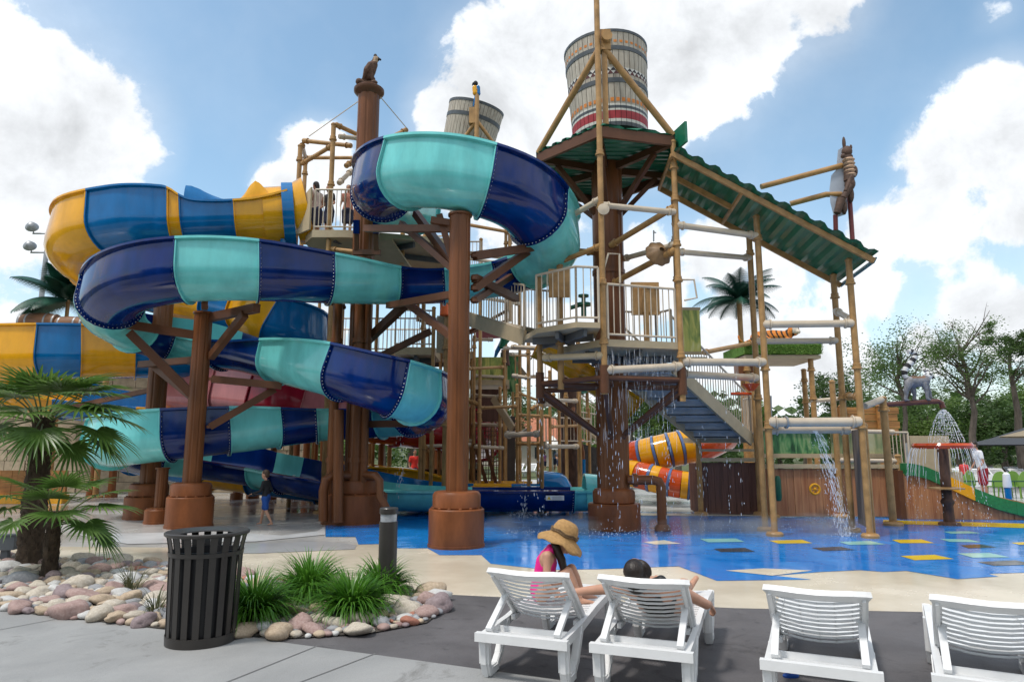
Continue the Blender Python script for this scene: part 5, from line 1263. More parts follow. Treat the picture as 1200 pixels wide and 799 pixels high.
# ramp wall with the green wavy edge
rw = thing('fort_wall', 'plank ramp wall with a wavy green and yellow top sloping down right', 'fort wall', (11,15.9,0))
PA = (8.92,15.9); PB = (13.2,15.7)
def top1(f): return .98-.02*f if f < .08 else .98-.86*(f-.08)**1.05
def zt(f):
    x = f*4.28
    pts = [(0,1.02),(.2,1.02),(.5,.95),(1.0,.72),(1.5,.47),(2.0,.27),(2.7,.08),(4.3,.04)]
    for (a,z0),(c,z1) in zip(pts, pts[1:]):
        if x <= c: return z0+(z1-z0)*(x-a)/(c-a)
    return .04
planks(PA, PB, .012, 1, rw, PLK, n=34, ztop=lambda f: max(.03, zt(f)), seed=5)
TG = pm('green_wall_coping',(0.012,0.16,0.05),.5,var=.25,vscale=20,bump=.15,bscale=60)
def coping(x0, x1, mat, hh, name, lb):
    b = MB(); n = max(3,int((x1-x0)*8)); vs = []
    for i in range(n+1):
        x = x0+(x1-x0)*i/n; f = x/4.28; p = V((PA[0]+(PB[0]-PA[0])*f, PA[1]+(PB[1]-PA[1])*f-.05, max(.0,zt(min(f,1)))))
        for dy, dz in ((-.03,-.03),(-.03,hh),(.2,hh),(.2,-.03)): vs.append(p+V((0,dy,dz)))
    b.add(vs, [(4*i+j,4*i+(j+1)%4,4*i+4+(j+1)%4,4*i+4+j) for i in range(n) for j in range(4)]+[(3,2,1,0),(4*n,4*n+1,4*n+2,4*n+3)])
    o = b.build(name, mat, rw); o['label'] = lb
coping(.05,.93,TG,.24,'coping','green painted coping'); coping(.935,1.52,YEL,.25,'coping','yellow painted coping'); coping(1.525,2.4,TG,.25,'coping','green painted coping'); coping(2.405,6.4,TG,.26,'coping','green painted coping')
b = MB(); b.box((8.86,15.95,.55),(.12,.2,1.1)); b.build('end_post', BROWN2, rw)
sticker((12.35,15.62,.44), .36,.12, rw, name='warning_sign')
# tan gate panel and railing on the raised deck behind the ramp wall
gt = thing('gate_panel', 'beige panel with a small railing on the raised deck above the ramp wall', 'panel', (9.9,16.8,0))
b = MB(); b.box((10.15,16.8,1.47),(.95,.05,.86)); b.box((9.9,17.4,.52),(2.0,1.2,1.02)); b.build('panel', TAN2, gt)
railing([(9.15,16.75,1.03),(9.62,16.75,1.03)], .95, gt, sp=.09)
# brown plank sign on posts
sg = thing('timber_sign', 'orange brown timber sign board on posts behind the lemur pipe', 'sign', (9.6,19.5,0))
SGN = pm('orange_brown_timber',(0.33,0.155,0.045),.6,var=.35,vscale=2.5,stretch=(.5,4,4),bump=.2,bscale=15)
b = MB()
for i in range(4): b.box((10.0+.05*(i % 2),19.4,2.05+.2*i),(1.75,.08,.185))
b.build('board', SGN, sg)
for x in (9.3,10.35): post(x,19.3,0,2.75,.09,SGN,sg,foot=False)

# ------------------------------------------------------------------ lemur on its spout pipe
YL = 14.7
lp = thing('spout_pipe', 'tan post with a dark red brown pipe reaching right and a bent spout end', 'water spout', (gx(1047,YL),YL,0))
xl = gx(1047,YL); zl = W(1047,474,YL).z
post(xl, YL, 0, zl+.12, .075, TAN, lp, rings=(zl-.1,))
b = MB(); b.tube((xl-.55,YL-.3,zl-.05),(xl,YL,zl+.12),.07); b.build('cream_elbow', CREAM, lp)
sp0 = W(1036,474,YL); sp1 = W(1099,470,YL)
b = MB(); b.path([sp0, sp1, W(1103,472,YL), W(1105,478,YL)], [.055,.055,.055,.06], 12); b.build('spout', pm('red_brown_pipe',(0.11,0.04,0.03),.4), lp)
LG = pm('lemur_grey',(0.22,0.22,0.235),.8,var=.35,vscale=12,bump=.4,bscale=40); LB = pm('lemur_brown',(0.22,0.13,0.085),.8,var=.3); LW = pm('lemur_white',(0.62,0.62,0.62),.8); LK = pm('lemur_black',(0.015,0.015,0.018),.7)
lem = thing('lemur_statue', 'grey lemur statue with a ringed black and white tail walking on the brown spout pipe', 'statue', W(1075,468,YL))
b = MB(); Y = YL
limb(b, [W(1066,447,Y), W(1075,447,Y), W(1084,446,Y)], [.115,.12,.105], 12)
limb(b, [W(1084,445,Y), W(1087,441,Y)], [.09,.085], 10)
b.ell(W(1088,440,Y), (.09,.075,.08), 12, 9); limb(b, [W(1090,441,Y), W(1094,442,Y)], [.05,.028], 8)
for dx, dy in ((-2,-.05),(1,.05)): b.ell(W(1086+dx,434.5,Y+dy), (.03,.03,.045), 8, 6)
for x0, x1, x2, dy in ((1065,1062,1061,-.07),(1068,1070,1071,.07)):
    limb(b, [W(x0,449,Y+dy), W(x1,457,Y+dy), W(x2+1,463,Y+dy), W(x2,468,Y+dy)], [.085,.06,.04,.035], 8); limb(b, [W(x2,468.3,Y+dy), W(x2+4,468.8,Y+dy)], [.03,.022], 6)
for x0, x1, x2, dy in ((1083,1086,1087,-.06),(1085,1089,1091,.06)):
    limb(b, [W(x0,450,Y+dy), W(x1,459,Y+dy), W(x2,467,Y+dy)], [.06,.045,.033], 8); limb(b, [W(x2,467.5,Y+dy), W(x2+3,468,Y+dy)], [.03,.022], 6)
me = bake(b, .014, 2); me.materials.append(LG); me.materials.append(LB); me.materials.append(LK); me.materials.append(LW)
hp = W(1088,440,Y)
for p in me.polygons:
    c = p.center
    if (c-hp).length < .1: p.material_index = 3
    if (c-W(1093.5,442,Y)).length < .06 or min((c-W(1090,438.5,Y-.05)).length,(c-W(1090,438.5,Y+.05)).length) < .035: p.material_index = 2
    if p.normal.z > .55 and W(1066,440,Y).x < c.x < W(1082,440,Y).x: p.material_index = 1
me.transform(Matrix.Translation(-OFF[lem.name])); me.polygons.foreach_set('use_smooth',[True]*len(me.polygons)); o = bpy.data.objects.new('body', me); COL.objects.link(o); o.parent = lem
tpts = [W(x,y,Y) for x,y in ((1064,445),(1060,439),(1062,431),(1068,424),(1072,417),(1069,412),(1064,412))]
b = MB(); n = 36; P = [V(catmull([list(p) for p in tpts], 6*i/n)) for i in range(n+1)]
for i in range(n): b.mi = (i//3) % 2; b.tube(P[i], P[i+1]+(P[i+1]-P[i])*.1, .052+.012*sin(pi*i/n), .052+.012*sin(pi*(i+1)/n), n=10, cap=(i in (0,n-1)))
b.build('tail', [LK, LW], lem)

# ------------------------------------------------------------------ mushroom shower
YM = 14.75; xm = gx(1113,YM); zm = W(1105,522,YM).z
mu = thing('mushroom_shower', 'brown trunk shower with an orange ring top raining water beside the ramp wall', 'water shower', (xm,YM,0))
BARK = pm('dark_bark_paint',(0.075,0.036,0.022),.7,var=.5,vscale=12,bump=.5,bscale=25,stretch=(1,1,.3))
b = MB(); b.lathe([(.22,0),(.2,.06),(.11,.08),(.10,.4),(.13,.47),(.13,.5),(.10,.55),(.105,zm-.1),(.09,zm+.02)], (xm,YM,0), 18); b.build('trunk', BARK, mu)
b = MB(); b.lathe([(.50,zm-.07),(.56,zm-.065),(.58,zm+.0),(.55,zm+.05),(.48,zm+.045),(.46,zm-.02),(.50,zm-.07)], (xm,YM,0), 40, cap=False)
for i in range(6): a = 2*pi*i/6; b.tube((xm,YM,zm-.03),(xm+.5*cos(a),YM+.5*sin(a),zm-.01),.025,n=6)
b.build('ring', ORNG, mu)
b = MB(); b.lathe([(.2,.745),(.34,.75),(.34,.775),(.2,.79),(.1,.79)], (xm,YM,0), 24); b.build('seat_ring', TAN, mu)
# white sail behind the mushroom and umbrellas on the right
SAIL = pm('white_canvas',(0.66,0.64,0.60),.8,var=.05); TANC = pm('tan_canvas',(0.26,0.21,0.14),.8,var=.08); GRYC = pm('dark_grey_canvas',(0.055,0.06,0.07),.8)
def parasol(p, r, h, hh, mat, name, label, n=8, polem=None, sq=False):
    t = thing(name, label, 'parasol', p); p = V(p)
    b = MB(); ap = p+V((0,0,h+hh)); vs = [ap]; m = n*4
    for rr_ in (.5,1.0):
        for j in range(m):
            a = 2*pi*j/m+ (pi/4 if sq else 0); ph = (j % 4)/4; sag = 1-.10*sin(pi*ph)**1 if rr_ == 1 else 1
            if sq: k = j*n/m; 
            vs.append(p+V((r*rr_*sag*cos(a), r*rr_*sag*sin(a), h+hh*(1-rr_)-.12*(rr_ == .5)*hh)))
    fs = [(0,1+j,1+(j+1) % m) for j in range(m)]+[(1+j,1+m+j,1+m+(j+1) % m,1+(j+1) % m) for j in range(m)]
    b.add(vs, fs); k = len(b.v); b.v += [tuple(V(q)-V((0,0,.03))) for q in b.v]; b.f += [tuple(k+i for i in f[::-1]) for f in b.f]; b.m += b.m[:]
    b.add([], []); b.build('canopy', mat, t, sharp=15)
    b = MB(); b.tube(p, p+V((0,0,h+hh)), .04); b.build('pole', polem or GREYM, t); return t
sl = thing('shade_sail', 'white shade sail stretched behind the orange mushroom ring', 'shade sail', (14.5,24,0))
b = MB(); b.add([W(1062,519,24), W(1096,511,23.5), W(1103,514,24.5), W(1072,527,26)], [(0,1,2,3)]); o = b.build('sail', SAIL, sl); s_ = o.modifiers.new('t','SOLIDIFY'); s_.thickness = .03
b = MB(); b.tube(V((W(1062,519,24).x,24,0)), W(1062,519,24), .06); b.tube(V((W(1103,514,24.5).x,24.5,0)), W(1103,514,24.5), .06); b.build('pole', GREYM, sl)
parasol(V((W(1236,536,27).x,27,0)), 1.9, 2.05, .6, TANC, 'cantilever_parasol', 'tan cantilever parasol at the right edge', n=4)
parasol(V((W(1205,545,31).x,31,0)), 2.6, 1.75, .75, GRYC, 'parasol', 'dark grey parasol behind the tan one at the right edge', n=6)
parasol(V((W(648,548,46).x,46,0)), 1.0, 1.55, .9, SAIL, 'parasol', 'white pointed parasol far back between the brown masts')

# ------------------------------------------------------------------ artificial palms, lamp pole, barrels
FROND = leafmat('artificial_frond', (0.006,0.045,0.03), (0.018,0.09,0.055), .45, .08, 4)
def frond_palm(p, ztop, L, name, label, seed, nf=19, r=.07, z0=0.0, lw=.02):
    rg = random.Random(seed); p = V(p); t = thing(name, label, 'palm', p+V((0,0,z0))); b = MB(); b.lathe([(r*1.2,z0),(r,ztop*.6+z0*.4),(r*.9,ztop)], p, 12); b.build('trunk', TAN, t); b = MB(); top = p+V((0,0,ztop))
    for i in range(nf):
        az = 2*pi*i/nf+rg.uniform(-.2,.2); el = R(rg.choice((62,40,22,8))+rg.uniform(-8,8)); q = top.copy(); k = 16; pts = [q.copy()]; e = el; ll = L*rg.uniform(.85,1.15)
        for j in range(k): q = q+(V((cos(az),sin(az),0))*cos(e)+V((0,0,1))*sin(e))*ll/k; pts.append(q.copy()); e -= R(4.2)*(.6+j/k)
        b.path(pts, [.016*(1-j/(k+2)) for j in range(k+1)], 5); s = V((-sin(az),cos(az),0))
        for j in range(2,k+1):
            for h in (0,.33,.66):
                c = pts[j-1].lerp(pts[j], h); t_ = (pts[j]-pts[j-1]).normalized(); ln = ll*.38*sin(pi*(.15+.8*(j/k)))
                for sd in (-1,1): b.add([c-t_*lw, c+t_*lw, c+(s*sd*.8+t_*.55-V((0,0,.45))).normalized()*ln], [(0,1,2)])
    b.build('crown', FROND, t, sharp=10); return t
p = W(866,352,20.5); frond_palm((p.x,20.5,0), p.z, 1.35, 'artificial_palm', 'artificial dark green palm on a tan trunk right of the bucket tower stairs', 1, 26, r=.085, lw=.014)
p = W(80,352,24); frond_palm((p.x,24,0), p.z, 1.9, 'artificial_palm', 'artificial dark green palm beside the barrels behind the left slide loops', 2, 24, lw=.034)
p = W(688,458,27); frond_palm((p.x,27,0), p.z, .85, 'artificial_palm', 'small artificial dark green palm low behind the bucket tower mast', 4, 20, lw=.03)
p = W(57,375,42); lpz = W(57,272,42)
lt = thing('floodlight_pole', 'tall grey pole with four floodlights behind the yellow and blue slide', 'floodlight', (lpz.x,42,0))
b = MB(); b.lathe([(.22,0),(.13,lpz.z)], (lpz.x,42,0), 14); b.build('pole', GREYM, lt)
for zz in (lpz.z-.1, lpz.z-1.35):
    b = MB(); b.tube((lpz.x-1.0,42,zz),(lpz.x+1.0,42,zz),.05); arm_ = b.build('cross_arm', GREYM, lt)
    for x in (-.95,.95):
        b = MB(); rot = Matrix.Rotation(R(62),3,'X') @ Matrix.Rotation(R(20),3,'Y'); b.lathe([(.1,.35),(.2,.3),(.36,.06),(.38,0),(.34,0),(.30,.05)], (lpz.x+x,41.8,zz+.35), 18, rot=rot); b.tube((lpz.x+x,42,zz),(lpz.x+x,41.9,zz+.35),.04); b.build('floodlight', GREYM, arm_)
bd = thing('barrel_platform', 'tan platform on posts carrying the wooden barrels behind the left slide', 'platform', (-15.4,23.4,0))
p0 = W(20,388,23); b = MB(); b.box((-15.4,23.4,p0.z-.1),(4.2,1.6,.18)); b.build('deck', TAN2, bd)
for x in (-17.2,-15.4,-13.6): post(x,22.8,0,p0.z-.2,.09,TAN,bd)
BAR = pm('barrel_oak',(0.20,0.095,0.045),.6,var=.35,vscale=5,stretch=(.4,5,5))
for i,(px,L,label) in enumerate(((44,1.25,'wooden barrel lying on its side left of the other barrel'),(79,1.05,'wooden barrel lying on its side next to the artificial palm'))):
    c = W(px,379 if i == 0 else 380.5,23); r = .33 if i == 0 else .27; t = thing('barrel', label, 'barrel', V((c.x,23.1,p0.z-.01))); rot = Matrix.Rotation(R(90),3,'Y'); cc = V((c.x,23.1,p0.z-.01+r))
    b = MB(); n = 22; pr = [(r*(.82+.18*sin(pi*k/10)), -L/2+L*k/10) for k in range(11)]; b.lathe(pr, cc, n, rot=rot); stv_ = b.build('staves', BAR, t)
    for f in (.04,.25,.75,.96):
        b = MB(); rr_ = r*(.82+.18*sin(pi*f)); b.lathe([(rr_+.004,-L/2+L*f-.03),(rr_+.012,-L/2+L*f),(rr_+.004,-L/2+L*f+.03)], cc, n, rot=rot, cap=False); b.build('hoop', GREYM, stv_)

# ------------------------------------------------------------------ carved birds
EB = pm('eagle_brown',(0.10,0.05,0.03),.75,var=.4,vscale=14,bump=.5,bscale=50); EL = pm('eagle_buff',(0.36,0.25,0.16),.75,var=.2); ED = pm('eagle_dark',(0.02,0.014,0.012),.7)
mt = W(436,105,Y2); ez = mt.z+.09; ex, ey = g2c.x, g2c.y
eag = thing('eagle_statue', 'brown carved eagle statue perched on a log on top of the tall brown mast', 'statue', (ex,ey,ez))
b = MB(); E = lambda x,y,z: V((ex+x,ey+y,ez+z))
limb(b,[E(-.02,0,.24),E(.0,0,.40),E(.08,0,.55)],[.11,.15,.11],12); limb(b,[E(.08,0,.56),E(.12,0,.66)],[.085,.075],10); b.ell(E(.14,0,.70),(.085,.07,.08),10,8); limb(b,[E(.19,0,.71),E(.25,0,.69),E(.26,0,.65)],[.035,.025,.01],8)
limb(b,[E(-.06,0,.30),E(-.14,0,.12),E(-.17,0,.03)],[.09,.07,.03],8)
for q in (-1,1): limb(b,[E(.02,.1*q,.5),E(-.05,.13*q,.34),E(-.13,.09*q,.15)],[.07,.075,.03],8); limb(b,[E(.04,.06*q,.30),E(.06,.06*q,.2),E(.07,.06*q,.13)],[.06,.045,.03],8)
b.ell(E(.12,0,.785),(.05,.03,.06),8,6)
me = bake(b,.014,2)
for m in (EB,EL,ED): me.materials.append(m)
for p_ in me.polygons:
    c = p_.center-V((ex,ey,ez))
    if c.z > .60 and c.x > .09: p_.material_index = 1
    if c.x > .195 or c.z > .745: p_.material_index = 2
    if c.z < .13 and c.x < -.1: p_.material_index = 1
me.transform(Matrix.Translation(-OFF[eag.name])); me.polygons.foreach_set('use_smooth',[True]*len(me.polygons)); o = bpy.data.objects.new('body',me); COL.objects.link(o); o.parent = eag
b = MB(); limb(b,[E(-.24,-.05,.08),E(-.05,0,.06),E(.12,0,.07)],[.085,.075,.07],10); limb(b,[E(.08,0,.05),E(.09,0,.18)],[.07,.05],8); b.ell(E(.13,-.08,.04),(.09,.08,.06),8,6); b.build('log_perch', EB, eag)
# guy wires from the mast top
b = MB(); b.tube(W(430,112,Y2), W(362,160,16.6), .012, n=5); b.tube(W(446,114,Y2), W(478,152,16.8), .012, n=5); b.build('guy_wires', CREAM, mast2)

# second tipping-bucket tower behind the slide
YB = 20.6; bc = W(551,162,YB); bx2 = bc.x-.2
t2 = thing('bucket_tower', 'second bucket tower standing behind the top mint loop with its mast mostly hidden', 'play tower', (bx2,YB,0))
zb = 10.35
b = MB(); b.lathe([(.24,0),(.24,zb-.1)], (bx2,YB,0), 28); b.lathe([(.4,0),(.4,.5),(.28,.6)],(bx2,YB,0),28); b.build('mast', BROWN, t2)
hx2 = [(bx2+1.7*cos(R(30+60*i)), YB+1.7*sin(R(30+60*i))) for i in range(6)]
b = MB(); b.prism([(x,y,zb-.03) for x,y in hx2],(0,0,.05)); b.build('roof_sheet', GREEN, t2)
for i in range(6): b = MB(); b.bar((*hx2[i],zb-.12),(*hx2[(i+1) % 6],zb-.12),.07,.18,up=(0,0,1)); b.build('fascia_beam', BROWN2, t2)
for (x,y) in hx2: post(x,y,5.6,zb-.2,.055,TAN,t2,foot=False,rings=(6.4,8.2))
for z in (8.0,7.0,6.2):
    for i in (3,4,5): pipe((*hx2[i],z),(*hx2[(i+1) % 6],z-.15*(i-4)),.05,CREAM if z in (7.0,5.4) else TAN,t2)
for i in range(6): b = MB(); b.tube((bx2,YB,5.0),(*hx2[i],5.65),.05,n=8); b.build('outrigger_strut',BROWN2,t2)

pb_ = W(562,160,YB-1.3); pt_ = W(559,107,YB-1.3)
post(pt_.x, YB-1.3, zb, pt_.z, .07, TAN, t2, 'perch_post', foot=False)
for dx in (-.75,.75): pipe((pt_.x,YB-1.3,zb+1.0),(pt_.x+dx,YB-1.0,zb+.05),.055,TAN,t2,'bucket_brace',fit=False)
b = MB(); b.box((pt_.x-.12,YB-1.25,zb+1.15),(.22,.2,.5)); b.build('bucket_bearing', TAN, t2)
bucket((bx2,YB,zb+.25), .78,.88,1.75, Matrix.Rotation(R(14),3,'Y') @ Matrix.Rotation(R(10),3,'X'), 'tipping_bucket', 'plain weathered stave bucket tilted behind the top mint loop', paint=False)
pz = W(558,110,YB-1.3); par = thing('parrot_statue', 'small yellow and blue parrot statue on a tan post in front of the second bucket', 'statue', pz)
b = MB(); Q = lambda x,z,dy=0: pz+V((x,dy,z)); limb(b,[Q(-.02,.02),Q(-.04,.18)],[.09,.085],10); me1 = b; b.build('breast', YEL, par)
b = MB(); limb(b,[Q(.06,.0),Q(.05,.2)],[.075,.07],10); limb(b,[Q(.0,-.06),Q(-.08,-.40)],[.05,.02],8); b.build('wings_and_tail', BLUE, par)
b = MB(); b.ell(Q(-.02,.33),(.075,.075,.085),10,8); limb(b,[Q(-.09,.33),Q(-.12,.27)],[.035,.012],6); b.build('head', LK, par)
# ------------------------------------------------------------------ slide platform and scaffold towers behind
qt = thing('slide_platform', 'high tan railed slide start platform with a pipe roof frame beside the eagle mast', 'platform', (-4,16.8,0))
PZ = 6.72
QD = [(-5.05,16.1),(-4.75,15.62),(-3.95,15.62),(-2.9,15.9),(-1.6,16.3),(-1.4,19.4),(-5.1,19.4)]
deck(QD, PZ, .12, qt)
railing([(-4.72,15.66,PZ),(-4.0,15.66,PZ),(-3.75,15.70,PZ)], 1.02, qt, sp=.10)
railing([(-5.05,16.9,PZ),(-5.1,19.3,PZ),(-1.5,19.3,PZ),(-1.6,17.0,PZ)], 1.02, qt, sp=.12)
b = MB(); b.prism([V((-5.3,16.1,PZ)),V((-4.78,15.6,PZ)),V((-4.78,15.6,PZ+1.05)),V((-5.3,16.1,PZ+.75))],(-.03,-.03,0)); b.build('side_panel', TAN2, qt); b = MB(); b.prism([V((-3.75,15.66,PZ)),V((-3.3,15.8,PZ)),V((-3.3,15.8,PZ+1.25)),V((-3.75,15.66,PZ+1.1))],(0,.05,0)); b.build('side_panel', TAN2, qt)
b = MB(); b.prism([(-5.05,16.1,PZ-.12),(-4.75,15.62,PZ-.12),(-3.95,15.62,PZ-.12),(-2.9,15.9,PZ-.12),(-2.4,17.6,PZ-.75),(-4.6,17.6,PZ-.75)],(0,0,-.06)); b.build('under_tray', TAN2, qt)
def q(px,py,Y): return W(px,py,Y)
PST = [(352,172,16.6,5.9),(391,147,15.75,6.0),(475,153,16.8,6.2),(420,165,18.2,6.2),(358,190,19.2,0),(500,185,19.2,0)]
for (px, py, Y, z0) in PST:
    t_ = q(px,py,Y); post(t_.x, Y, z0, t_.z, .06, TAN, qt, foot=False, rings=(t_.z-.35,PZ+1.2) if z0 else (t_.z-.35,3,5))
for a, c in (((355,165,16.6),(412,171,16.2)),((354,192,16.6),(389,171,15.75)),((393,146,15.75),(428,162,16.4)),((397,160,15.75),(446,165,16.4)),((354,170,16.6),(358,185,19.2)),((448,166,16.4),(477,152,16.8)),((405,195,15.8),(440,170,16.5)),((397,215,15.8),(412,200,16.3)),((360,185,19.2),(500,185,19.2)),((388,292,15.8),(432,297,15.4))):
    pipe(q(*a), q(*c), .055, TAN if a[0] != 397 else CREAM, qt)
# supports under
for x, y in ((-4.7,17.5),(-1.7,17.8),(-4.9,19.2),(-1.5,19.2)): post(x,y,0,PZ-.2,.10,TAN,qt,rings=(2.2,4.2))
b = MB(); c0 = W(436,262,14.6); 
for px in (418,441): p0 = W(px,262,14.7); b.bar(p0, W(px,297,14.9), .09,.09)
b.bar(W(414,296,14.9), W(446,296,14.9), .12,.12); b.build('slide_cradle', BROWN2, qt)
b = MB()
for px in (418,441): b.bar(W(px,258,14.65), W(px,274,14.72), .13,.13)
b.build('slide_saddle', NAVY, qt)

def scaffold(name, label, cat, posts, pipes, loc, mt=TAN):
    t = thing(name, label, cat, loc)
    for (px, py, Y, *r) in posts:
        a = W(px,py,Y); z0 = r[0] if r else 0; post(a.x, Y, z0, a.z, .047, mt, t, foot=(z0 == 0), rings=(a.z-.3,))
    for (a, c, *m) in pipes: pipe(W(*a), W(*c), m[1] if len(m) > 1 else .05, m[0] if m else CREAM, t)
    return t
# middle deck behind the loops
md = thing('rear_walkway', 'railed tan walkway decks crossing behind the navy and mint loops', 'walkway', (-3.5,21.5,0))
deck([(-6.2,20.9),(-1.2,20.9),(-1.2,23),(-6.2,23)], 4.55, .22, md); railing([(-6.1,20.95,4.55),(-1.25,20.95,4.55)], 1.05, md, sp=.13); railing([(-6.1,22.95,4.55),(-1.25,22.95,4.55)], 1.05, md, sp=.13)
deck([(-5.2,20.0),(-.9,20.0),(-.9,21.2),(-5.2,21.2)], 6.75, .16, md); railing([(-5.2,20.05,6.75),(-.95,20.05,6.75)], 1.05, md, sp=.12); railing([(-5.2,21.15,6.75),(-.95,21.15,6.75)], 1.05, md, sp=.12)
deck([(-3.1,17.9),(-2.05,18.0),(-2.05,19.4),(-3.1,19.4)], 4.25, .2, md); railing([(-3.1,17.92,4.25),(-2.1,18.02,4.25)], 1.0, md, sp=.12)
b = MB(); b.box((-1.68,17.98,4.6),(.66,.03,1.0)); b.build('mesh_panel', pm('perforated_panel',(0.33,0.28,0.20),.6,var=.3,vscale=40), md)
for x, y, z in ((-6.1,21.2,7.4),(-4.2,20.9,7.6),(-2.2,20.9,7.8),(-.95,20.2,7.9),(-1.3,18.2,5.2),(-2.1,18,5.3),(-.2,21.5,8.6),(.25,21.6,8.2),(-5.0,21.3,5.6)): post(x,y,0,z,.052,TAN,md,rings=(2.4,z-.4))
for a, c in (((-6.1,21.2,7.0),(-4.2,20.9,7.1)),((-2.2,20.9,7.75),(-.2,21.5,7.7)),((-.2,21.5,7.3),(.25,21.6,6.6)),((-.95,20.2,6.1),(.25,21.6,6.2)),((-4.2,20.9,3.6),(-2.2,20.9,3.4)),((-2.1,18,2.6),(-1.3,18.2,2.6)),((-2.1,18,3.5),(-1.3,18.2,3.5)),((-5,21.3,2.4),(-2.2,20.9,2.4))): pipe(a,c,.055,CREAM,md)
WO = pm('orange_flag',(0.72,0.12,0.02),.5)
for i,(px,py,Y,lb) in enumerate(((485,292,19.5,'left of the three'),(496,288,19.5,'middle of the three'),(521,362,17.6,'lowest of the three, by the front column'))):
    c = W(px,py,Y); b = MB(); b.lathe([(.03,.16),(.10,.1),(.13,-.16),(.11,-.18)], c, 14); b.tube(c+V((0,0,.16)), c+V((0,0,.5)), .015,n=6); o = b.build('spill_cup', WO, None, off=c); tag(o,'small orange hanging water cup, '+lb,'water cup','orange water cups on the walkways')
# ramp stair railing going down right behind column
# mural tower
mtw = scaffold('mural_tower','tan scaffold tower with green bamboo mural panels right of the front column','play tower',
  [(553,415,21),(591,412,21),(586,455,20.2),(601,430,23),(620,398,23)],
  [((553,440,21),(591,442,21)),((553,463,21),(588,465,20.2)),((553,497,21),(588,498,20.2)),((590,408,21),(632,409,21.5)),((598,415,22),(619,416,23)),((592,508,20.2),(632,508,21),CREAM,.065),((553,398,21),(578,398,21)),((600,441,23),(631,441,23)),((622,500,22),(600,515,23))], W(575,590,21)*1)
ctr_ = W(572,448,21)
b = MB(); b.box((ctr_.x,21.8,ctr_.z),(1.3,1.6,.16)); b.build('deck', TAN2, mtw)
b = MB(); c = W(571,432,21.05); b.box(c,(1.05,.04,.72)); b.build('mural_panel', MURY, mtw)
b = MB(); c = W(597,436,22.5); b.box(c,(.6,.04,1.3)); b.build('mural_panel', MUR, mtw)
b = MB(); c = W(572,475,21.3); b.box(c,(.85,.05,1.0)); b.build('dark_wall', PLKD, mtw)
b = MB(); c = W(596,555,22); b.box((c.x,22,1.3),(.42,.42,2.6)); b.build('dark_pillar', pm('grey_brown_pillar',(0.10,0.085,0.08),.7,var=.2), mtw)
b = MB(); b.bar(W(578,466,20.4), W(601,502,19.8), .08,.22); b.build('stair_stringer', TAN2, mtw)
for a, c in (((562,500,20.5),(582,568,20.5)),((556,520,20.5),(572,572,20.5))): b = MB(); b.bar(W(*a),W(*c),.1,.1); b.build('dark_brace',BROWN2,mtw)
scf = scaffold('pipe_scaffold','tall tan pipe scaffold with spray pipes between the mural tower and the bucket tower mast','scaffold',
  [(619,400,18.5),(634,372,17.5),(663,452,19),(678,398,19),(630,440,22),(676,380,22)],
  [((593,510,18.6),(632,508,17.5),CREAM,.065),((636,468,17.6),(676,470,19)),((636,474,17.6),(661,474,19)),((638,523,17.6),(677,523,19),CREAM,.055),((622,480,18.5),(650,462,18.8),TAN),((665,407,19),(705,408,19),TAN),((600,406,18.6),(634,408,17.5)),((622,443,18.5),(600,440,18.6)),((636,420,17.5),(663,440,19),TAN)], W(650,590,18.5))
atr = thing('artificial_tree', 'brown artificial tree trunk with a twisting red vine pipe behind the scaffold', 'tree trunk', W(669,588,23))
b = MB(); x0 = gx(669,23); b.lathe([(.42,0),(.34,.4),(.30,2),(.33,3.5),(.28,4.4)], (x0,23,0), 16); b.build('trunk', BARK, atr)
b = MB(); b.path([W(672,478,22.6),W(670,490,22.4),W(679,512,22.4),W(683,530,22.4),W(682,560,22.4),W(683,588,22.4)],.07,8); b.build('vine_pipe', BROWN, atr)
b = MB(); b.tube(V((gx(684,22),22,0)), W(684,538,22), .06); b.build('blue_pipe', BLUE, atr)
stairs((1.9,27,3.4),(1.9,28,3.4),(4.6,27,1.2),(4.6,28,1.2),9,'staircase','cream railed far staircase low behind the scaffold posts',rails='rl')
rk = thing('rock_plinth','dark rock faced plinth with a railed walkway left of the bucket tower pedestal','plinth',(3.0,24.5,0))
b = MB(); c=W(693,565,24.5); b.prism([(c.x-.35,24,0),(c.x+.5,24,0),(c.x+.5,24,1.5),(c.x-.35,24,1.75)],(0,1.2,0)); b.build('rock_face', pm('dark_rock',(0.07,0.065,0.06),.9,var=.4,vscale=3,bump=.6,bscale=8), rk); railing([(c.x-.4,24,1.75),(c.x+.6,24,1.6)],1.1,rk)
sc2 = scaffold('pipe_scaffold','low tan pipe scaffold with cream cross pipes directly behind the front column','scaffold',
  [(497,512,19.2),(507,512,19.6),(549,400,19.6),(556,395,20.6),(562,470,19.4),(577,470,21.6),(606,452,19.8),(644,436,20.4),(655,470,21),(690,480,22.5)],
  [((492,523,19.3),(552,521,19.6)),((556,523,19.5),(590,525,20),CREAM,.05),((549,432,19.6),(590,430,20.8),TAN,.045),((562,478,19.4),(606,476,19.8),TAN,.045),((606,486,19.8),(644,488,20.4),TAN,.045),((606,520,19.8),(634,520,18.2),TAN,.045),((644,500,20.4),(690,498,22.5),TAN,.045),((606,460,19.8),(655,478,21),TAN,.04),((549,470,19.6),(562,474,19.4),TAN,.05),((497,520,19.2),(507,540,19.6),TAN,.04)], W(560,590,19.6))
railing([W(604,446,20.4), W(646,446,20.4)], .75, sc2, sp=.16, mat=TAN); railing([W(640,520,20.8), W(692,520,22.3)], .8, sc2, sp=.16, mat=CREAM)
ln_ = thing('cargo_net','dark rope climbing net hanging below the mural tower deck','net', W(571,560,20.9)); b = MB()
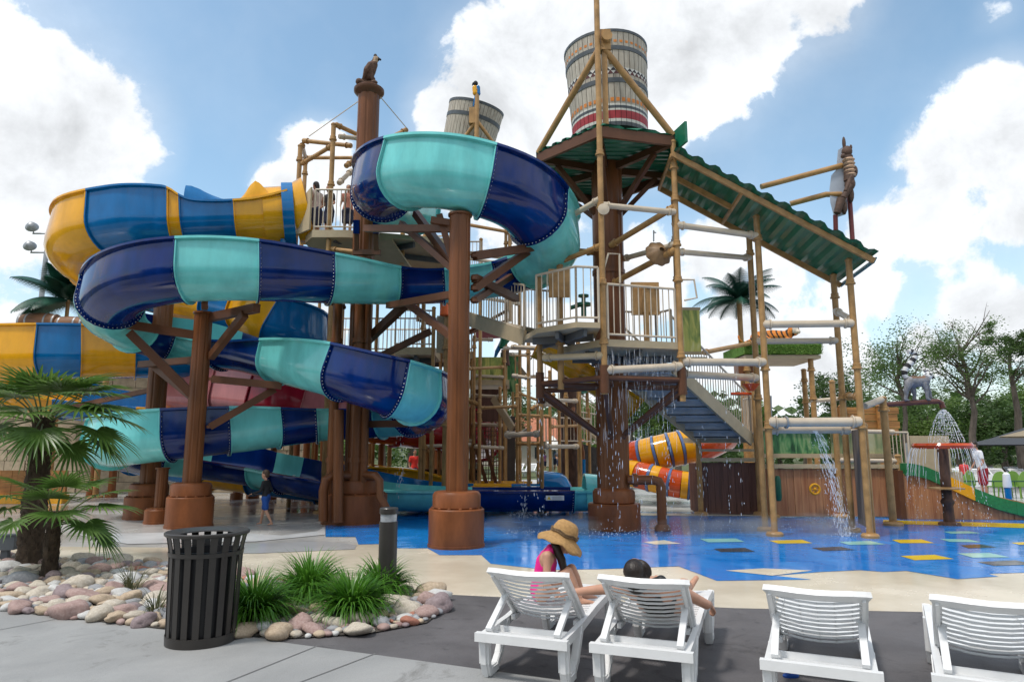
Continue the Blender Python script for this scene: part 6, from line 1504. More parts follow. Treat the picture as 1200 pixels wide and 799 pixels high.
for i in range(12): b.tube(W(554+3.1*i,500,20.9), W(554+3.1*i,575,20.9), .012, n=4)
for i in range(16): b.tube(W(554,500+5*i,20.9), W(588,500+5*i,20.9), .012, n=4)
b.build('mesh', PLKD, ln_)
b = MB(); q_ = [W(553,372,24), W(586,388,24), W(592,396,25.5), W(556,398,26)]; b.prism(q_, (0,0,.05)); mc = b.build('canopy', pm('maroon_canvas',(0.16,0.02,0.035),.8), None, off=W(570,392,24.6)); tag(mc,'small maroon fabric canopy edge behind the front brown column','canopy')
b = MB(); q_ = [W(600,416,22), W(620,441,22), W(612,441,22)]; b.prism(q_, (0,.04,0)); sc_ = b.build('canvas_pennant', TANC, None, off=W(612,441,22)); tag(sc_,'tall pale canvas pennant triangle between the scaffold posts','pennant')
bq = W(592,428,21.5); bst = thing('bird_statue','blue and green bird statue standing on a brown stump on the scaffold tower','statue', bq)
b = MB(); b.lathe([(.16,0),(.12,.25),(.13,.5)], bq, 10); b.build('stump', BARK, bst)
b = MB(); limb(b,[bq+V((-.1,0,.62)), bq+V((.0,0,.85)), bq+V((.1,0,1.05))],[.1,.16,.13],10); b.build('breast', GREEN, bst)
b = MB(); limb(b,[bq+V((.14,0,1.0)), bq+V((.2,0,1.14))],[.1,.09],10); limb(b,[bq+V((-.02,.08,.9)), bq+V((-.26,.05,.45)), bq+V((-.34,0,.2))],[.09,.07,.03],8); limb(b,[bq+V((.26,0,1.15)), bq+V((.36,0,1.08))],[.04,.012],6); b.build('head_and_tail', BLUE, bst)
# yellow slide leaving the tower deck
flume('water_slide','short yellow slide dropping behind the bucket tower outriggers',[(.45,15.2,3.65,.4,.4,0),(1.05,15.25,3.34,.4,.4,0),(1.75,15.3,2.86,.4,.4,0),(2.6,15.4,2.3,.4,.4,0)],[(0,1.5,'Y'),(1.5,3,'Y')],w=.42,mats=FM,bolts=False)
bm_ = thing('bamboo_screen','bamboo painted yellow green mural panel on the right side of the bucket tower deck','panel',W(810,395,14.3))
b = MB(); c=W(810,388,14.3); b.box(c,(.38,.04,.9)); b.build('panel', MURY, bm_); b = MB(); b.box(c+V((0,0,.48)),(.42,.06,.06)); b.box(c-V((0,0,.62)),(.55,.3,.10)); b.box(c-V((0,0,.47)),(.42,.06,.06)); b.build('frame', TAN2, bm_)
# grass-roofed canopy with the tiger
gc = thing('grass_canopy','flat canopy with a shaggy artificial grass edge on tan posts behind the chute posts','canopy',W(915,410,19.5))
c = W(913,408,19.5)
b = MB(); b.box((c.x,20.2,c.z-.28),(2.15,1.9,.10)); b.build('soffit', TAN2, gc)
b = MB(); b.box((c.x,20.2,c.z-.05),(2.2,1.95,.3)); b.build('roof_slab', pm('grass_mat',(0.10,0.22,0.03),.9,var=.4,vscale=20), gc)
b = MB(); rg = random.Random(4)
for i in range(2600):
    e = rg.random(); p_ = V((c.x-1.12+2.24*rg.random(), 19.2 if e < .7 else 19.2+2*rg.random(), c.z-.20+.32*rg.random())); d = V((rg.uniform(-.05,.05), -rg.uniform(.02,.07), rg.uniform(-.05,.09))); s = V((.012,0,.004)); b.add([p_-s,p_+s,p_+d], [(0,1,2)])
b.build('grass_fringe', leafmat('artificial_grass',(0.11,0.24,0.03),(0.26,0.40,0.08),.6,.2,12), gc, sharp=5)
for px, py in ((950,425),(942,438),(875,425)):
    a = W(px,py,19.4 if px != 942 else 20.9); post(a.x, a.y, 0, a.z+.1, .075, TAN, gc, rings=(a.z-.2,3.0))
pipe(W(950,470,19.4),W(1005,465,19.4),.055,CREAM,gc)
pipe(W(825,413,17),W(880,402,19.3),.06,TAN,gc); 
b = MB(); a = W(880,430,19.3); b.box((a.x-.05,19.6,a.z),(.55,.4,.55)); b.build('corner_block', BROWN, gc)
TI = pm('tiger_orange',(0.62,0.20,0.03),.7,var=.2); TS = pm('tiger_stripe',(0.02,0.015,0.012),.7); TWm = pm('tiger_white',(0.62,0.55,0.45),.7)
tg = thing('tiger_statue','orange striped tiger statue lying on the grass edged canopy','statue',(c.x-.2,19.9,c.z+.1))
b = MB(); zz = c.z+.27; T_ = lambda x,y,z: V((c.x+x,19.6+y,zz+z))
limb(b,[T_(-.55,.1,.05),T_(-.1,.1,.1),T_(.3,.1,.1)],[.2,.2,.17],12); limb(b,[T_(.3,.1,.12),T_(.42,0,.22)],[.15,.13],10); b.ell(T_(.48,-.03,.26),(.17,.14,.16),12,9); limb(b,[T_(.52,-.08,.22),T_(.56,-.18,.20)],[.09,.06],8)
for q_ in (-1,1): b.ell(T_(.42+.11*q_,.0,.41),(.045,.03,.05),8,6); limb(b,[T_(.3,.1+.12*q_,.0),T_(.5,-.05+.12*q_,-.1),T_(.7,-.1+.12*q_,-.12)],[.09,.065,.06],8); limb(b,[T_(-.5,.1+.15*q_,.0),T_(-.25,.05+.2*q_,-.05),T_(-.45,.0+.2*q_,-.12)],[.13,.08,.06],8)
limb(b,[T_(-.72,.1,.0),T_(-.95,.05,-.1),T_(-1.1,.0,-.02),T_(-1.12,0,.1)],[.045,.04,.035,.03],8)
me = bake(b,.018,2)
for m in (TI,TS,TWm): me.materials.append(m)
for p_ in me.polygons:
    cc = p_.center-V((c.x,19.6,zz))
    if sin(cc.x*42+3*sin(cc.z*9+cc.y*4)) > .45: p_.material_index = 1
    if cc.z < -.08 or (cc.y < -.13 and cc.x > .4): p_.material_index = 2
me.transform(Matrix.Translation(-OFF[tg.name])); me.polygons.foreach_set('use_smooth',[True]*len(me.polygons)); o = bpy.data.objects.new('body',me); COL.objects.link(o); o.parent = tg
# brown post row and dark mesh fence in the shade under the slides
for px, Y, h, r in ((345,22,2.6,.10),(357,23,2.6,.12),(367,22,2.8,.09),(376,23,2.9,.09),(432,22.5,3.0,.08),(445,22,3.1,.09),(455,22.4,3.1,.07),(493,20.3,2.9,.075),(500,22,3.0,.075),(506,20.6,2.9,.06),(512,25,3.2,.22),(318,22,2.4,.1),(296,22.5,2.2,.13),(277,22,2.2,.12),(130,23,1.6,.12),(108,23,1.6,.12)):
    x = gx(px,Y); b = MB(); b.lathe([(r,0),(r,h),(r*.6,h+.02)],(x,Y,0),14); b.lathe([(r*1.6,0),(r*1.6,.2)],(x,Y,0),14); o = b.build('support_post', BROWN if r > .085 else TAN, None, off=(x,Y,0)); tag(o,('thick ' if r > .085 else 'thin ')+('brown' if r > .085 else 'tan')+' support post in the shade under the slides','post','support posts under the slides')
pr_ = thing('rail_frame','cream pipe rail between thin tan posts behind the yellow run-out','rail',W(470,550,21)); pipe(W(446,515,22),W(492,517,20.3),.06,CREAM,pr_); pipe(W(506,517,20.6),W(555,517,21),.06,CREAM,pr_); pipe(W(375,541,22.5),W(378,570,22.5),.07,TAN,pr_)
nf = thing('mesh_fence','dark mesh safety fence between brown posts behind the front column','fence',W(525,585,21.6))
b = MB(); a = W(483,550,21.8); c_ = W(560,550,21.8); b.prism([(a.x,21.8,.02),(c_.x,21.8,.02),(c_.x,21.8,a.z),(a.x,21.8,a.z)],(0,.02,0)); b.build('mesh', pm('dark_mesh',(0.03,0.03,0.035),.7,alpha=.82), nf); 
b = MB(); b.tube((a.x,21.79,a.z),(c_.x,21.79,a.z),.02); b.build('top_rail',BROWN2,nf); b = MB(); b.bar(W(510,590,21.5),W(534,522,21.5),.1,.1); b.build('brace',BROWN2,nf)
# stone facade and plank fence behind the fan palms
fc = thing('stone_facade','tan stone block facade behind the fan palms and lower left slides','building',(-17,25.5,0))
STN = pm('tan_stone_blocks',(0.36,0.29,0.20),.85,var=.25,vscale=4,bump=.4,bscale=10); 
b = MB()
rg = random.Random(9)
for row in range(12):
    x = -27+ (.35 if row % 2 else 0)
    while x < -8.2:
        wd = rg.uniform(.55,.9); b.box((x+wd/2,25.5+rg.uniform(-.03,.03),.2+row*.38),(wd-.02,.4,.365)); x += wd
b.build('wall', STN, fc); b = MB(); b.box((-17.6,25.6,4.72),(19.2,.7,.16)); b.build('coping', TAN2, fc)
pf = thing('plank_fence','low orange brown plank fence with a yellow kerb at the left edge','fence',(-15.6,20.6,0)); planks((-19,20.6),(-13.2,20.6),.25,.95,pf,SGN); b = MB(); b.box((-16.1,20.5,.13),(6,.35,.25)); b.build('kerb',YEL,pf)
# large shaded deck roof behind the lower slides
# far clubhouse with terracotta roof
ch = thing('clubhouse','far low building with a terracotta roof seen between the scaffold posts','building',W(620,548,62)); cx = W(618,540,62).x
b = MB(); b.box((cx,64,1.1),(9,5,2.2)); b.build('wall', pm('pale_render',(0.5,0.45,0.38),.85), ch)
b = MB(); r0 = [(cx-5.2,61,2.2),(cx+5.2,61,2.2),(cx+5.2,67,2.2),(cx-5.2,67,2.2)]; b.add(r0+[(cx-2.5,64,4.4),(cx+2.5,64,4.4)],[(0,1,5,4),(1,2,5),(2,3,4,5),(3,0,4)]); b.build('roof', pm('terracotta',(0.42,0.16,0.09),.8,var=.2,vscale=4), ch)
for i in range(4): b = MB(); b.box((cx-3.3+2.2*i,61.49,1.2),(.9,.03,1.0)); b.build('window', pm('dark_glass',(0.03,0.035,0.04),.2), ch)

# ------------------------------------------------------------------ trees
LEAF = [leafmat('tree_leaf_deep',(0.032,0.075,0.016),(0.085,0.15,0.036),.55,.35,.7), leafmat('tree_leaf_mid',(0.05,0.11,0.02),(0.125,0.205,0.05),.55,.4,.7), leafmat('tree_leaf_fresh',(0.075,0.155,0.022),(0.18,0.27,0.06),.55,.45,.7)]
TRK = pm('tree_bark',(0.105,0.085,0.068),.95,var=.4,vscale=6,bump=.8,bscale=14,stretch=(1,1,.3))
def tree(base, h, cr, z0, n, name, label, seed, leaf=1, ls=.16, tr=.16, limbs=9, sparse=.0, group=None, flat=.85, ncl=None):
    rg = random.Random(seed); base = V(base); t = thing(name, label, 'tree', base, group); b = MB()
    pts = [base+V((rg.uniform(-.03,.03)*i*cr*.5, rg.uniform(-.03,.03)*i*cr*.5, h*.8*i/6)) for i in range(7)]; b.path(pts, [tr*(1.25-.16*i) for i in range(7)], 8)
    ends = []
    for i in range(limbs):
        f = rg.uniform(.35,1.0); z = z0*.75+(h*.8-z0*.75)*f; k = min(5,int(6*z/(h*.8))); p = pts[k].lerp(pts[k+1], .5); p = V((p.x,p.y,base.z+z)); a = 2*pi*i/limbs*1.618*2+rg.uniform(-.4,.4); L = cr*rg.uniform(.75,1.15)*(1-.30*f); d = V((cos(a),sin(a),rg.uniform(.55,1.5))); q = p; r = tr*.5*(1-.5*f); pp = [p]
        for j in range(4): q = q+d.normalized()*L/4; d = d+V((rg.uniform(-.35,.35),rg.uniform(-.35,.35),rg.uniform(-.1,.35))); pp.append(q)
        b.path(pp, [r,r*.8,r*.6,r*.4,r*.2], 6); ends += pp[2:]
        for j in range(3):
            p1 = pp[rg.randint(1,3)]; e1 = p1+V((rg.uniform(-1,1),rg.uniform(-1,1),rg.uniform(-.1,.8))).normalized()*L*.4; b.path([p1,p1.lerp(e1,.5)+V((0,0,.05)),e1],[r*.4,r*.25,r*.1],5); ends.append(e1)
    ends += [pts[-1], pts[-2]]
    b.build('trunk', TRK, t)
    b = MB(); cl = []
    for k in range(ncl or int(26+10*(1-sparse))):
        if rg.random() < .6 or sparse > .5: e = rg.choice(ends)+V((rg.gauss(0,.12),rg.gauss(0,.12),rg.gauss(0,.1)))*cr
        else:
            u = V((rg.gauss(0,1),rg.gauss(0,1),rg.gauss(0,1))).normalized()*rg.uniform(.55,1.0); e = base+V((u.x*cr,u.y*cr,(h+z0)/2+u.z*(h-z0)/2))
        cl.append((e, cr*rg.uniform(.14,.34)*(1-.35*sparse)))
    per = max(6, n//len(cl))
    for (e, r) in cl:
        for _ in range(per):
            u = V((rg.gauss(0,.46),rg.gauss(0,.46),rg.gauss(0,.42)*flat))*r*1.2; p = e+u
            nrm = V((rg.gauss(0,1),rg.gauss(0,1),rg.gauss(.5,1))).normalized(); s, w_ = frame(nrm); L = ls*rg.uniform(.6,1.4)
            b.add([p-s*L*.5, p+w_*L*.28, p+s*L*.5, p-w_*L*.28], [(0,1,2,3)])
    b.build('crown', LEAF[leaf], t, smooth=False)
    return t
def at(px, Y): return (gx(px,Y), Y, 0)
tree(at(1066,36),8.0,2.9,2.8,12500,'broadleaf_tree','spreading airy tree with clumped foliage behind the lemur statue',21,1,.10,.15,16,.15,ncl=84)
tree(at(1146,34),8.4,3.0,2.2,9500,'broadleaf_tree','tall forked tree with many bare branches behind the man in red shorts',8,1,.085,.17,22,.75,ncl=52)
tree(at(1200,35),8.4,1.5,4.6,8000,'pine_tree','slender dark tree at the right edge with foliage only near its top',33,0,.10,.2,8,.3)
tree(at(982,40),5.6,2.2,2.0,9000,'broadleaf_tree','dense dark green bushy tree left of the lemur tree behind the tan posts',41,0,.12,.2,9)
tree(at(1025,41),5.2,2.2,1.5,9000,'broadleaf_tree','dense mid green bushy tree right behind the timber sign',42,1,.12,.2,9)
GRP = 'background trees along the park edge'
rg0 = random.Random(77)
for i,(px,Y,h,cr) in enumerate(((945,50,4.5,2.2),(1095,46,4.6,2.4),(1125,52,5.2,2.6),(1160,44,4.4,2.3),(1185,50,5.6,2.6),(1220,46,5.4,2.5),(1050,54,5.4,2.6),(1255,52,6.2,3),(1090,40,3.2,1.8),(1180,38,3.2,1.7),(1010,52,4.8,2.4),
     (448,40,5.2,2.4),(480,46,5.6,2.6),(510,42,5.4,2.3),(535,50,5.2,2.4),(590,58,6.0,2.6),(620,70,6.6,3.2),(690,52,5.8,2.6),(740,44,5.2,2.2),(765,48,6.0,2.6),(795,44,5.6,2.3),(660,66,6.4,3),(845,50,4.6,2.2),(880,52,4.4,2.2),(915,54,4.0,2.0),(560,46,4.6,2.2),(710,60,6,2.6),(400,44,5,2.4),(350,46,5,2.4))):
    if px > 930: lb = ['bushy fresh green tree in the tree line at the right behind the loungers','bushy mid green tree in the tree line at the right behind the loungers','dark green tree in the tree line at the right behind the loungers'][2-i % 3]; lf = i % 3
    else: lb = ['dark green tree seen low between the play structures','mid green tree seen low between the play structures','fresh green tree seen low between the play structures'][i % 3]; lf = i % 3
    if px > 930: lf = 2-(2-i % 3) if False else [2,1,0][2-i % 3]
    tree(at(px,Y),h,cr,.4,5600,'broadleaf_tree',lb,100+i,lf,.17,.18,7,0,group=GRP)
# distant tree belt
rg = random.Random(5); b = MB()
for i in range(210):
    a = rg.uniform(-1.15,1.15); d = rg.uniform(75,110); c = V((sin(a)*d, cos(a)*d, 0)); H = rg.uniform(4,7.5)
    for _ in range(60):
        p = c+V((rg.gauss(0,1.8),rg.gauss(0,1.8),rg.uniform(0,1)**.8*H)); nrm = V((rg.gauss(0,1),rg.gauss(-.5,1),rg.gauss(.5,1))).normalized(); s,w_ = frame(nrm); L = rg.uniform(.7,1.7)
        b.add([p-s*L*.5,p+w_*L*.35,p+s*L*.5,p-w_*L*.35],[(0,1,2,3)])
o = b.build('distant_woods', LEAF[0], None, smooth=False, off=(0,90,0)); tag(o,'far belt of woodland closing the view behind the park','woods',kind='stuff')

rg = random.Random(15); b = MB()  # unseen trees added behind the camera to dim slide reflections and back light
for i in range(90):
    a = rg.uniform(1.75,4.53); d = rg.uniform(18,30); c = V((sin(a)*d, cos(a)*d, 0)); H = rg.uniform(6,9.5)
    for _ in range(70):
        p = c+V((rg.gauss(0,1.6),rg.gauss(0,1.6),rg.uniform(0,1)**.8*H)); nrm = V((rg.gauss(0,1),rg.gauss(0,1),rg.gauss(.5,1))).normalized(); s,w_ = frame(nrm); L = rg.uniform(.7,1.7)
        b.add([p-s*L*.5,p+w_*L*.35,p+s*L*.5,p-w_*L*.35],[(0,1,2,3)])
o = b.build('unseen_woods', LEAF[0], None, smooth=False, off=(0,-25,0)); tag(o,'unseen woodland added behind the camera to darken reflections in the glossy slides','woods',kind='stuff')

# ------------------------------------------------------------------ other people
CL = lambda n,c: pm('cloth_'+n,c,.8,var=.12,vscale=12,bump=.1,bscale=60)
J,s = stand((gx(310,14.75),14.75,.01),1.08,R(-82),lean=.06,stride=.75,arms=.5)
J['head'] = J['head']+V((0,0,.02))
figure('small boy in a black rash guard and blue swim shorts walking left below the slides',J,s,SKIN,hair=pm('brown_hair',(0.06,0.035,0.02),.6),top=(CL('black',(0.014,0.015,0.018)),'long'),bottom=(CL('blue',(0.012,0.07,0.30)),.75),voxel=.012,fine=True,kid=1.38)
J,s = stand((gx(1156,19.5),19.5,.14),1.66,R(-80),lean=.20,arms=.1)
figure('man in a white shirt and red swim shorts leaning forward behind the ramp wall',J,s,SKIN2,hair=HAIR,top=(CL('white',(0.72,0.72,0.74)),'tee'),bottom=(CL('red',(0.28,0.01,0.02)),.85),voxel=.016,fine=True)
lf_ = thing('deck_block','low yellow edged concrete step behind the ramp wall under the man in red shorts','step',(13.6,19.8,0)); b = MB(); b.box((14.2,20.0,.065),(3.2,1.4,.13)); b.build('step', WETC, lf_)
J,s = stand((gx(485,25.5),25.5,0),1.55,R(150),arms=.1)
red = figure('small figure in a red shirt and dark shorts standing behind the yellow run-out',J,s,SKIN2,hair=HAIR,top=(CL('scarlet',(0.62,0.03,0.02)),'tee'),bottom=(CL('navy',(0.02,0.025,0.06)),.9),voxel=.03)
for (x,y,ht,az,tc,tn,lb) in ((-5.0,16.75,1.66,-60,SKIN,'tank','woman with dark hair leaning at the left of the slide platform rail'),(-4.55,16.3,1.35,-150,(.02,.02,.025),'tee','child in a dark shirt behind the slide platform rail'),(-4.1,16.35,1.38,170,(.6,.25,.18),'tank','child with bare shoulders and orange top at the right end of the platform rail'),(-5.25,17.4,1.35,-100,(.05,.05,.07),'tee','dark haired child half hidden behind the yellow slide entry')):
    J,s = stand((x,y,PZ),ht,R(az),lean=.08,arms=.3); mt_ = tc if isinstance(tc,bpy.types.Material) else CL('x%d'%int(x*-100),tc)
    if tc is SKIN: mt_ = CL('cream',(0.5,.4,.35))
    figure(lb,J,s,SKIN2 if az < -55 else SKIN,hair=HAIR,top=(mt_,tn),bottom=(CL('navy',(0.02,0.025,0.06)),.8),voxel=.022,hair_long=(ht > 1.6))
crowd = []
rg = random.Random(8)
cols = [((.6,.6,.62),'white'),((.35,.12,.35),'purple'),((.65,.2,.15),'coral'),((.15,.25,.5),'blue'),((.1,.1,.11),'black'),((.6,.5,.2),'mustard')]
for i,(px,Y) in enumerate(((634,45.2),(639,46.5),(645,44.8),(650,46.2),(655,45),(660,45.6))):
    J,s = stand((gx(px,Y),Y,0),rg.uniform(1.3,1.7),rg.uniform(0,6.28),arms=.3); c_,nm = cols[i]
    figure('tiny far bather in %s under the white parasol'%nm,J,s,SKIN2,hair=HAIR,top=(CL('far_'+nm,c_),'tee'),bottom=(CL('navy',(0.02,0.025,0.06)),.7),voxel=.05,group='far bathers under the white parasol')
for i,(px,Y,ht,c_,nm,lb) in enumerate(((1132,23.5,1.25,(.55,.05,.05),'red','child in a red and white shirt bending behind the yellow coping of the ramp wall'),(1098,24,1.2,(.03,.03,.035),'dark','person in black seen behind the mushroom shower streams'),(1042,21,1.15,(.1,.22,.5),'blue','child in a blue shirt behind the beige panel railing'),(710,21.5,1.2,(.5,.5,.55),'grey','child standing in the spray just behind the bucket tower pedestal'),(1078,23.0,1.1,(.5,.28,.2),'peach','bare shouldered child above the green coping'))):
    J,s = stand((gx(px,Y),Y,.0 if px not in (1042,) else .8),ht,rg.uniform(0,6.28),lean=.15,arms=.5)
    figure(lb,J,s,SKIN2,hair=HAIR,top=(CL('mid_'+nm,c_),'tee'),bottom=(CL('navy',(0.02,0.025,0.06)),.7),voxel=.028)

# ------------------------------------------------------------------ far furniture on the right
ch_ = thing('garden_chair','green moulded chair far right behind the ramp wall','chair',(0,0,0),'green chairs behind the ramp wall')
GC = pm('green_chair',(0.16,0.30,0.05),.5)
b = MB(); n=14; vs=[]
for i in range(n+1):
    a = pi*i/n; vs += [V((-.28*cos(a),.22,.42+.5*sin(a)**.8)), V((-.26*cos(a),.16,.40+.46*sin(a)**.8))]
b.add(vs,[(2*i,2*i+1,2*i+3,2*i+2) for i in range(n)]); b.prism([(-.28,.22,.42)]+[tuple(vs[2*i]) for i in range(1,n)]+[(.28,.22,.42)],(0,.02,0)); b.build('backrest',GC,ch_)
b = MB(); b.box((0,0,.41),(.5,.46,.03)); b.build('seat',GC,ch_)
for x in (-.22,.22):
    for y in (-.2,.2): b = MB(); b.tube((x*1.1,y*1.1,0),(x,y,.41),.02,.025,8); b.build('leg',GC,ch_)
sp = [(1120,22.5),(1171,22.3),(1184,22.8),(1197,22.4),(1131,23)]
for i,(px,Y) in enumerate(sp):
    p = at(px,Y); 
    if i == 0: ch_.location = p; ch_.rotation_euler = (0,0,R(160)); ch_.scale = (.95,)*3
    else: dup(ch_, p, R(160+10*i), scale=.95)
rows = [(1090,30),(1115,30.5),(1140,30),(1165,30.5),(1190,30),(1215,30.5),(1100,33),(1128,33),(1156,33),(1184,33),(1210,33),(500,34),(509,34.5),(518,34),(527,34.5),(452,34),(610,40),(625,40)]
for i,(px,Y) in enumerate(rows):
    p = at(px,Y); lb = 'far white sun lounger in the rows behind the ramp wall at the right' if px > 700 else 'far white sun lounger glimpsed low between the slide columns'
    dup(lg, (p[0],p[1],.0), R(160) if px < 700 else R(172), label=lb, group='far white loungers across the park')
wf = thing('white_barrier','long low white barrier behind the ramp wall and green chairs','barrier',W(1150,570,26)); b = MB(); a = at(1085,26); c_ = at(1290,26); b.box(((a[0]+c_[0])/2,26,.40),(c_[0]-a[0],.05,.46)); b.build('panel', WHITE, wf)
for i in range(8): b = MB(); b.tube((a[0]+(c_[0]-a[0])*i/7,26.05,0),(a[0]+(c_[0]-a[0])*i/7,26.05,.72),.03); b.build('post', GREYM, wf)
gf = thing('pool_fence','low dark green railing in front of the green chairs','fence',W(1150,590,21)); railing([at(1130,20.9),at(1290,20.9)],.62,gf,mat=pm('dark_green_rail',(0.01,0.07,0.03),.5),sp=.3,rr=.02)
bs = thing('spray_post','blue spray post with a white top at the right behind the ramp wall','water spray',at(1184,17.6)); b = MB(); p = V(at(1184,17.6)); b.lathe([(.075,0),(.075,.62)],p,14); b.build('post',BLUE,bs); b = MB(); b.lathe([(.09,.62),(.10,.66),(.08,.95),(.03,1.0)],p,14); b.build('spray_head',WHITE,bs)

# ------------------------------------------------------------------ falling water
WAT = pm('falling_water',(0.93,0.96,1.0),.15,alpha=.55,spec=.6)
def drops(b, p, n, L, rg, r=.008, spread=(.0,.0), fall=1.0, v=None):
    for _ in range(n):
        f = rg.random(); q = V(p)+V((rg.gauss(0,spread[0]),rg.gauss(0,spread[1]),-fall*f)); l = L*rg.uniform(.3,1.2); rr_ = r*rg.uniform(.5,1.4)
        d = V(v).normalized()*l if v else V((rg.gauss(0,.004),rg.gauss(0,.004),-l))
        b.path([q, q+d*.35, q+d*.75, q+d], [rr_*.25,rr_,rr_*.9,rr_*.2], 5)
rg = random.Random(12)
b = MB()
n0 = V((*Nn_,3.42)); n1 = V((*R1_,3.42))
for i in range(90):
    p = n0.lerp(n1, rg.random())+V((0,rg.uniform(-.05,1.2),0)); drops(b,p,rg.choice((1,2,2,3)),.16,rg,.0042,(.01,.01),rg.choice((.25,.4,.8,2.6)))
for i in range(230):
    p = n0.lerp(n1, rg.random())+V((0,rg.uniform(-.06,1.6),0)); L = rg.uniform(.12,.55); o_ = rg.choice((0,0,0,.3,.7,1.3)); q0 = p-V((0,0,o_+rg.uniform(0,.2))); b.path([q0,q0-V((rg.gauss(0,.004),0,L*.5)),q0-V((rg.gauss(0,.006),0,L))],[.001,.0026,.0012],4)
for px in (862,745,700,848): c = W(px,440,13.2); drops(b,V((c.x,13.2,3.3)),26,.08,rg,.005,(.03,.03),3.1)
o = b.build('dripping_water', WAT, None, off=(2.4,12.6,0)); tag(o,'thin water drips falling from the bucket tower deck','water',kind='stuff')
b = MB(); c = W(975,505,12.9)
for i in range(520):
    f = rg.random()**.8; sx = rg.gauss(0,.035+.055*f); x = c.x-.35+.45*f**.6+sx; z = max(.03,1.95-1.95*f); y = 12.9+rg.gauss(0,.05); L = rg.uniform(.03,.13)*(1.1-f*.6); r = rg.uniform(.0022,.0065)
    q0 = V((x,y,z)); b.path([q0, q0+V((.03*L/.1*(1-f),0,-L*.5)), q0+V((.045*L/.1*(1-f),0,-L))],[r*.4,r,r*.3],5)
for i in range(200):
    f = rg.random(); x = c.x-.35+.45*f**.6+rg.gauss(0,.10); b.ell((x,12.9+rg.gauss(0,.1),max(.02,1.95-1.95*f)),rg.uniform(.003,.008),5,3)
for i in range(160): a = rg.uniform(0,6.28); r = abs(rg.gauss(0,.22)); b.ell((c.x+.12+r*cos(a),12.9+r*sin(a),.02+abs(rg.gauss(0,.1))),rg.uniform(.003,.009),6,4)
o = b.build('water_jet', WAT, None, off=(c.x,12.9,0)); tag(o,'white gushing stream of water falling from the pipe between the right chute posts','water',kind='stuff')
b = MB()
for i in range(64):
    a = 2*pi*i/64; p = V((xm+.56*cos(a),YM+.56*sin(a),zm-.045)); out = V((cos(a),sin(a),0))
    if rg.random() < .2: continue
    sp_ = rg.uniform(.12,.24); pts = []; tt = 0
    L = rg.uniform(.4,1.0)
    k = 9
    for j in range(k): f = j/(k-1); zz = f*f*L; pts.append(p+out*sp_*f*.8+V((rg.gauss(0,.004),0,-zz)))
    for j in range(k-1):
        if rg.random() < .85: b.path([pts[j],pts[j+1]],[.0056*(1.1-.5*j/k),.0046*(1-.5*j/k)],5)
    drops(b, pts[-1], 4, .045, rg, .0042,(.03,.03), max(.05,pts[-1].z-.05))
o = b.build('shower_streams', WAT, None, off=(xm,YM,0)); tag(o,'ring of thin water streams raining from the orange mushroom shower','water',kind='stuff')
b = MB(); p0 = W(1105,479,YL); zb_ = zm+.05
for i in range(26):
    a = 2*pi*i/26; r1 = .34*rg.uniform(.8,1.1); 
    for j in range(13):
        if rg.random() < .25: continue
        f = j/13; f2 = (j+rg.uniform(.5,1.0))/13; q = lambda f: p0+V((cos(a)*r1*f**.75, sin(a)*r1*f**.75, -(p0.z-zb_)*f**1.25))
        b.path([q(f),q(f2)],[.0055,.0045],5)
for i in range(240): f = rg.random(); a = rg.uniform(0,6.28); r = .36*f**.75*rg.random(); b.ell(p0+V((cos(a)*r,sin(a)*r,-(p0.z-zb_)*f)),rg.uniform(.004,.011),5,4)
o = b.build('lemur_spray', WAT, None, off=p0); tag(o,'cone of white water spraying down from the spout under the lemur statue','water',kind='stuff')
b = MB()
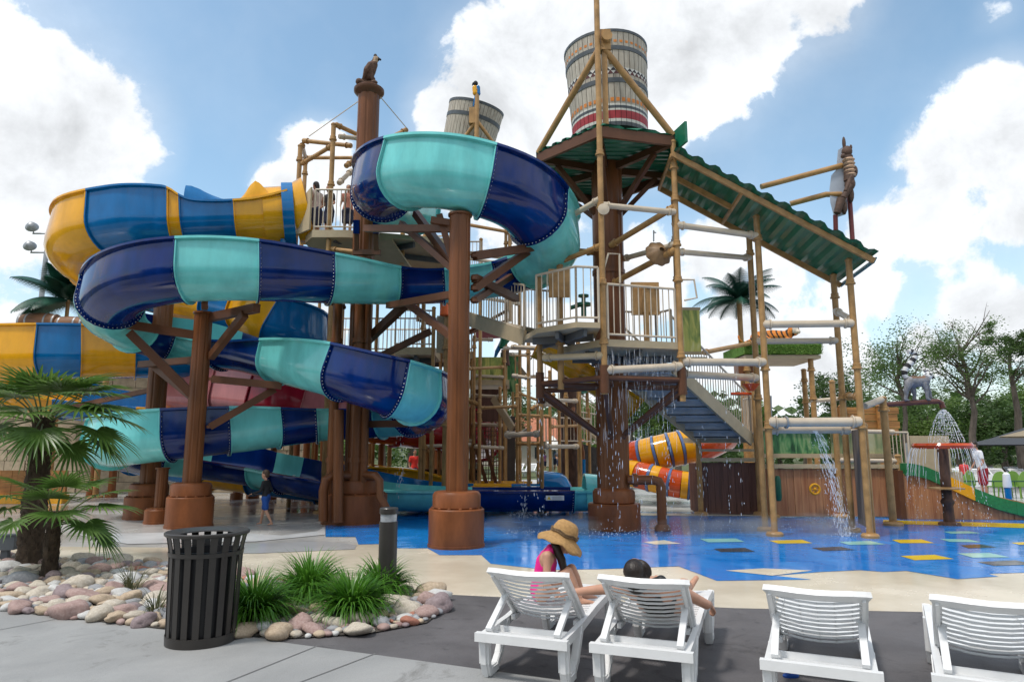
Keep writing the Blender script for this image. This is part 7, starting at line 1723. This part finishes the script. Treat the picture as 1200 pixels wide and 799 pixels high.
for px,py,Y,rr_,n in ((615,603,14.4,.5,150),(612,604,16,.4,120),(690,625,13.2,.9,160),(760,622,13.2,1.3,200),(850,618,13.6,1.6,160),(975,612,13.1,.6,160),(620,625,12.6,.5,90)):
    c = WZ(px,py,.01)
    for i in range(n): a = rg.uniform(0,6.28); r = rr_*sqrt(rg.random()); b.ell((c.x+r*cos(a),c.y+r*.6*sin(a),.012+abs(rg.gauss(0,.05))),rg.uniform(.003,.011),5,3)
o = b.build('splash_droplets', WAT, None, off=(2,13,0)); tag(o,'fine splash droplets bouncing on the wet blue pad','water',kind='stuff')
b = MB()
for px,py,Y,h in ((614,575,16.3,1.2),(615,520,17.5,2.2),(720,478,13.4,2.5),(780,478,13.6,2.2),(632,430,13.5,3.5),(470,505,16,1.5),(820,480,15,2.4)):
    c = W(px,py,Y); drops(b,V((c.x,Y,c.z)),46,.08,rg,.006,(.06,.06),min(h,c.z))
o = b.build('falling_drops', WAT, None, off=(1,15,0)); tag(o,'scattered strings of water drops falling among the play structures','water',kind='stuff')
# drifting mist over the pad
mm = bpy.data.materials.new('spray_mist'); mm.use_nodes = True; nt = mm.node_tree; nt.nodes.remove(nt.nodes['Principled BSDF'])
vp = nt.nodes.new('ShaderNodeVolumePrincipled'); vp.inputs['Density'].default_value = .10; vp.inputs['Color'].default_value = (.95,.97,1,1); vp.inputs['Anisotropy'].default_value = .3
tc = nt.nodes.new('ShaderNodeTexCoord'); nz = nt.nodes.new('ShaderNodeTexNoise'); nz.inputs['Scale'].default_value = 1.1; nt.links.new(tc.outputs['Object'], nz.inputs['Vector'])
mr = nt.nodes.new('ShaderNodeMapRange'); mr.inputs['From Min'].default_value = .45; mr.inputs['From Max'].default_value = .75; mr.inputs['To Max'].default_value = .75; nt.links.new(nz.outputs['Fac'], mr.inputs['Value']); nt.links.new(mr.outputs[0], vp.inputs['Density'])
nt.links.new(vp.outputs[0], nt.nodes['Material Output'].inputs['Volume'])
b = MB(); b.box((3.2,13.4,.16),(7.4,2.2,.28)); o = b.build('spray_mist', mm, None, off=(3.2,13.4,0)); tag(o,'thin white spray mist drifting low over the blue pad','mist',kind='stuff')
